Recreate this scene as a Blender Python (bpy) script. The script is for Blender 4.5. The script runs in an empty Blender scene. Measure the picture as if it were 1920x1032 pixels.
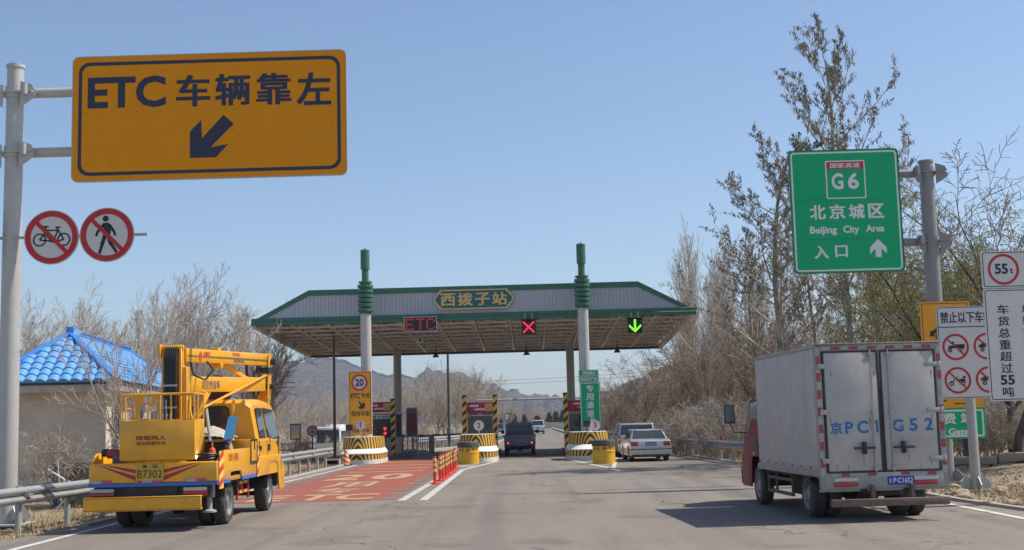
import bpy, bmesh, math, random
from mathutils import Vector, Matrix, noise
S = bpy.context.scene
C = S.collection
R = math.radians
PI = math.pi

# ------------------------------------------------------------------ camera
cam = bpy.data.cameras.new('camera'); cam.sensor_width = 36; cam.lens = 43.69; cam.clip_start = .1; cam.clip_end = 20000
co = bpy.data.objects.new('camera', cam); C.objects.link(co)
co.matrix_world = Matrix.Translation((0, 0, 1.8)) @ (Matrix.Rotation(R(.615), 3, 'Z') @ Matrix.Rotation(R(96.68), 3, 'X') @ Matrix.Rotation(R(-1.5), 3, 'Z')).to_4x4()
S.camera = co
# ------------------------------------------------------------------ sky and sun
W = bpy.data.worlds.new('World'); S.world = W; W.use_nodes = True
wn = W.node_tree.nodes; wl = W.node_tree.links; wn.clear()
sky = wn.new('ShaderNodeTexSky'); sky.sky_type = 'NISHITA'; sky.sun_disc = False
SUN_EL, SUN_AZ = 53.7, 82.3
sky.sun_elevation = R(SUN_EL); sky.sun_rotation = R(SUN_AZ); sky.altitude = 500
sky.air_density = 1.0; sky.dust_density = 1.3; sky.ozone_density = 3.2
bg = wn.new('ShaderNodeBackground'); bg.inputs[1].default_value = .103
wo = wn.new('ShaderNodeOutputWorld')
wl.new(sky.outputs[0], bg.inputs[0]); wl.new(bg.outputs[0], wo.inputs[0])
sl = bpy.data.lights.new('sun', 'SUN'); sl.energy = 3.7; sl.angle = R(.5); sl.color = (1, .94, .84)
so = bpy.data.objects.new('sun', sl); C.objects.link(so)
sd = Vector((math.sin(R(SUN_AZ)) * math.cos(R(SUN_EL)), math.cos(R(SUN_AZ)) * math.cos(R(SUN_EL)), math.sin(R(SUN_EL))))
so.rotation_euler = sd.to_track_quat('Z', 'Y').to_euler(); so.location = sd * 50
S.view_settings.view_transform = 'Standard'; S.view_settings.look = 'None'
S.view_settings.exposure = .55; S.view_settings.gamma = 1; S.view_settings.use_curve_mapping = False
try:
    S.cycles.max_bounces = 6; S.cycles.transparent_max_bounces = 8; S.cycles.volume_bounces = 0
except Exception: pass

# ------------------------------------------------------------------ materials
def lin(h):
    return tuple(((c / 255) / 12.92 if c / 255 <= .04045 else ((c / 255 + .055) / 1.055) ** 2.4) for c in h)
class NT:
    def __init__(s, name):
        s.m = bpy.data.materials.new(name); s.m.use_nodes = True; s.t = s.m.node_tree; s.n = s.t.nodes
        s.b = s.n['Principled BSDF']; s.out = s.n['Material Output']
    def new(s, t, **k):
        n = s.n.new(t)
        for a, v in k.items(): setattr(n, a, v)
        return n
    def put(s, sock, v):
        if hasattr(v, 'links') or isinstance(v, bpy.types.NodeSocket): s.t.links.new(v, sock)
        elif isinstance(v, (tuple, list)) and len(v) == 3 and sock.type == 'RGBA': sock.default_value = (*v, 1)
        else: sock.default_value = v
    def math(s, op, a, b=0., c=0.):
        n = s.new('ShaderNodeMath', operation=op)
        for i, v in enumerate((a, b, c)): s.put(n.inputs[i], v)
        return n.outputs[0]
    def mix(s, f, a, b, mode='MIX'):
        n = s.new('ShaderNodeMix', data_type='RGBA', blend_type=mode)
        s.put(n.inputs[0], f); s.put(n.inputs[6], a); s.put(n.inputs[7], b); return n.outputs[2]
    def coord(s, kind='Object', scale=None):
        o = s.new('ShaderNodeTexCoord').outputs[kind]
        if scale:
            mp = s.new('ShaderNodeMapping'); s.put(mp.inputs[0], o); mp.inputs['Scale'].default_value = scale; o = mp.outputs[0]
        return o
    def noise(s, co, sc, det=4, rough=.6, dist=0):
        n = s.new('ShaderNodeTexNoise'); s.put(n.inputs['Vector'], co); n.inputs['Scale'].default_value = sc
        n.inputs['Detail'].default_value = det; n.inputs['Roughness'].default_value = rough; n.inputs['Distortion'].default_value = dist
        return n.outputs[0]
    def ramp(s, f, a, b, ca=(0, 0, 0), cb=(1, 1, 1)):
        n = s.new('ShaderNodeValToRGB'); e = n.color_ramp.elements
        e[0].position = a; e[1].position = b; e[0].color = (*ca, 1); e[1].color = (*cb, 1); s.put(n.inputs[0], f); return n.outputs[0]
    def bump(s, h, st=.3, d=.02):
        n = s.new('ShaderNodeBump'); n.inputs['Strength'].default_value = st; n.inputs['Distance'].default_value = d
        s.put(n.inputs['Height'], h); s.put(s.b.inputs['Normal'], n.outputs[0])
MATS = {}
def mat(name, col, rough=.55, metal=0., var=.12, sc=3., dirt=.0, dcol=(.16, .13, .1), bump=0., bsc=60., coat=0., spec=None):
    if name in MATS: return MATS[name]
    t = NT(name); c = t.coord()
    n1 = t.noise(c, sc, 5); n2 = t.noise(c, sc * 7, 3)
    f = t.math('MULTIPLY_ADD', n1, 2 * var, 1 - var)
    f = t.math('MULTIPLY', f, t.math('MULTIPLY_ADD', n2, var, 1 - var / 2))
    hsv = t.new('ShaderNodeHueSaturation'); t.put(hsv.inputs['Color'], col); t.put(hsv.inputs['Value'], f)
    base = hsv.outputs[0]
    if dirt:
        d = t.ramp(t.noise(c, sc * 1.7, 8, .7, .6), .5 - dirt * .3, .78)
        base = t.mix(t.math('MULTIPLY', d, min(1, dirt * 1.6)), base, dcol)
    t.put(t.b.inputs['Base Color'], base)
    t.put(t.b.inputs['Roughness'], t.math('MULTIPLY_ADD', n2, .2, rough - .1)); t.b.inputs['Metallic'].default_value = metal
    if coat: t.b.inputs['Coat Weight'].default_value = coat; t.b.inputs['Coat Roughness'].default_value = .12
    if spec is not None: t.b.inputs['Specular IOR Level'].default_value = spec
    if bump: t.bump(t.noise(c, bsc, 4), bump)
    MATS[name] = t.m; return t.m
def stripes(name, c1, c2, wear=.25):
    if name in MATS: return MATS[name]
    t = NT(name); uv = t.coord('UV'); sx = t.new('ShaderNodeSeparateXYZ'); t.put(sx.inputs[0], uv)
    f = t.math('GREATER_THAN', t.math('FRACT', sx.outputs[0]), .5)
    base = t.mix(f, c1, c2)
    n = t.noise(t.coord(), 9, 6, .7)
    base = t.mix(t.math('MULTIPLY', t.ramp(n, .5, .75), wear), base, (.2, .17, .13))
    t.put(t.b.inputs['Base Color'], base); t.b.inputs['Roughness'].default_value = .55
    MATS[name] = t.m; return t.m
def emis(name, col, st):
    if name in MATS: return MATS[name]
    t = NT(name); t.put(t.b.inputs['Base Color'], (0.02, .02, .02)); t.put(t.b.inputs['Emission Color'], col); t.b.inputs['Emission Strength'].default_value = st
    MATS[name] = t.m; return t.m
def glass(name, col=(.02, .024, .026), rough=.06, alpha=1.):
    if name in MATS: return MATS[name]
    t = NT(name); c = t.coord()
    t.put(t.b.inputs['Base Color'], t.mix(t.noise(c, 2.2, 4), col, tuple(v * 2.6 for v in col)))
    t.b.inputs['Roughness'].default_value = rough; t.b.inputs['Specular IOR Level'].default_value = .8
    if alpha < 1: t.b.inputs['Alpha'].default_value = alpha
    MATS[name] = t.m; return t.m

YEL = mat('yellow_truck_paint', (.80, .375, .008), .38, 0, .1, 2, .24, (.26, .17, .08), coat=.3)
WHITE = mat('white_paint', (.72, .72, .70), .5, 0, .08, 3, .16)
SIGNW = mat('sign_white', (.62, .62, .60), .5, 0, .05, 2, .08)
BIGY = mat('sign_amber', (.78, .29, .003), .6, 0, .06, 1.2, .10, (.55, .22, .02), spec=.2)
SIGNY = mat('sign_yellow', (.80, .34, .008), .45, 0, .05, 2, .06, (.4, .2, .05))
SIGNG = mat('sign_green', (.004, .42, .165), .5, 0, .1, 1.2, .12, (.05, .27, .14), spec=.25)
SIGNR = mat('sign_red', (.50, .018, .022), .5, 0, .08, 3)
SIGNK = mat('sign_black', (.018, .02, .028), .5, 0, .1, 4)
NAVY = mat('sign_navy', (.02, .028, .06), .5, 0, .1, 4)
TEXTW = mat('letter_white', (.75, .75, .73), .5, 0, .06, 4)
STEEL = mat('galvanised_steel', (.42, .43, .43), .45, .5, .12, 4, .2, (.2, .18, .16))
GREYP = mat('grey_paint', (.36, .37, .36), .5, 0, .08, 1.5, .18, (.22, .2, .17))
POLEP = mat('pole_paint', (.50, .50, .47), .5, 0, .08, 1.5, .18, (.25, .22, .18))
DPOLE = mat('dark_pole', (.07, .065, .06), .6, .2, .1, 4)
BPOLE = mat('rust_brown_pole', (.16, .10, .075), .6, 0, .12, 4)
BLACKM = mat('black_metal', (.022, .022, .024), .5, 0, .15, 4, .15)
RUB = mat('tyre_rubber', (.035, .033, .031), .8, 0, .2, 6, .45, (.13, .115, .10), .2, 40)
RIM = mat('wheel_rim', (.32, .32, .31), .45, .5, .15, 6, .35)
DARK = mat('dark_underbody', (.025, .024, .023), .8, 0, .2, 5, .3)
GRN = mat('green_trim', (.032, .15, .085), .5, 0, .15, 1, .3, (.10, .15, .11))
GREYC = mat('corrugated_grey', (.47, .475, .50), .5, .1, .06, .8, .15, (.3, .29, .29))
TRUSS = mat('truss_beige', (.86, .79, .70), .6, 0, .1, 3, .15)
DECK = mat('deck_grey', (.13, .135, .13), .8, 0, .1, 2)
CONC = mat('concrete', (.40, .37, .33), .85, 0, .12, 2, .3, (.2, .17, .14), .3, 30)
LED = mat('led_board', (.012, .012, .018), .5)
BLUEP = mat('plate_blue', (.015, .05, .42), .45, 0, .08, 6, .15)
GOLD = mat('gold_leaf', (.72, .48, .16), .42, .4, .15, 5)
TEAL = mat('plaque_teal', (.005, .14, .17), .4, 0, .15, 3)
YB = stripes('yellow_black_stripes', (.72, .40, .02), (.022, .022, .024))
RY = stripes('red_yellow_stripes', (.62, .03, .03), (.80, .55, .08))
RW = stripes('red_white_stripes', (.60, .03, .04), (.62, .60, .58))
GLS = glass('vehicle_glass')
REDL = mat('red_lens', (.42, .012, .016), .22, 0, .1, 8, coat=.6)
WLENS = mat('clear_lens', (.55, .53, .5), .2, 0, .1, 8, coat=.6)
BLUES = mat('blue_stripe', (.03, .14, .50), .45, 0, .1, 5, .2)
REFR = mat('reflector_red', (.46, .04, .045), .5, 0, .15, 8, .4, (.2, .15, .12))
REFW = mat('reflector_white', (.46, .44, .40), .5, 0, .15, 8, .4)
RUST = mat('rusty_steel', (.15, .10, .08), .8, 0, .25, 5, .3, (.3, .24, .2))
TARP = mat('grey_cloth', (.42, .38, .33), .9, 0, .2, 6)
HOSE = mat('black_hose', (.02, .02, .022), .45, 0, .2, 8)
ORNG = mat('orange_plastic', (.75, .12, .015), .5, 0, .1, 5, .1)

# ------------------------------------------------------------------ mesh helpers
FR = {'S': ((1, 0, 0), (0, 0, 1), (0, -1, 0)), 'E': ((0, 1, 0), (0, 0, 1), (1, 0, 0)), 'W': ((0, -1, 0), (0, 0, 1), (-1, 0, 0)),
      'G': ((1, 0, 0), (0, 1, 0), (0, 0, 1)), 'N': ((-1, 0, 0), (0, 0, 1), (0, 1, 0))}
FR = {k: tuple(Vector(q) for q in v) for k, v in FR.items()}
def tagit(o, label=None, cat=None, group=None, kind=None):
    if label: o['label'] = label
    if cat: o['category'] = cat
    if group: o['group'] = group
    if kind: o['kind'] = kind
    return o
def thing(name, label, cat, loc=(0, 0, 0), rz=0., group=None, kind=None):
    o = bpy.data.objects.new(name, None); o.empty_display_size = .2; C.objects.link(o); o.location = loc; o.rotation_euler = (0, 0, rz)
    return tagit(o, label, cat, group, kind)
APART = {'leg', 'end_bracket', 'side_guard', 'boom_clamp', 'knuckle_pin', 'white_print', 'cap_rail', 'underbody_box', 'white_tape', 'red_tape', 'cab_flank', 'edge_girder', 'hip_cap', 'white_reflector', 'pink_reflector', 'blue_band', 'bar_bracket', 'battlement', 'hose_clamp', 'wheel_arch', 'door_seam', 'bumper_bracket', 'side_guard_yellow', 'cab_rear_pillar', 'roof_rib', 'side_seam', 'knuckle_plate', 'reflector_strip', 'bed_rail', 'plate_bolt', 'anchor_bolt', 'eave_board', 'symbol_wheel', 'symbol_tyre', 'roof_rail', 'red_lamp', 'stencil_gap', 'end_panel', 'hose_bundle', 'rear_fascia'}
class MB:
    def __init__(s): s.v = []; s.f = []; s.mi = []; s.uv = {}
    def face(s, pts, m=0, uv=None):
        n = len(s.v); s.v.extend(tuple(p) for p in pts); s.f.append(tuple(range(n, n + len(pts)))); s.mi.append(m)
        if uv: s.uv[len(s.f) - 1] = uv
        return s
    def box(s, x0, x1, y0, y1, z0, z1, m=0, taper=None):
        a, b = ((0, 0) if taper is None else taper)
        n = len(s.v)
        s.v += [(x0, y0, z0), (x1, y0, z0), (x1, y1, z0), (x0, y1, z0), (x0 + a, y0 + b, z1), (x1 - a, y0 + b, z1), (x1 - a, y1 - b, z1), (x0 + a, y1 - b, z1)]
        for q in ((0, 3, 2, 1), (4, 5, 6, 7), (0, 1, 5, 4), (1, 2, 6, 5), (2, 3, 7, 6), (3, 0, 4, 7)): s.f.append(tuple(n + i for i in q)); s.mi.append(m)
        return s
    def beam(s, p, q, w, h, m=0, up=(0, 0, 1)):
        p = Vector(p); q = Vector(q); d = (q - p).normalized(); u = Vector(up)
        if abs(d.dot(u)) > .98: u = Vector((1, 0, 0))
        a = d.cross(u).normalized(); b = a.cross(d)
        n = len(s.v)
        for o in (p, q):
            for i, j in ((-1, -1), (1, -1), (1, 1), (-1, 1)): s.v.append(tuple(o + a * (i * w / 2) + b * (j * h / 2)))
        for k in ((0, 1, 2, 3), (7, 6, 5, 4), (0, 4, 5, 1), (1, 5, 6, 2), (2, 6, 7, 3), (3, 7, 4, 0)): s.f.append(tuple(n + i for i in k)); s.mi.append(m)
        return s
    def tube(s, pts, rad, n=8, m=0, cap=True):
        pts = [Vector(p) for p in pts]; k = len(pts)
        if not isinstance(rad, (list, tuple)): rad = [rad] * k
        base = len(s.v); ref = None
        for i, p in enumerate(pts):
            d = (pts[min(i + 1, k - 1)] - pts[max(i - 1, 0)])
            d = d.normalized() if d.length > 1e-9 else Vector((0, 0, 1))
            if ref is None: ref = Vector((0, 0, 1)) if abs(d.z) < .9 else Vector((1, 0, 0))
            a = d.cross(ref).normalized(); b = a.cross(d); ref = b if abs(d.dot(ref)) > .9 else ref
            for j in range(n):
                t = 2 * PI * j / n; s.v.append(tuple(p + (a * math.cos(t) + b * math.sin(t)) * rad[i]))
        for i in range(k - 1):
            for j in range(n):
                a0 = base + i * n + j; a1 = base + i * n + (j + 1) % n
                s.f.append((a0, a1, a1 + n, a0 + n)); s.mi.append(m)
        if cap:
            s.f.append(tuple(base + j for j in range(n))[::-1]); s.mi.append(m)
            s.f.append(tuple(base + (k - 1) * n + j for j in range(n))); s.mi.append(m)
        return s
    def cyl(s, c, r, h, n=16, m=0, ax='z', r2=None):
        d = {'x': Vector((1, 0, 0)), 'y': Vector((0, 1, 0)), 'z': Vector((0, 0, 1))}[ax]
        c = Vector(c); return s.tube([c, c + d * h], [r, r if r2 is None else r2], n, m)
    def lathe(s, prof, c=(0, 0, 0), n=20, m=0, ax='z', cap=True):
        base = len(s.v); k = len(prof); c = Vector(c)
        for r, h in prof:
            for j in range(n):
                t = 2 * PI * j / n; p = {'z': (r * math.cos(t), r * math.sin(t), h), 'x': (h, r * math.cos(t), r * math.sin(t)), 'y': (r * math.cos(t), h, r * math.sin(t))}[ax]
                s.v.append(tuple(c + Vector(p)))
        for i in range(k - 1):
            for j in range(n):
                a0 = base + i * n + j; a1 = base + i * n + (j + 1) % n
                s.f.append((a0, a1, a1 + n, a0 + n)); s.mi.append(m)
        for i, q in ((0, -1), (k - 1, 1)):
            if cap and prof[i][0] > 1e-4: s.f.append(tuple(base + i * n + j for j in range(n))[::q]); s.mi.append(m)
        return s
    def plate(s, pts, o, face='S', t=.01, m=0, off=0.):
        """flat outline (2D) extruded t towards the viewer side of 'face', its back at off"""
        ex, ey, ez = FR[face]; o = Vector(o); k = len(pts); n = len(s.v)
        for q in (off, off + t):
            for x, y in pts: s.v.append(tuple(o + ex * x + ey * y + ez * q))
        s.f.append(tuple(range(n, n + k))[::-1]); s.mi.append(m); s.f.append(tuple(range(n + k, n + 2 * k))); s.mi.append(m)
        for i in range(k): j = (i + 1) % k; s.f.append((n + i, n + j, n + k + j, n + k + i)); s.mi.append(m)
        return s
    def ring(s, o, r0, r1, face='S', t=.01, m=0, off=0., n=32, out=None, inn=None):
        ex, ey, ez = FR[face]; o = Vector(o); b = len(s.v)
        if out is None:
            out = [(r1 * math.cos(2 * PI * i / n), r1 * math.sin(2 * PI * i / n)) for i in range(n)]
            inn = [(r0 * math.cos(2 * PI * i / n), r0 * math.sin(2 * PI * i / n)) for i in range(n)]
        n = len(out)
        for q in (off, off + t):
            for L in (out, inn):
                for x, y in L: s.v.append(tuple(o + ex * x + ey * y + ez * q))
        for i in range(n):
            j = (i + 1) % n; A, B, c, D = b, b + n, b + 2 * n, b + 3 * n
            for q in ((c + i, c + j, D + j, D + i), (A + i, A + j, c + j, c + i), (B + j, B + i, D + i, D + j)): s.f.append(q); s.mi.append(m)
        return s
    def arc(s, fn, us, vs, m=0, uvf=None):
        """grid surface fn(u, v) -> point"""
        n = len(s.v); nu, nv = len(us), len(vs)
        for u in us:
            for v in vs: s.v.append(tuple(fn(u, v)))
        for i in range(nu - 1):
            for j in range(nv - 1):
                s.f.append((n + i * nv + j, n + (i + 1) * nv + j, n + (i + 1) * nv + j + 1, n + i * nv + j + 1)); s.mi.append(m)
                if uvf: s.uv[len(s.f) - 1] = [uvf(us[a], vs[b]) for a, b in ((i, j), (i + 1, j), (i + 1, j + 1), (i, j + 1))]
        return s
    def build(s, name, mats, parent=None, **k):
        if name in APART and not s.uv:                                   # pieces that do not touch become objects of their own
            root = list(range(len(s.v)))
            def fd(a):
                while root[a] != a: root[a] = root[root[a]]; a = root[a]
                return a
            for f in s.f:
                for q in f[1:]: root[fd(q)] = fd(f[0])
            g = {}
            for i, f in enumerate(s.f): g.setdefault(fd(f[0]), []).append(i)
            if len(g) > 1:
                o = None
                for L in g.values():
                    b = MB(); mp = {}
                    for i in L:
                        for q in s.f[i]:
                            if q not in mp: mp[q] = len(b.v); b.v.append(s.v[q])
                        b.f.append(tuple(mp[q] for q in s.f[i])); b.mi.append(s.mi[i])
                    o = b.build1(name, mats, parent, **k)
                return o
        return s.build1(name, mats, parent, **k)
    def build1(s, name, mats, parent=None, smooth=False, bevel=0., seg=2, rec=True, kind=None, loc=None, rz=None, label=None):
        me = bpy.data.meshes.new(name); me.from_pydata(s.v, [], s.f)
        if not isinstance(mats, (list, tuple)): mats = [mats]
        for q in mats: me.materials.append(q)
        if len(mats) > 1: me.polygons.foreach_set('material_index', s.mi)
        if s.uv:
            ul = me.uv_layers.new(name='UVMap')
            for p in me.polygons:
                u = s.uv.get(p.index)
                if u:
                    for li, w in zip(p.loop_indices, u): ul.data[li].uv = w
        if rec:
            bm = bmesh.new(); bm.from_mesh(me)
            if bevel: bmesh.ops.remove_doubles(bm, verts=bm.verts, dist=1e-5)
            bmesh.ops.recalc_face_normals(bm, faces=bm.faces)
            if bevel:
                bmesh.ops.bevel(bm, geom=[e for e in bm.edges if len(e.link_faces) == 2 and e.calc_face_angle(0) > .5], offset=bevel, segments=seg, profile=.5, affect='EDGES', clamp_overlap=True)
            bm.to_mesh(me); bm.free()
        if smooth or bevel:
            me.polygons.foreach_set('use_smooth', [True] * len(me.polygons)); me.set_sharp_from_angle(angle=R(38))
        me.update()
        o = bpy.data.objects.new(name, me); C.objects.link(o)
        if parent: o.parent = parent
        if loc: o.location = loc
        if rz is not None: o.rotation_euler = (0, 0, rz)
        if kind: o['kind'] = kind
        if label: o['label'] = label
        return o
def part(name, mats, parent, fn, **k):
    b = MB(); fn(b); return b.build(name, mats, parent, **k)
def rr(w, h, r, n=5, cx=0, cy=0):
    p = []
    for (sx, sy, a0) in ((1, 1, 0), (-1, 1, 90), (-1, -1, 180), (1, -1, 270)):
        for i in range(n + 1):
            a = R(a0 + 90 * i / n); p.append((cx + sx * (w / 2 - r) + r * math.cos(a), cy + sy * (h / 2 - r) + r * math.sin(a)))
    return p
def disc(r, n=28, cx=0, cy=0): return [(cx + r * math.cos(2 * PI * i / n), cy + r * math.sin(2 * PI * i / n)) for i in range(n)]
def strip2(x0, y0, x1, y1, w):
    dx, dy = x1 - x0, y1 - y0; l = math.hypot(dx, dy); nx, ny = -dy / l * w / 2, dx / l * w / 2
    return [(x0 + nx, y0 + ny), (x0 - nx, y0 - ny), (x1 - nx, y1 - ny), (x1 + nx, y1 + ny)]
_tc = {}
def txt(s, w, h, mt, parent, o, face='S', name='lettering', bold=.02, t=.006, off=.003):
    """raised lettering whose outline box is exactly w by h, centred on o"""
    if (s, bold) not in _tc:
        cu = bpy.data.curves.new('t', 'FONT'); cu.body = s; cu.size = 1; cj = any(ord(q) > 0x2e80 for q in s); cu.offset = 0 if cj else bold; cu.resolution_u = 3; cu.extrude = .01
        ob = bpy.data.objects.new('t', cu); C.objects.link(ob); bpy.context.view_layer.update()
        me = bpy.data.meshes.new_from_object(ob.evaluated_get(bpy.context.evaluated_depsgraph_get()))
        _tc[(s, bold)] = ([tuple(v.co) for v in me.vertices], [tuple(p.vertices) for p in me.polygons])
        if cj and bold:                                                  # heavier strokes: the glyph laid over itself, slightly shifted
            V0, F0 = _tc[(s, bold)]; V1, F1 = list(V0), list(F0)
            for i_, (dx, dy) in enumerate(((1, 1), (-1, 1), (1, -1), (-1, -1), (1, 0), (-1, 0))):
                n_ = len(V1); q_ = bold * .85; V1 += [(x + dx * q_, y + dy * q_ * .7, z + .0012 * (i_ + 1)) for x, y, z in V0]; F1 += [tuple(a_ + n_ for a_ in f_) for f_ in F0]
            _tc[(s, bold)] = (V1, F1)
        bpy.data.objects.remove(ob); bpy.data.curves.remove(cu); bpy.data.meshes.remove(me)
    V, F = _tc[(s, bold)]
    x0 = min(v[0] for v in V); x1 = max(v[0] for v in V); y0 = min(v[1] for v in V); y1 = max(v[1] for v in V)
    kx = w / (x1 - x0); ky = h / (y1 - y0); ex, ey, ez = FR[face]; o = Vector(o)
    b = MB(); b.v = [tuple(o + ex * ((v[0] - (x0 + x1) / 2) * kx) + ey * ((v[1] - (y0 + y1) / 2) * ky) + ez * (off + (v[2] + .01) / .02 * t)) for v in V]
    b.f = list(F); b.mi = [0] * len(F)
    return b.build(name, mt, parent, rec=False)
def copy_tree(o, parent=None):
    c = o.copy(); C.objects.link(c); c.parent = parent
    for k in ('label',):
        if parent is None and k in c: del c[k]
    for ch in list(o.children): copy_tree(ch, c)
    return c

# ================================================================== SETTING
def sstep(a, b, x):
    t = max(0., min(1., (x - a) / (b - a))); return t * t * (3 - 2 * t)
def gz(x, y):
    """height of the natural ground"""
    z = -.06
    z -= 1.35 * sstep(-11.5, -15.5, x) * sstep(62, 82, y) * (1 - sstep(160, 260, y))
    z += .35 * sstep(11, 16, x) * (1 - sstep(70, 100, y)) + 1.2 * sstep(17, 34, x) * sstep(10, 50, y)
    z += .12 * noise.noise((x * .11, y * .09, 0)) * sstep(9, 14, abs(x + .5)) * (1 if y < 300 else 0)
    return z
# ground sheet (dry earth with straw)
def ground_mat():
    t = NT('dry_earth'); c = t.coord()
    a = t.noise(c, .35, 6, .65); b = t.noise(c, 3.2, 6, .7); d = t.noise(c, 28, 4, .7)
    base = t.mix(t.ramp(a, .35, .65), (.20, .15, .10), (.33, .25, .165))
    base = t.mix(t.ramp(b, .45, .62), base, (.42, .33, .20))
    base = t.mix(t.math('MULTIPLY', t.ramp(d, .5, .66), .55), base, (.12, .09, .06))
    t.put(t.b.inputs['Base Color'], base); t.b.inputs['Roughness'].default_value = .95
    t.bump(t.math('ADD', t.math('MULTIPLY', d, .5), b), .8, .06); return t.m
EARTH = ground_mat()
xs = [-3300, -1800, -900, -300, -120, -70, -50] + [-40 + i for i in range(0, 84)] + [50, 60, 80, 120, 300, 900, 1800, 3300]
ys = [-300, -60, -20] + [i * 1.0 for i in range(-8, 100)] + [104, 110, 120, 140, 160, 180, 220, 260, 300, 400, 700, 1500, 3350]
b = MB(); b.arc(lambda u, v: (u, v, gz(u, v)), xs, ys); b.build('ground', EARTH, kind='structure', smooth=True, rec=False)

def asphalt(name, tone, crackst=1.):
    t = NT(name); c = t.coord(); g = t.coord(scale=(1, .09, 1))
    big = t.noise(c, .22, 5, .6, .5); streak = t.noise(g, 2.2, 5, .65); fine = t.noise(c, 95, 3, .8); mid = t.noise(c, 11, 4, .7)
    f = t.math('MULTIPLY_ADD', big, .36, .80); f = t.math('MULTIPLY', f, t.math('MULTIPLY_ADD', streak, .45, .78))
    f = t.math('MULTIPLY', f, t.math('MULTIPLY_ADD', fine, .7, .64)); f = t.math('MULTIPLY', f, t.math('MULTIPLY_ADD', mid, .5, .75)); f = t.math('MULTIPLY', f, t.math('MULTIPLY_ADD', t.noise(c, 34, 3, .75), .9, .55))
    hs = t.new('ShaderNodeHueSaturation'); t.put(hs.inputs['Color'], tone); t.put(hs.inputs['Value'], f); base = hs.outputs[0]
    dist = t.mix(.35, c, t.new('ShaderNodeTexNoise').outputs['Color']) if False else c
    wv = t.new('ShaderNodeTexVoronoi', feature='DISTANCE_TO_EDGE'); cc = t.new('ShaderNodeVectorMath', operation='ADD')
    nz = t.new('ShaderNodeTexNoise'); t.put(nz.inputs['Vector'], c); nz.inputs['Scale'].default_value = .9; nz.inputs['Detail'].default_value = 5
    sc = t.new('ShaderNodeVectorMath', operation='SCALE'); t.put(sc.inputs[0], nz.outputs['Color']); sc.inputs['Scale'].default_value = 2.4
    t.put(cc.inputs[0], c); t.put(cc.inputs[1], sc.outputs[0]); t.put(wv.inputs['Vector'], cc.outputs[0]); wv.inputs['Scale'].default_value = .16
    cr = t.math('LESS_THAN', wv.outputs['Distance'], .0036)
    base = t.mix(t.math('MULTIPLY', t.math('MULTIPLY', cr, t.ramp(big, .4, .55)), .75 * crackst), base, (.03, .028, .026))
    pt = t.ramp(t.noise(c, .5, 3, .4), .60, .63); base = t.mix(t.math('MULTIPLY', pt, .3), base, (.08, .075, .07)); trk = t.noise(t.coord(scale=(1, .02, 1)), 1.1, 3, .5); base = t.mix(t.math('MULTIPLY', t.ramp(trk, .52, .66), .30), base, (.075, .07, .066)); oil = t.ramp(t.noise(c, 2.6, 4, .55), .70, .74); base = t.mix(t.math('MULTIPLY', oil, .35), base, (.05, .047, .045)); pale = t.ramp(t.noise(c, .33, 5, .7), .56, .72); base = t.mix(t.math('MULTIPLY', pale, .25), base, (.30, .27, .235))
    t.put(t.b.inputs['Base Color'], base); t.b.inputs['Roughness'].default_value = .86; t.b.inputs['Specular IOR Level'].default_value = .35
    t.bump(fine, .35, .008); return t.m
ASPH = asphalt('asphalt_worn', (.215, .184, .153))
ASPH2 = asphalt('asphalt_smooth', (.20, .172, .142), .6)
# road: plaza before the booths narrowing to the carriageway beyond
def road_sheet(name, pts, z, m):
    b = MB(); b.face([(x, y, z) for x, y in pts]); return b.build(name, m, kind='structure', rec=False)
road_sheet('road', [(-8.35, 62), (-8.3, 40), (-8.6, 26), (-9.2, 18), (-10, 6), (-14, -40), (30, -40), (12.5, 6), (8.75, 20), (8.3, 25), (8.1, 40), (7.5, 50), (6.9, 62), (6.4, 80), (4.9, 100), (4.6, 262), (-1.0, 262), (-2.6, 100), (-4.8, 88), (-7.0, 76), (-7.3, 66)], 0, ASPH)
road_sheet('far_lane', [(-1.4, 98), (-1.2, 262), (4.4, 262), (4.7, 98)], .004, ASPH2)
road_sheet('opposite_lane', [(-10, 100), (-3.2, 98), (-1.8, 262), (-8, 262)], -.02, ASPH2)
road_sheet('side_road', [(-24, 92), (-13.5, 92), (-13.5, 170), (-30, 170)], -1.36, ASPH2)
# the sealed strip of older asphalt across the plaza
# ---- painted markings
def paint(name, col, wear=.35, sc=5):
    t = NT(name); c = t.coord(); n = t.noise(c, sc, 6, .75); f = t.noise(c, 60, 3, .8)
    k = t.math('MULTIPLY', t.ramp(t.math('MULTIPLY_ADD', f, .3, t.math('MULTIPLY', n, .8)), .56, .66), wear)
    t.put(t.b.inputs['Base Color'], t.mix(k, col, (.17, .155, .145))); t.b.inputs['Roughness'].default_value = .75; return t.m
PW = paint('road_paint_white', (.56, .54, .49), .8); PR = paint('road_paint_red', (.30, .072, .038), .6, 1.3); PY = paint('road_paint_ochre', (.46, .29, .14), .6, 4)
def mark(name, polys, z, m, label=None):
    b = MB()
    for p in polys: b.face([(x, y, z) for x, y in p])
    return b.build(name, m, kind='structure', rec=False)
redp = [(-7.55, 30.0), (-3.3, 30.0), (-3.45, 48), (-4.3, 61.5), (-6.7, 62.5), (-7.0, 57.5), (-7.5, 52)]
mark('red_lane_surface', [redp], .004, PR)
def seg(x0, y0, x1, y1, w): return [(x0 - w / 2, y0), (x0 + w / 2, y0), (x1 + w / 2, y1), (x1 - w / 2, y1)]
wl_ = [(-8.05, 12), (-8.12, 25), (-8.0, 40), (-7.85, 48), (-7.75, 56)]
mark('edge_line', [seg(*wl_[i], *wl_[i + 1], .16) for i in range(4)], .008, PW)
g = []
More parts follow.
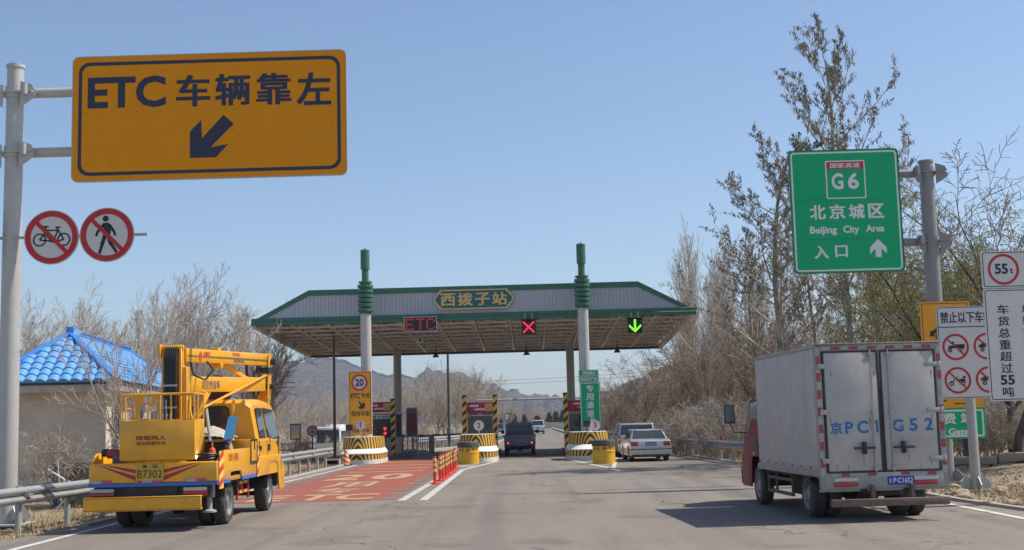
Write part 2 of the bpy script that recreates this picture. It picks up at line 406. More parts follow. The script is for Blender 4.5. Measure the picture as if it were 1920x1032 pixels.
for x0, x1 in ((-3.04, -2.92), (-2.52, -2.55)):
    for k in (-.07, 0, .07): g.append(seg(x0 + k, 29.3, x1 + k, 47.5, .05)); 
    g.append(seg(x0, 29.3, x1, 47.5, .17))
mark('lane_divider_line', g[0:3] + g[4:7], .012, PW); mark('lane_divider_base', [g[3], g[7]], .008, paint('road_paint_grey', (.45, .43, .40), .6))
mark('island_outline', [strip2(-2.55, 47.3, -1.45, 56.5, .2), strip2(-2.95, 47.0, -3.5, 56.5, .2), strip2(-2.3, 50.5, -2.95, 50.9, .5), strip2(-2.2, 51.8, -3.1, 52.2, .45), strip2(2.9, 44.6, 3.05, 42.5, .17), strip2(2.85, 45.5, 1.5, 58, .16), strip2(3.0, 45.5, 3.9, 57, .16)], .008, PW)
mark('right_edge_line', [seg(8.1, 6, 7.95, 25, .16), seg(7.95, 25, 7.7, 40, .16), seg(7.7, 40, 7.0, 54, .16), seg(4.4, 100, 4.2, 262, .15), seg(-1.0, 100, -.9, 262, .15)], .008, PW)
# asphalt coloured teeth along both sides of the red surface
g = []
for i in range(17):
    y = 30.3 + i * 1.75; x = -3.32 - max(0, y - 48) * .055; g.append([(x - .34, y), (x + .02, y), (x + .02, y + .8), (x - .34, y + .8)])
    if y < 57: g.append([(-7.57, y), (-7.1, y), (-7.1, y + .8), (-7.57, y + .8)])
mark('lane_edge_teeth', g, .008, ASPH2)
g = []
for y in (47.3, 50.6, 54.2, 58.2): g.append([(-6.95, y), (-4.1, y), (-4.1, y + .5), (-6.95, y + .5)])
mark('rumble_bars', g, .008, PY)
for s_, cx, w, y0, y1 in (('E', -6.55, .85, 30.4, 32.9), ('T', -5.4, .95, 30.4, 32.9), ('C', -4.4, 1.0, 30.4, 32.9), ('专', -5.45, 1.35, 33.5, 35.9), ('用', -5.45, 1.45, 36.6, 39.6), ('2', -6.3, 1.15, 41.0, 45.4), ('0', -4.75, 1.35, 41.0, 45.4)):
    o = txt(s_, w, y1 - y0, PY, None, (cx, (y0 + y1) / 2, 0), 'G', 'road_lettering', .03, .002, .008); o['kind'] = 'structure'
# kerbs
def kerb(name, pts, w=.18, h=.12, m=CONC):
    b = MB()
    for (x0, y0), (x1, y1) in zip(pts, pts[1:]): b.beam((x0, y0, h / 2 - .03), (x1, y1, h / 2 - .03), w, h + .06)
    return b.build(name, m, kind='structure', bevel=.01, seg=1)
kerb('kerb', [(-8.55, 24), (-8.42, 40), (-8.4, 56)], .14, .06)
kerb('kerb', [(8.9, 20), (8.45, 25), (8.25, 40), (7.65, 50), (7.05, 62), (6.55, 80)], .14, .05)
kerb('kerb', [(-7.0, 75.6), (-4.9, 87.5), (-2.7, 100), (-1.15, 262)], .3, .14)
kerb('kerb', [(4.95, 100), (4.7, 262)], .45, .18)

b = MB(); pts_ = [(1.6, 31.9), (2.6, 31.75), (3.7, 31.95), (4.6, 31.8), (5.6, 32.0), (6.8, 31.9)]
for (xa, ya), (xb, yb) in zip(pts_, pts_[1:]): b.face([(xa, ya - .03, .006), (xb, yb - .03, .006), (xb, yb + .03, .006), (xa, ya + .03, .006)])
b.build('tar_seam', mat('tar', (.03, .028, .027), .6), kind='structure', rec=False)

# ---- hills
def rockmat(name, c1, c2, c3, sc):
    t = NT(name); c = t.coord(); a = t.noise(c, sc, 8, .7, .6); b2 = t.noise(c, sc * 5, 6, .7)
    base = t.mix(t.ramp(a, .38, .58), c1, c2); base = t.mix(t.ramp(b2, .50, .66), base, c3)
    t.put(t.b.inputs['Base Color'], base); t.b.inputs['Roughness'].default_value = .95; t.bump(t.math('ADD', a, b2), 1, 12); return t.m
def hill(name, m, cx, cy, prof, depth, seed, amp=6, nu=260, nv=60, step=None):
    """prof: (x, height) crest profile; the mass falls away in y"""
    xs_ = [p[0] for p in prof]
    def crest(x):
        for (xa, ha), (xb, hb) in zip(prof, prof[1:]):
            if xa <= x <= xb: t = (x - xa) / (xb - xa); return ha + (hb - ha) * t
        return 0
    b = MB(); us = [xs_[0] + (xs_[-1] - xs_[0]) * i / nu for i in range(nu + 1)]; vs = [-1 + 2 * j / nv for j in range(nv + 1)]
    def fn(u, v):
        hgt = crest(u); w = (1 - abs(v)) ** 1.15 if v < 0 else (1 - abs(v)) ** 1.3
        n1 = noise.fractal((u / depth * 3.2 + seed, v * 1.9, seed), 1.0, 2.1, 7); rid = 1 - abs(noise.fractal((u / depth * 5 + seed, v * 1.3 + seed, 3), 1., 2., 5))
        k = w * (1 - w) * 4
        sp = noise.fractal((u / depth * 22 + seed, v * 7, seed + 5), .8, 2.2, 5)
        z = hgt * w + n1 * amp * (.12 + 1.3 * k) * min(1, hgt / 20) + (rid - .8) * amp * 4.5 * k * min(1, hgt / 20) + sp * amp * (.62 + 1.1 * k)
        return (cx + u, cy + v * depth, z - 3)
    b.arc(fn, us, vs); b.build(name, m, kind='structure', rec=False); return lambda x: fn(x - cx, 0)[2]
RK1 = rockmat('mountain_rock', (.05, .04, .032), (.105, .082, .065), (.34, .235, .175), .045)
RK2 = rockmat('near_hill_rock', (.10, .08, .058), (.18, .135, .10), (.32, .22, .155), .05)
h1 = hill('hills', RK1, -340, 1950, [(-900, 20), (-640, 70), (-520, 95), (-430, 66), (-300, 84), (-190, 80), (-105, 78), (-60, 91), (-25, 104), (0, 103), (20, 108), (55, 104), (85, 90), (130, 80), (165, 74), (200, 86), (235, 78), (280, 60), (330, 42), (420, 34), (520, 16), (640, 0)], 700, 2.3, 13)
h2 = hill('hills', RK1, -25, 2450, [(-330, 0), (-200, 28), (-90, 44), (-45, 52), (-12, 60), (8, 60), (30, 54), (80, 42), (150, 26), (230, 12), (330, 0)], 600, 7.7, 9)
hill('hills', RK2, 76, 660, [(-70, 4), (-44, 17), (-28, 21), (-12, 29), (-2, 33), (8, 34), (22, 29), (42, 25), (75, 24), (130, 26), (220, 20), (320, 8)], 190, 4.4, 3.5)
hill('hills', RK1, -640, 1500, [(-600, 60), (-330, 120), (-180, 128), (-60, 112), (60, 96), (180, 80), (300, 50), (420, 20)], 500, 9.1, 12)
# watchtowers of the old wall on the crests
TW = mat('wall_stone', (.20, .17, .145), .9, 0, .1, .2)
def watchtower(x, y, z, w, h, label):
    t = thing('watchtower', label, 'tower', (x, y, z), .2, 'old wall watchtowers on the mountains')
    b = MB(); b.box(-w / 2, w / 2, -w / 2, w / 2, -6, h, taper=(.4, .4)); b.build('tower_body', TW, t)
    b = MB()
    for i in range(6):
        for s in (-1, 1):
            a = -w / 2 + .6 + i * (w - 1.2) / 5; b.box(a - .6, a + .6, s * (w / 2 - .8) - .5, s * (w / 2 - .8) + .5, h, h + 1.8); b.box(s * (w / 2 - .8) - .5, s * (w / 2 - .8) + .5, a - .55, a + .55, h + .002, h + 1.79)
    b.build('battlement', TW, t)
watchtower(-344, 1948, h1(-344) - 1, 12, 10, 'square stone watchtower on the left mountain crest')
watchtower(-205, 1948, h1(-205) - 1, 11, 11, 'smaller stone watchtower right of the left mountain crest')
watchtower(-24, 2448, h2(-24) - 1, 9, 7, 'stone watchtower on the pointed peak above the far road')
b = MB()
pts = [(-460, 1950, 60), (-440, 1950, 76), (-412, 1950, 84), (-398, 1950, 89), (-365, 1950, 102), (-344, 1950, 104), (-320, 1950, 106), (-292, 1950, 101), (-268, 1950, 88), (-215, 1950, 77), (-180, 1950, 72), (-140, 1950, 80)]
for i in range(80): xa, xb = -470 + i * 4.2, -470 + (i + 1) * 4.2; b.beam((xa, 1949, h1(xa) + 1), (xb, 1949, h1(xb) + 1), 4, 5)
tagit(b.build('old_stone_wall', TW), 'old stone wall running along the left mountain crest', 'wall')

# ---- retaining wall across the bend far ahead
t = thing('retaining_wall', 'pale sunlit concrete wall at the bend of the far road', 'wall', (9, 262, 0), R(-6))
BEI = mat('pale_concrete', (.46, .40, .32), .9, 0, .08, .5)
for i in range(12):
    b = MB(); b.box(-12 + i * 2.4, -12 + i * 2.4 + 2.36, 0, .5, -.4, 1.25 + .02 * (i % 3)); b.build('panel', BEI, t)

# ---- the air: one closed box of thin even haze round the whole place
def haze():
    m = bpy.data.materials.new('haze_air'); m.use_nodes = True; nt = m.node_tree; nt.nodes.clear()
    o = nt.nodes.new('ShaderNodeOutputMaterial'); v = nt.nodes.new('ShaderNodeVolumePrincipled'); v.inputs['Color'].default_value = (.72, .83, 1, 1); v.inputs['Density'].default_value = .00022; v.inputs['Anisotropy'].default_value = .2
    nt.links.new(v.outputs[0], o.inputs['Volume']); b = MB(); b.box(-3400, 3400, -400, 3450, -4.5, 190); b.build('haze', m, kind='stuff')
haze()

# ================================================================== TOLL CANOPY
CY0, CY1 = 62.5, 78.7
ct = thing('toll_canopy', 'wide toll station canopy with grey corrugated fascia and green trim', 'canopy', (-2.7, CY0, 0))
def L(x): return x + 2.7
FX = [(-13.83, 7.22), (-10.96, 8.52), (5.65, 8.52), (8.5, 7.2)]          # outline of the fascia
def ftop(x):
    for (a, za), (c, zc) in zip(FX, FX[1:]):
        if a <= x <= c: return za + (zc - za) * (x - a) / (c - a)
    return 7.2
b = MB(); n = 230
x0, x1 = -13.5, 8.2
for i in range(n):                                                       # corrugated sheet, 0.19 m pitch
    xa = x0 + (x1 - x0) * i / n; xb = x0 + (x1 - x0) * (i + 1) / n
    ya = -.0 if i % 2 else -.035; 
    za, zb = ftop(xa) - .16, ftop(xb) - .16
    if min(za, zb) <= 7.27: continue
    b.face([(L(xa), ya, 7.2), (L(xb), ya, 7.2), (L(xb), ya, zb), (L(xa), ya, za)])
    b.face([(L(xb), 0, 7.2), (L(xb), -.035, 7.2), (L(xb), -.035, zb), (L(xb), 0, zb)])
b.build('fascia_sheet', GREYC, ct, rec=False)
b = MB()
b.plate([(L(-13.9), 6.87), (L(8.55), 6.87), (L(8.55), 7.05), (L(-13.9), 7.05)], (0, 0, 0), 'S', .16)
b.plate([(L(-13.9), 7.052), (L(8.55), 7.052), (L(8.55), 7.24), (L(-13.9), 7.24)], (0, 0, 0), 'S', .10)
b.build('lower_trim', GRN, ct, bevel=.012, seg=1)
b = MB()
top = [(-13.9, 7.05), (-10.98, 8.58), (5.67, 8.58), (8.55, 7.05)]
for (xa, za), (xb, zb) in zip(top, top[1:]):
    w = .24; b.plate([(L(xa), za - (.18 if za < 8 else w)), (L(xb), zb - (.18 if zb < 8 else w)), (L(xb), zb + .04), (L(xa), za + .04)], (0, 0, 0), 'S', .075)
b.build('upper_trim', GRN, ct)
D = CY1 - CY0
b = MB()                                                                # roof sheets and gable slopes
for (xa, za), (xb, zb) in zip(top, top[1:]): b.face([(L(xa), 0.0, za + .03), (L(xb), 0.0, zb + .03), (L(xb), D, zb - .1), (L(xa), D, za - .25)])
b.build('roof_sheet', GREYC, ct, rec=False)
b = MB(); b.face([(L(xa), D, za) for xa, za in top[::-1]]); b.face([(L(-13.9), D, 7.05), (L(8.55), D, 7.05), (L(8.55), D, 6.2), (L(-13.9), D, 6.2)]); b.build('rear_fascia', GREYC, ct, rec=False)
b = MB(); b.box(L(-13.92), L(8.56), D - .02, D + .08, 6.08, 6.24); b.build('rear_edge_beam', mat('edge_dark', (.10, .10, .10), .6), ct)
for xx in (-13.9, 8.55):
    b = MB(); b.face([(L(xx), 0, 6.9), (L(xx), D, 6.15), (L(xx), D, 6.8), (L(xx), 0, 7.1)]); b.build('end_panel', GREYC, ct, rec=False)
# deck above the truss
b = MB(); b.face([(L(-13.3), .1, 7.30), (L(7.95), .1, 7.30), (L(7.95), D - .1, 7.0), (L(-13.3), D - .1, 7.0)])
b.build('deck', DECK, ct, rec=False)
def zb(y): return 6.9 - .70 * y / D                                      # bottom chord plane
nx, ny = 12, 9
X = [L(-13.8) + (22.2) * i / nx for i in range(nx + 1)]; Y = [.12 + (D - .2) * j / ny for j in range(ny + 1)]
for i in range(nx + 1):
    b = MB(); b.beam((X[i], Y[0], zb(Y[0]) + .05), (X[i], Y[-1], zb(Y[-1]) + .05), .085, .085); b.build('truss_beam', TRUSS, ct)
for j in range(ny + 1):
    b = MB(); b.beam((X[0], Y[j], zb(Y[j]) + .07), (X[-1], Y[j], zb(Y[j]) + .07), .07, .07); b.build('cross_beam', TRUSS, ct)
b = MB()
for i in range(nx):
    for j in range(ny):
        cx = (X[i] + X[i + 1]) / 2; cy = (Y[j] + Y[j + 1]) / 2; cz = zb(cy) + .55
        for (xa, ya) in ((X[i], Y[j]), (X[i + 1], Y[j]), (X[i], Y[j + 1]), (X[i + 1], Y[j + 1])): b.tube([(xa, ya, zb(ya) + .07), (cx, cy, cz)], .042, 4, cap=False)
        if i: b.tube([(cx, cy, cz), (cx - (X[1] - X[0]), cy, cz)], .035, 4, cap=False)
        if j: b.tube([(cx, cy, cz), (cx, cy - (Y[1] - Y[0]), zb(cy - (Y[1] - Y[0])) + .55)], .035, 4, cap=False)
        if (i + j) % 2 == 0: b.tube([(X[i], Y[j], zb(Y[j]) + .06), (X[i + 1], Y[j + 1], zb(Y[j + 1]) + .06)], .022, 4, cap=False)
        for k in (1, 2): yy = Y[j] + (Y[j + 1] - Y[j]) * k / 3; b.tube([(X[i], yy, zb(yy) + .2), (X[i + 1], yy, zb(yy) + .2)], .028, 4, cap=False)
b.build('truss_web', TRUSS, ct, rec=False, kind='stuff')
b = MB()
for xx in (L(-13.8), L(8.4)): b.beam((xx, .1, zb(.1)), (xx, D, zb(D)), .2, .22)
b.build('edge_girder', TRUSS, ct)

def column(x, y, ztop, r, label, fancy):
    t = thing('canopy_column', label, 'column', (x, y, 0), 0, 'canopy columns')
    if fancy:
        b = MB(); b.cyl((0, 0, .1), r, 7.12, 28); b.build('shaft', POLEP, t, smooth=True)
        b = MB(); z = 7.2; prof = [(r + .03, z), (r + .03, z + .12)]
        for i in range(6):
            q = z + .12 + i * .235; prof += [(r + .12, q), (r + .12, q + .15), (r - .02, q + .15), (r - .02, q + .235)]
        prof += [(r + .07, prof[-1][1]), (r + .07, prof[-1][1] + .08), (.2, prof[-1][1] + .1)]
        b.lathe(prof, n=28); b.build('ring_collar', GRN, t, smooth=True)
        b = MB(); b.cyl((0, 0, prof[-1][1] - .02), .17, ztop - prof[-1][1] - .95, 20); b.build('neck', GRN, t, smooth=True)
        b = MB(); b.lathe([(.0, ztop - .98), (.225, ztop - .98), (.225, ztop - .02), (.2, ztop)], n=22); b.cyl((0, 0, ztop - .01), .03, .1, 8); b.build('finial', GRN, t, smooth=True)
    else:
        b = MB(); b.cyl((0, 0, .1), r, ztop - .1, 28); b.build('shaft', POLEP, t, smooth=True)
    b = MB(); b.lathe([(r + .16, .1), (r + .16, .2), (r + .02, .26), (r - .01, .26)], n=24); b.build('base_collar', CONC, t, smooth=True)
    return t
column(-7.92, 61, 10.4, .265, 'left front grey column with green ring collar behind the yellow 20 sign', True)
column(2.78, 61, 10.4, .265, 'right front grey column with green ring collar behind the green lane sign', True)
column(-8.05, 76.8, 6.35, .245, 'plain grey rear column behind the first booth', False)
column(2.62, 76.8, 6.35, .245, 'plain grey rear column behind the third booth', False)

# name plaque
pq = thing('station_plaque', 'teal name board with gold border and gold characters on the fascia', 'sign', (-2.63, CY0 - .12, 7.93))
def ogee(w, h, k):
    q = [(-w / 2 + .35 * k, h / 2), (w / 2 - .35 * k, h / 2)]
    c = [(.30, .5), (.26, .40), (.17, .34), (.12, .22), (.02, .12), (0, 0)]
    rt = [(w / 2 - a * k, bb * h) for a, bb in c]
    pts = [(-p[0], p[1]) for p in rt[::-1]] + rt
    return pts + [(p[0], -p[1]) for p in pts[::-1]][1:-1] if False else [(-p[0], p[1]) for p in rt[::-1]][:] + rt + [(p[0], -p[1]) for p in rt[::-1]][1:] + [(-p[0], -p[1]) for p in rt][:-1]
o1 = ogee(4.0, 1.0, 1.0); o2 = ogee(3.86, .87, 1.0)
part('board', TEAL, pq, lambda b: b.plate(o1, (0, 0, 0), 'S', .05))
b = MB(); b.ring((0, 0, 0), 0, 0, 'S', .03, 0, .05, out=o1, inn=o2); b.build('gold_border', GOLD, pq)
for i, c_ in enumerate('西拨子站'): txt(c_, .76, .64, GOLD, pq, (-1.30 + .87 * i, 0, .0), 'S', 'character', .035, .03, .05)

# LED boards
REDE = emis('led_red', (1, .05, .03), .33); REDX = emis('led_red_bright', (1, .02, .06), 1.3); GRE = emis('led_green', (.18, 1, .02), 1.5)
F5 = {'E': ['11111', '10000', '10000', '11110', '10000', '10000', '11111'], 'T': ['11111', '00100', '00100', '00100', '00100', '00100', '00100'], 'C': ['01110', '10001', '10000', '10000', '10000', '10001', '01110']}
et = thing('led_sign', 'black LED board showing red ETC under the canopy fascia', 'sign', (-5.32, CY0 - .35, 6.72))
part('housing', LED, et, lambda b: b.box(-.82, .82, -.1, .12, -.37, .37), bevel=.01)
part('frame', STEEL, et, lambda b: b.ring((0, -.1, 0), 0, 0, 'S', .012, out=rr(1.66, .76, .02), inn=rr(1.58, .68, .02)))
b = MB()
for li, ch in enumerate('ETC'):
    for r_, row in enumerate(F5[ch]):
        for c_, v in enumerate(row):
            if v == '1':
                for s in (0, 1):
                    for s2 in (0, 1):
                        x = -.72 + li * .52 + c_ * .088 + s * .044; z = .27 - r_ * .086 - s2 * .043
                        b.plate(disc(.017, 6, x, z), (0, -.103, 0), 'S', .006)
b.build('red_dots', REDE, et, kind='stuff')
def lane_led(x, z, name, label, em, shape):
    t = thing(name, label, 'signal', (x, CY0 - .3, z))
    part('housing', LED, t, lambda b: b.box(-.36, .36, -.08, .14, -.36, .36), bevel=.01)
    part('visor', BLACKM, t, lambda b: b.box(-.38, .38, -.34, .14, .362, .39))
    part('bracket', STEEL, t, lambda b: (b.box(-.2, -.15, 0, .05, .39, .7), b.box(.15, .2, 0, .05, .39, .7)))
    b = MB()
    if shape == 'x':
        for s in (-1, 1):
            for k in range(17):
                for w in (-1, 0, 1):
                    u = -.26 + .52 * k / 16; b.plate(disc(.02, 6, u + w * .024 * .7, s * u - s * w * .024 * .7), (0, -.082, 0), 'S', .008)
    else:
        for k in range(16):
            for w in (-1, 0, 1): b.plate(disc(.019, 6, w * .036, .29 - k * .036), (0, -.082, 0), 'S', .008)
        for s in (-1, 1):
            for k in range(11):
                for w in (0, 1, 2): b.plate(disc(.019, 6, s * (.02 + k * .026), -.30 + k * .026 + w * .036), (0, -.082, 0), 'S', .008)
    b.build('red_cross' if shape == 'x' else 'green_arrow', em, t, kind='stuff')
lane_led(.10, 6.43, 'lane_signal', 'black lane signal box lit with a red cross', REDX, 'x')
lane_led(5.42, 6.36, 'lane_signal', 'black lane signal box lit with a green down arrow', GRE, 'v')
# hanging lamps below the rear edge
def lamp(x, lab):
    t = thing('hanging_lamp', lab, 'lamp', (x, 76.2, 5.95), 0, 'bell lamps hanging from the canopy')
    b = MB(); b.lathe([(.2, -.18), (.19, -.12), (.09, .02), (.05, .1), (.05, .2), (.03, .22)], n=16); b.build('shade', DPOLE, t, smooth=True)
    part('stem', DPOLE, t, lambda b: b.cyl((0, 0, .2), .025, .6, 8)); part('bulb', WLENS, t, lambda b: b.lathe([(.0, -.2), (.07, -.17), (.07, -.1)], n=10))
lamp(-5.62, 'bell lamp hanging under the left half of the canopy'); lamp(-.05, 'bell lamp hanging below the red cross signal'); lamp(5.5, 'bell lamp hanging below the green arrow signal')
t = thing('surveillance_camera', 'grey box camera hanging from the truss below the ETC board', 'camera', (-5.45, 63.5, 5.98))
part('body', GREYP, t, lambda b: b.box(-.16, .16, -.25, .25, -.13, .13), bevel=.01); part('lens', BLACKM, t, lambda b: b.cyl((0, -.3, 0), .08, .06, 14, ax='y')); part('bracket', STEEL, t, lambda b: b.beam((0, 0, .13), (0, .1, .85), .05, .05))

# ================================================================== ISLANDS
def island(x, y, w, length, num, sgn, zt=1.22):
    t = thing('toll_island', 'raised toll island %s' % sgn, 'traffic island', (x, y, 0), 0, 'toll islands'); h = w / 2
    LN = 1.9                                                            # length of the rounded nose
    def out(s, k=1.):                                                   # s in metres along outline from apex, -: left
        n_ = 24; a = max(-1, min(1, s / 2.6)) * PI / 2
        X_ = h * k * math.copysign(abs(math.sin(a)) ** .75, a); Y_ = LN - LN * math.copysign(abs(math.cos(a)) ** .75, math.cos(a))
        ext = max(0, abs(s) - 2.6); return X_, (LN - (LN - Y_) * (.55 + .45 * k)) + ext
    us = [-4.6 + 9.2 * i / 56 for i in range(57)]
    b = MB(); b.arc(lambda u, v: (out(u, 1.02)[0], out(u, 1.02)[1], v), us, [-.02, .2]); 
    b.build('concrete_plinth', mat('island_plinth', (.64, .62, .57), .8, 0, .1, 2, .3, (.25, .22, .18)), t, smooth=True, rec=False)
    def chevf(vt):                                                      # chevron at the apex turning into near vertical stripes
        def f(u, v):
            a = abs(u); return ((a + (v - vt) * (1.15 - 1.0 * min(1, max(0, (a - .15) / .75)))) / .36 + .1, 0)
        return f
    b = MB(); b.arc(lambda u, v: (out(u)[0], out(u)[1], v), us, [.2, .49], uvf=chevf(.49)); b.build('lower_stripe_band', YB, t, smooth=True, rec=False)
    b = MB()
    def top_(u, v):
        ax, ay = out(u, 1.02); bx_, by_ = out(u, .90); by_ += .42 * (1 if abs(u) < 2.6 else .0) * math.cos(u / 2.6 * PI / 2) ** .5 if abs(u) < 2.6 else 0
        return (ax + (bx_ - ax) * v, ay + (by_ - ay) * v, .49 + .19 * v)
    b.arc(top_, us, [0, 1]); b.arc(lambda u, v: (out(u, 1.02)[0], out(u, 1.02)[1], .45 + .04 * v), us, [0, 1]); b.build('white_ledge', mat('ledge_white', (.74, .73, .70), .55, 0, .06, 3, .12), t, smooth=True, rec=False)
    b = MB()
    def up(u, v):
        bx_, by_ = top_(u, 1)[:2]; k = (v - .68) / (zt - .68); return (bx_ * (1 - .07 * k), by_ + .12 * k, v)
    b.arc(up, us, [.68, .95, zt], uvf=chevf(zt)); b.build('upper_stripe_band', YB, t, smooth=True, rec=False)
    b = MB(); b.face([up(u, zt) for u in us]); b.build('nose_cap', mat('cap_white', (.62, .60, .56), .6, 0, .1, 4, .3), t, rec=False)
    part('deck_kerb', mat('island_kerb', (.23, .22, .21), .9, 0, .1, 2, .3), t, lambda b: b.box(-h + .12, h - .12, LN + 2.0, length, -.05, .2), bevel=.02)
    return t
island(-7.9, 57.0, 1.95, 21, 1, 'with striped nose beside the red ETC lane')
island(-2.42, 55.6, 1.82, 17, 2, 'with striped nose between the red lane and the pickup')
island(2.66, 54.4, 1.98, 17, 3, 'with striped nose beside the silver cars')

def drum(x, y, label):
    t = thing('crash_drum', label, 'crash drum', (x, y, 0), 0, 'yellow crash drums')
    DY = mat('drum_yellow', (.78, .42, .01), .42, 0, .06, 2, .2, (.25, .2, .12), coat=.2)
    b = MB(); b.lathe([(.46, 0), (.46, .44), (.47, .45), (.475, .5), (.45, .51), (.445, .8)], n=36); b.build('drum_body', DY, t, smooth=True)
    b = MB(); b.lathe([(.475, .70), (.48, .86), (.46, .92), (.40, .95), (0, .96)], n=36); b.build('lid', mat('drum_lid', (.06, .06, .065), .7, 0, .15, 4, .3, (.2, .18, .15)), t, smooth=True)
    def wrap(b, pts, r=.449):
        P = [(r * math.sin(p[0] / r), -r * math.cos(p[0] / r), p[1]) for p in pts]; Q = [(q[0] * 1.006, q[1] * 1.006, q[2]) for q in P]; b.face(Q)
    b = MB()
    for s in (-1, 1):
        for k in range(2):
            c = s * (.22 + k * .16)
            wrap(b, [(c - s * .05, .66), (c + s * .02, .66), (c + s * .09, .60), (c + s * .02, .54), (c - s * .05, .54), (c + s * .02, .60)][::s])
        wrap(b, [(0, .68), (s * .10, .60), (s * .05, .60), (0, .64)][::s]); wrap(b, [(0, .52), (s * .10, .60), (s * .05, .60), (0, .56)][::-s])
    b.build('black_arrows', SIGNK, t, rec=False)
drum(-2.66, 54.1, 'yellow drum with black lid beside the red delineator posts'); drum(2.95, 50.4, 'yellow drum with black lid near the silver cars')

def lollipop(x, y, z, num, lab):
    t = thing('number_sign', lab, 'sign', (x, y, 0), 0, 'round lane number signs')
    part('disc', SIGNW, t, lambda b: b.plate(disc(.235), (0, 0, z), 'S', .02)); part('post', GREYP, t, lambda b: b.cyl((0, .02, 1.15), .02, z - 1.15, 8))
    part('rim', STEEL, t, lambda b: b.ring((0, 0, z), .225, .24, 'S', .008, off=.02))
    if num == '1': part('numeral', SIGNR, t, lambda b: b.plate([(-.02, -.13), (.03, -.13), (.03, .14), (-.005, .14), (-.06, .09), (-.06, .05), (-.02, .075)], (0, 0, z), 'S', .006, off=.022))
    else: txt(num, .14, .26, SIGNR, t, (0, 0, z), 'S', 'numeral', .03, .006, .022)
lollipop(-7.86, 58.2, 1.78, '1', 'round white sign with red numeral one before the yellow 20 board'); lollipop(-2.30, 56.9, 1.62, '2', 'round white sign with red numeral two before the middle booth window'); lollipop(2.93, 55.9, 1.5, '3', 'round white sign with red numeral three at the foot of the green lane board')
def lanebox(x, y, z, lab):
    t = thing('lane_light', lab, 'traffic light', (x, y, 0), 0, 'small lane lights on the islands')
    part('housing', BLACKM, t, lambda b: b.box(-.16, .16, -.1, .1, z - .14, z + .14), bevel=.01); part('post', BLACKM, t, lambda b: b.cyl((0, 0, 1.2), .02, z - 1.3, 8)); part('lens', DARK, t, lambda b: b.cyl((0, -.12, z), .09, .02, 16, ax='y'))
lanebox(-8.35, 58.0, 1.68, 'small black lane light below the yellow 20 board'); lanebox(2.58, 56.3, 1.58, 'small black lane light below the green lane board')

def spillar(x, y, h, w, lab):
    t = thing('striped_post', lab, 'post', (x, y, .15), 0, 'yellow and black striped posts')
    b = MB()
    for s, (ax, ay, bx_, by_) in enumerate(((-1, -1, 1, -1), (1, -1, 1, 1), (1, 1, -1, 1), (-1, 1, -1, -1))):
        P = [(ax * w / 2, ay * w / 2, 0), (bx_ * w / 2, by_ * w / 2, 0), (bx_ * w / 2, by_ * w / 2, h), (ax * w / 2, ay * w / 2, h)]
        q_ = -.45 if s in (0, 2) else .45; b.face(P, 0, [(0, 0), (q_, 0), (q_ + h / .42, 0), (h / .42, 0)])
    b.build('post_body', YB, t, rec=False); part('cap', BLACKM, t, lambda b: b.box(-w / 2 - .005, w / 2 + .005, -w / 2 - .005, w / 2 + .005, h, h + .1))
spillar(-7.12, 65.4, 2.85, .24, 'striped post at the right corner of booth 1'); spillar(-3.17, 61.4, 2.85, .21, 'striped post at the left of booth 2')
spillar(-1.66, 61.4, 2.85, .21, 'striped post at the right of booth 2'); spillar(1.79, 61.2, 2.85, .2, 'striped post left of booth 3')

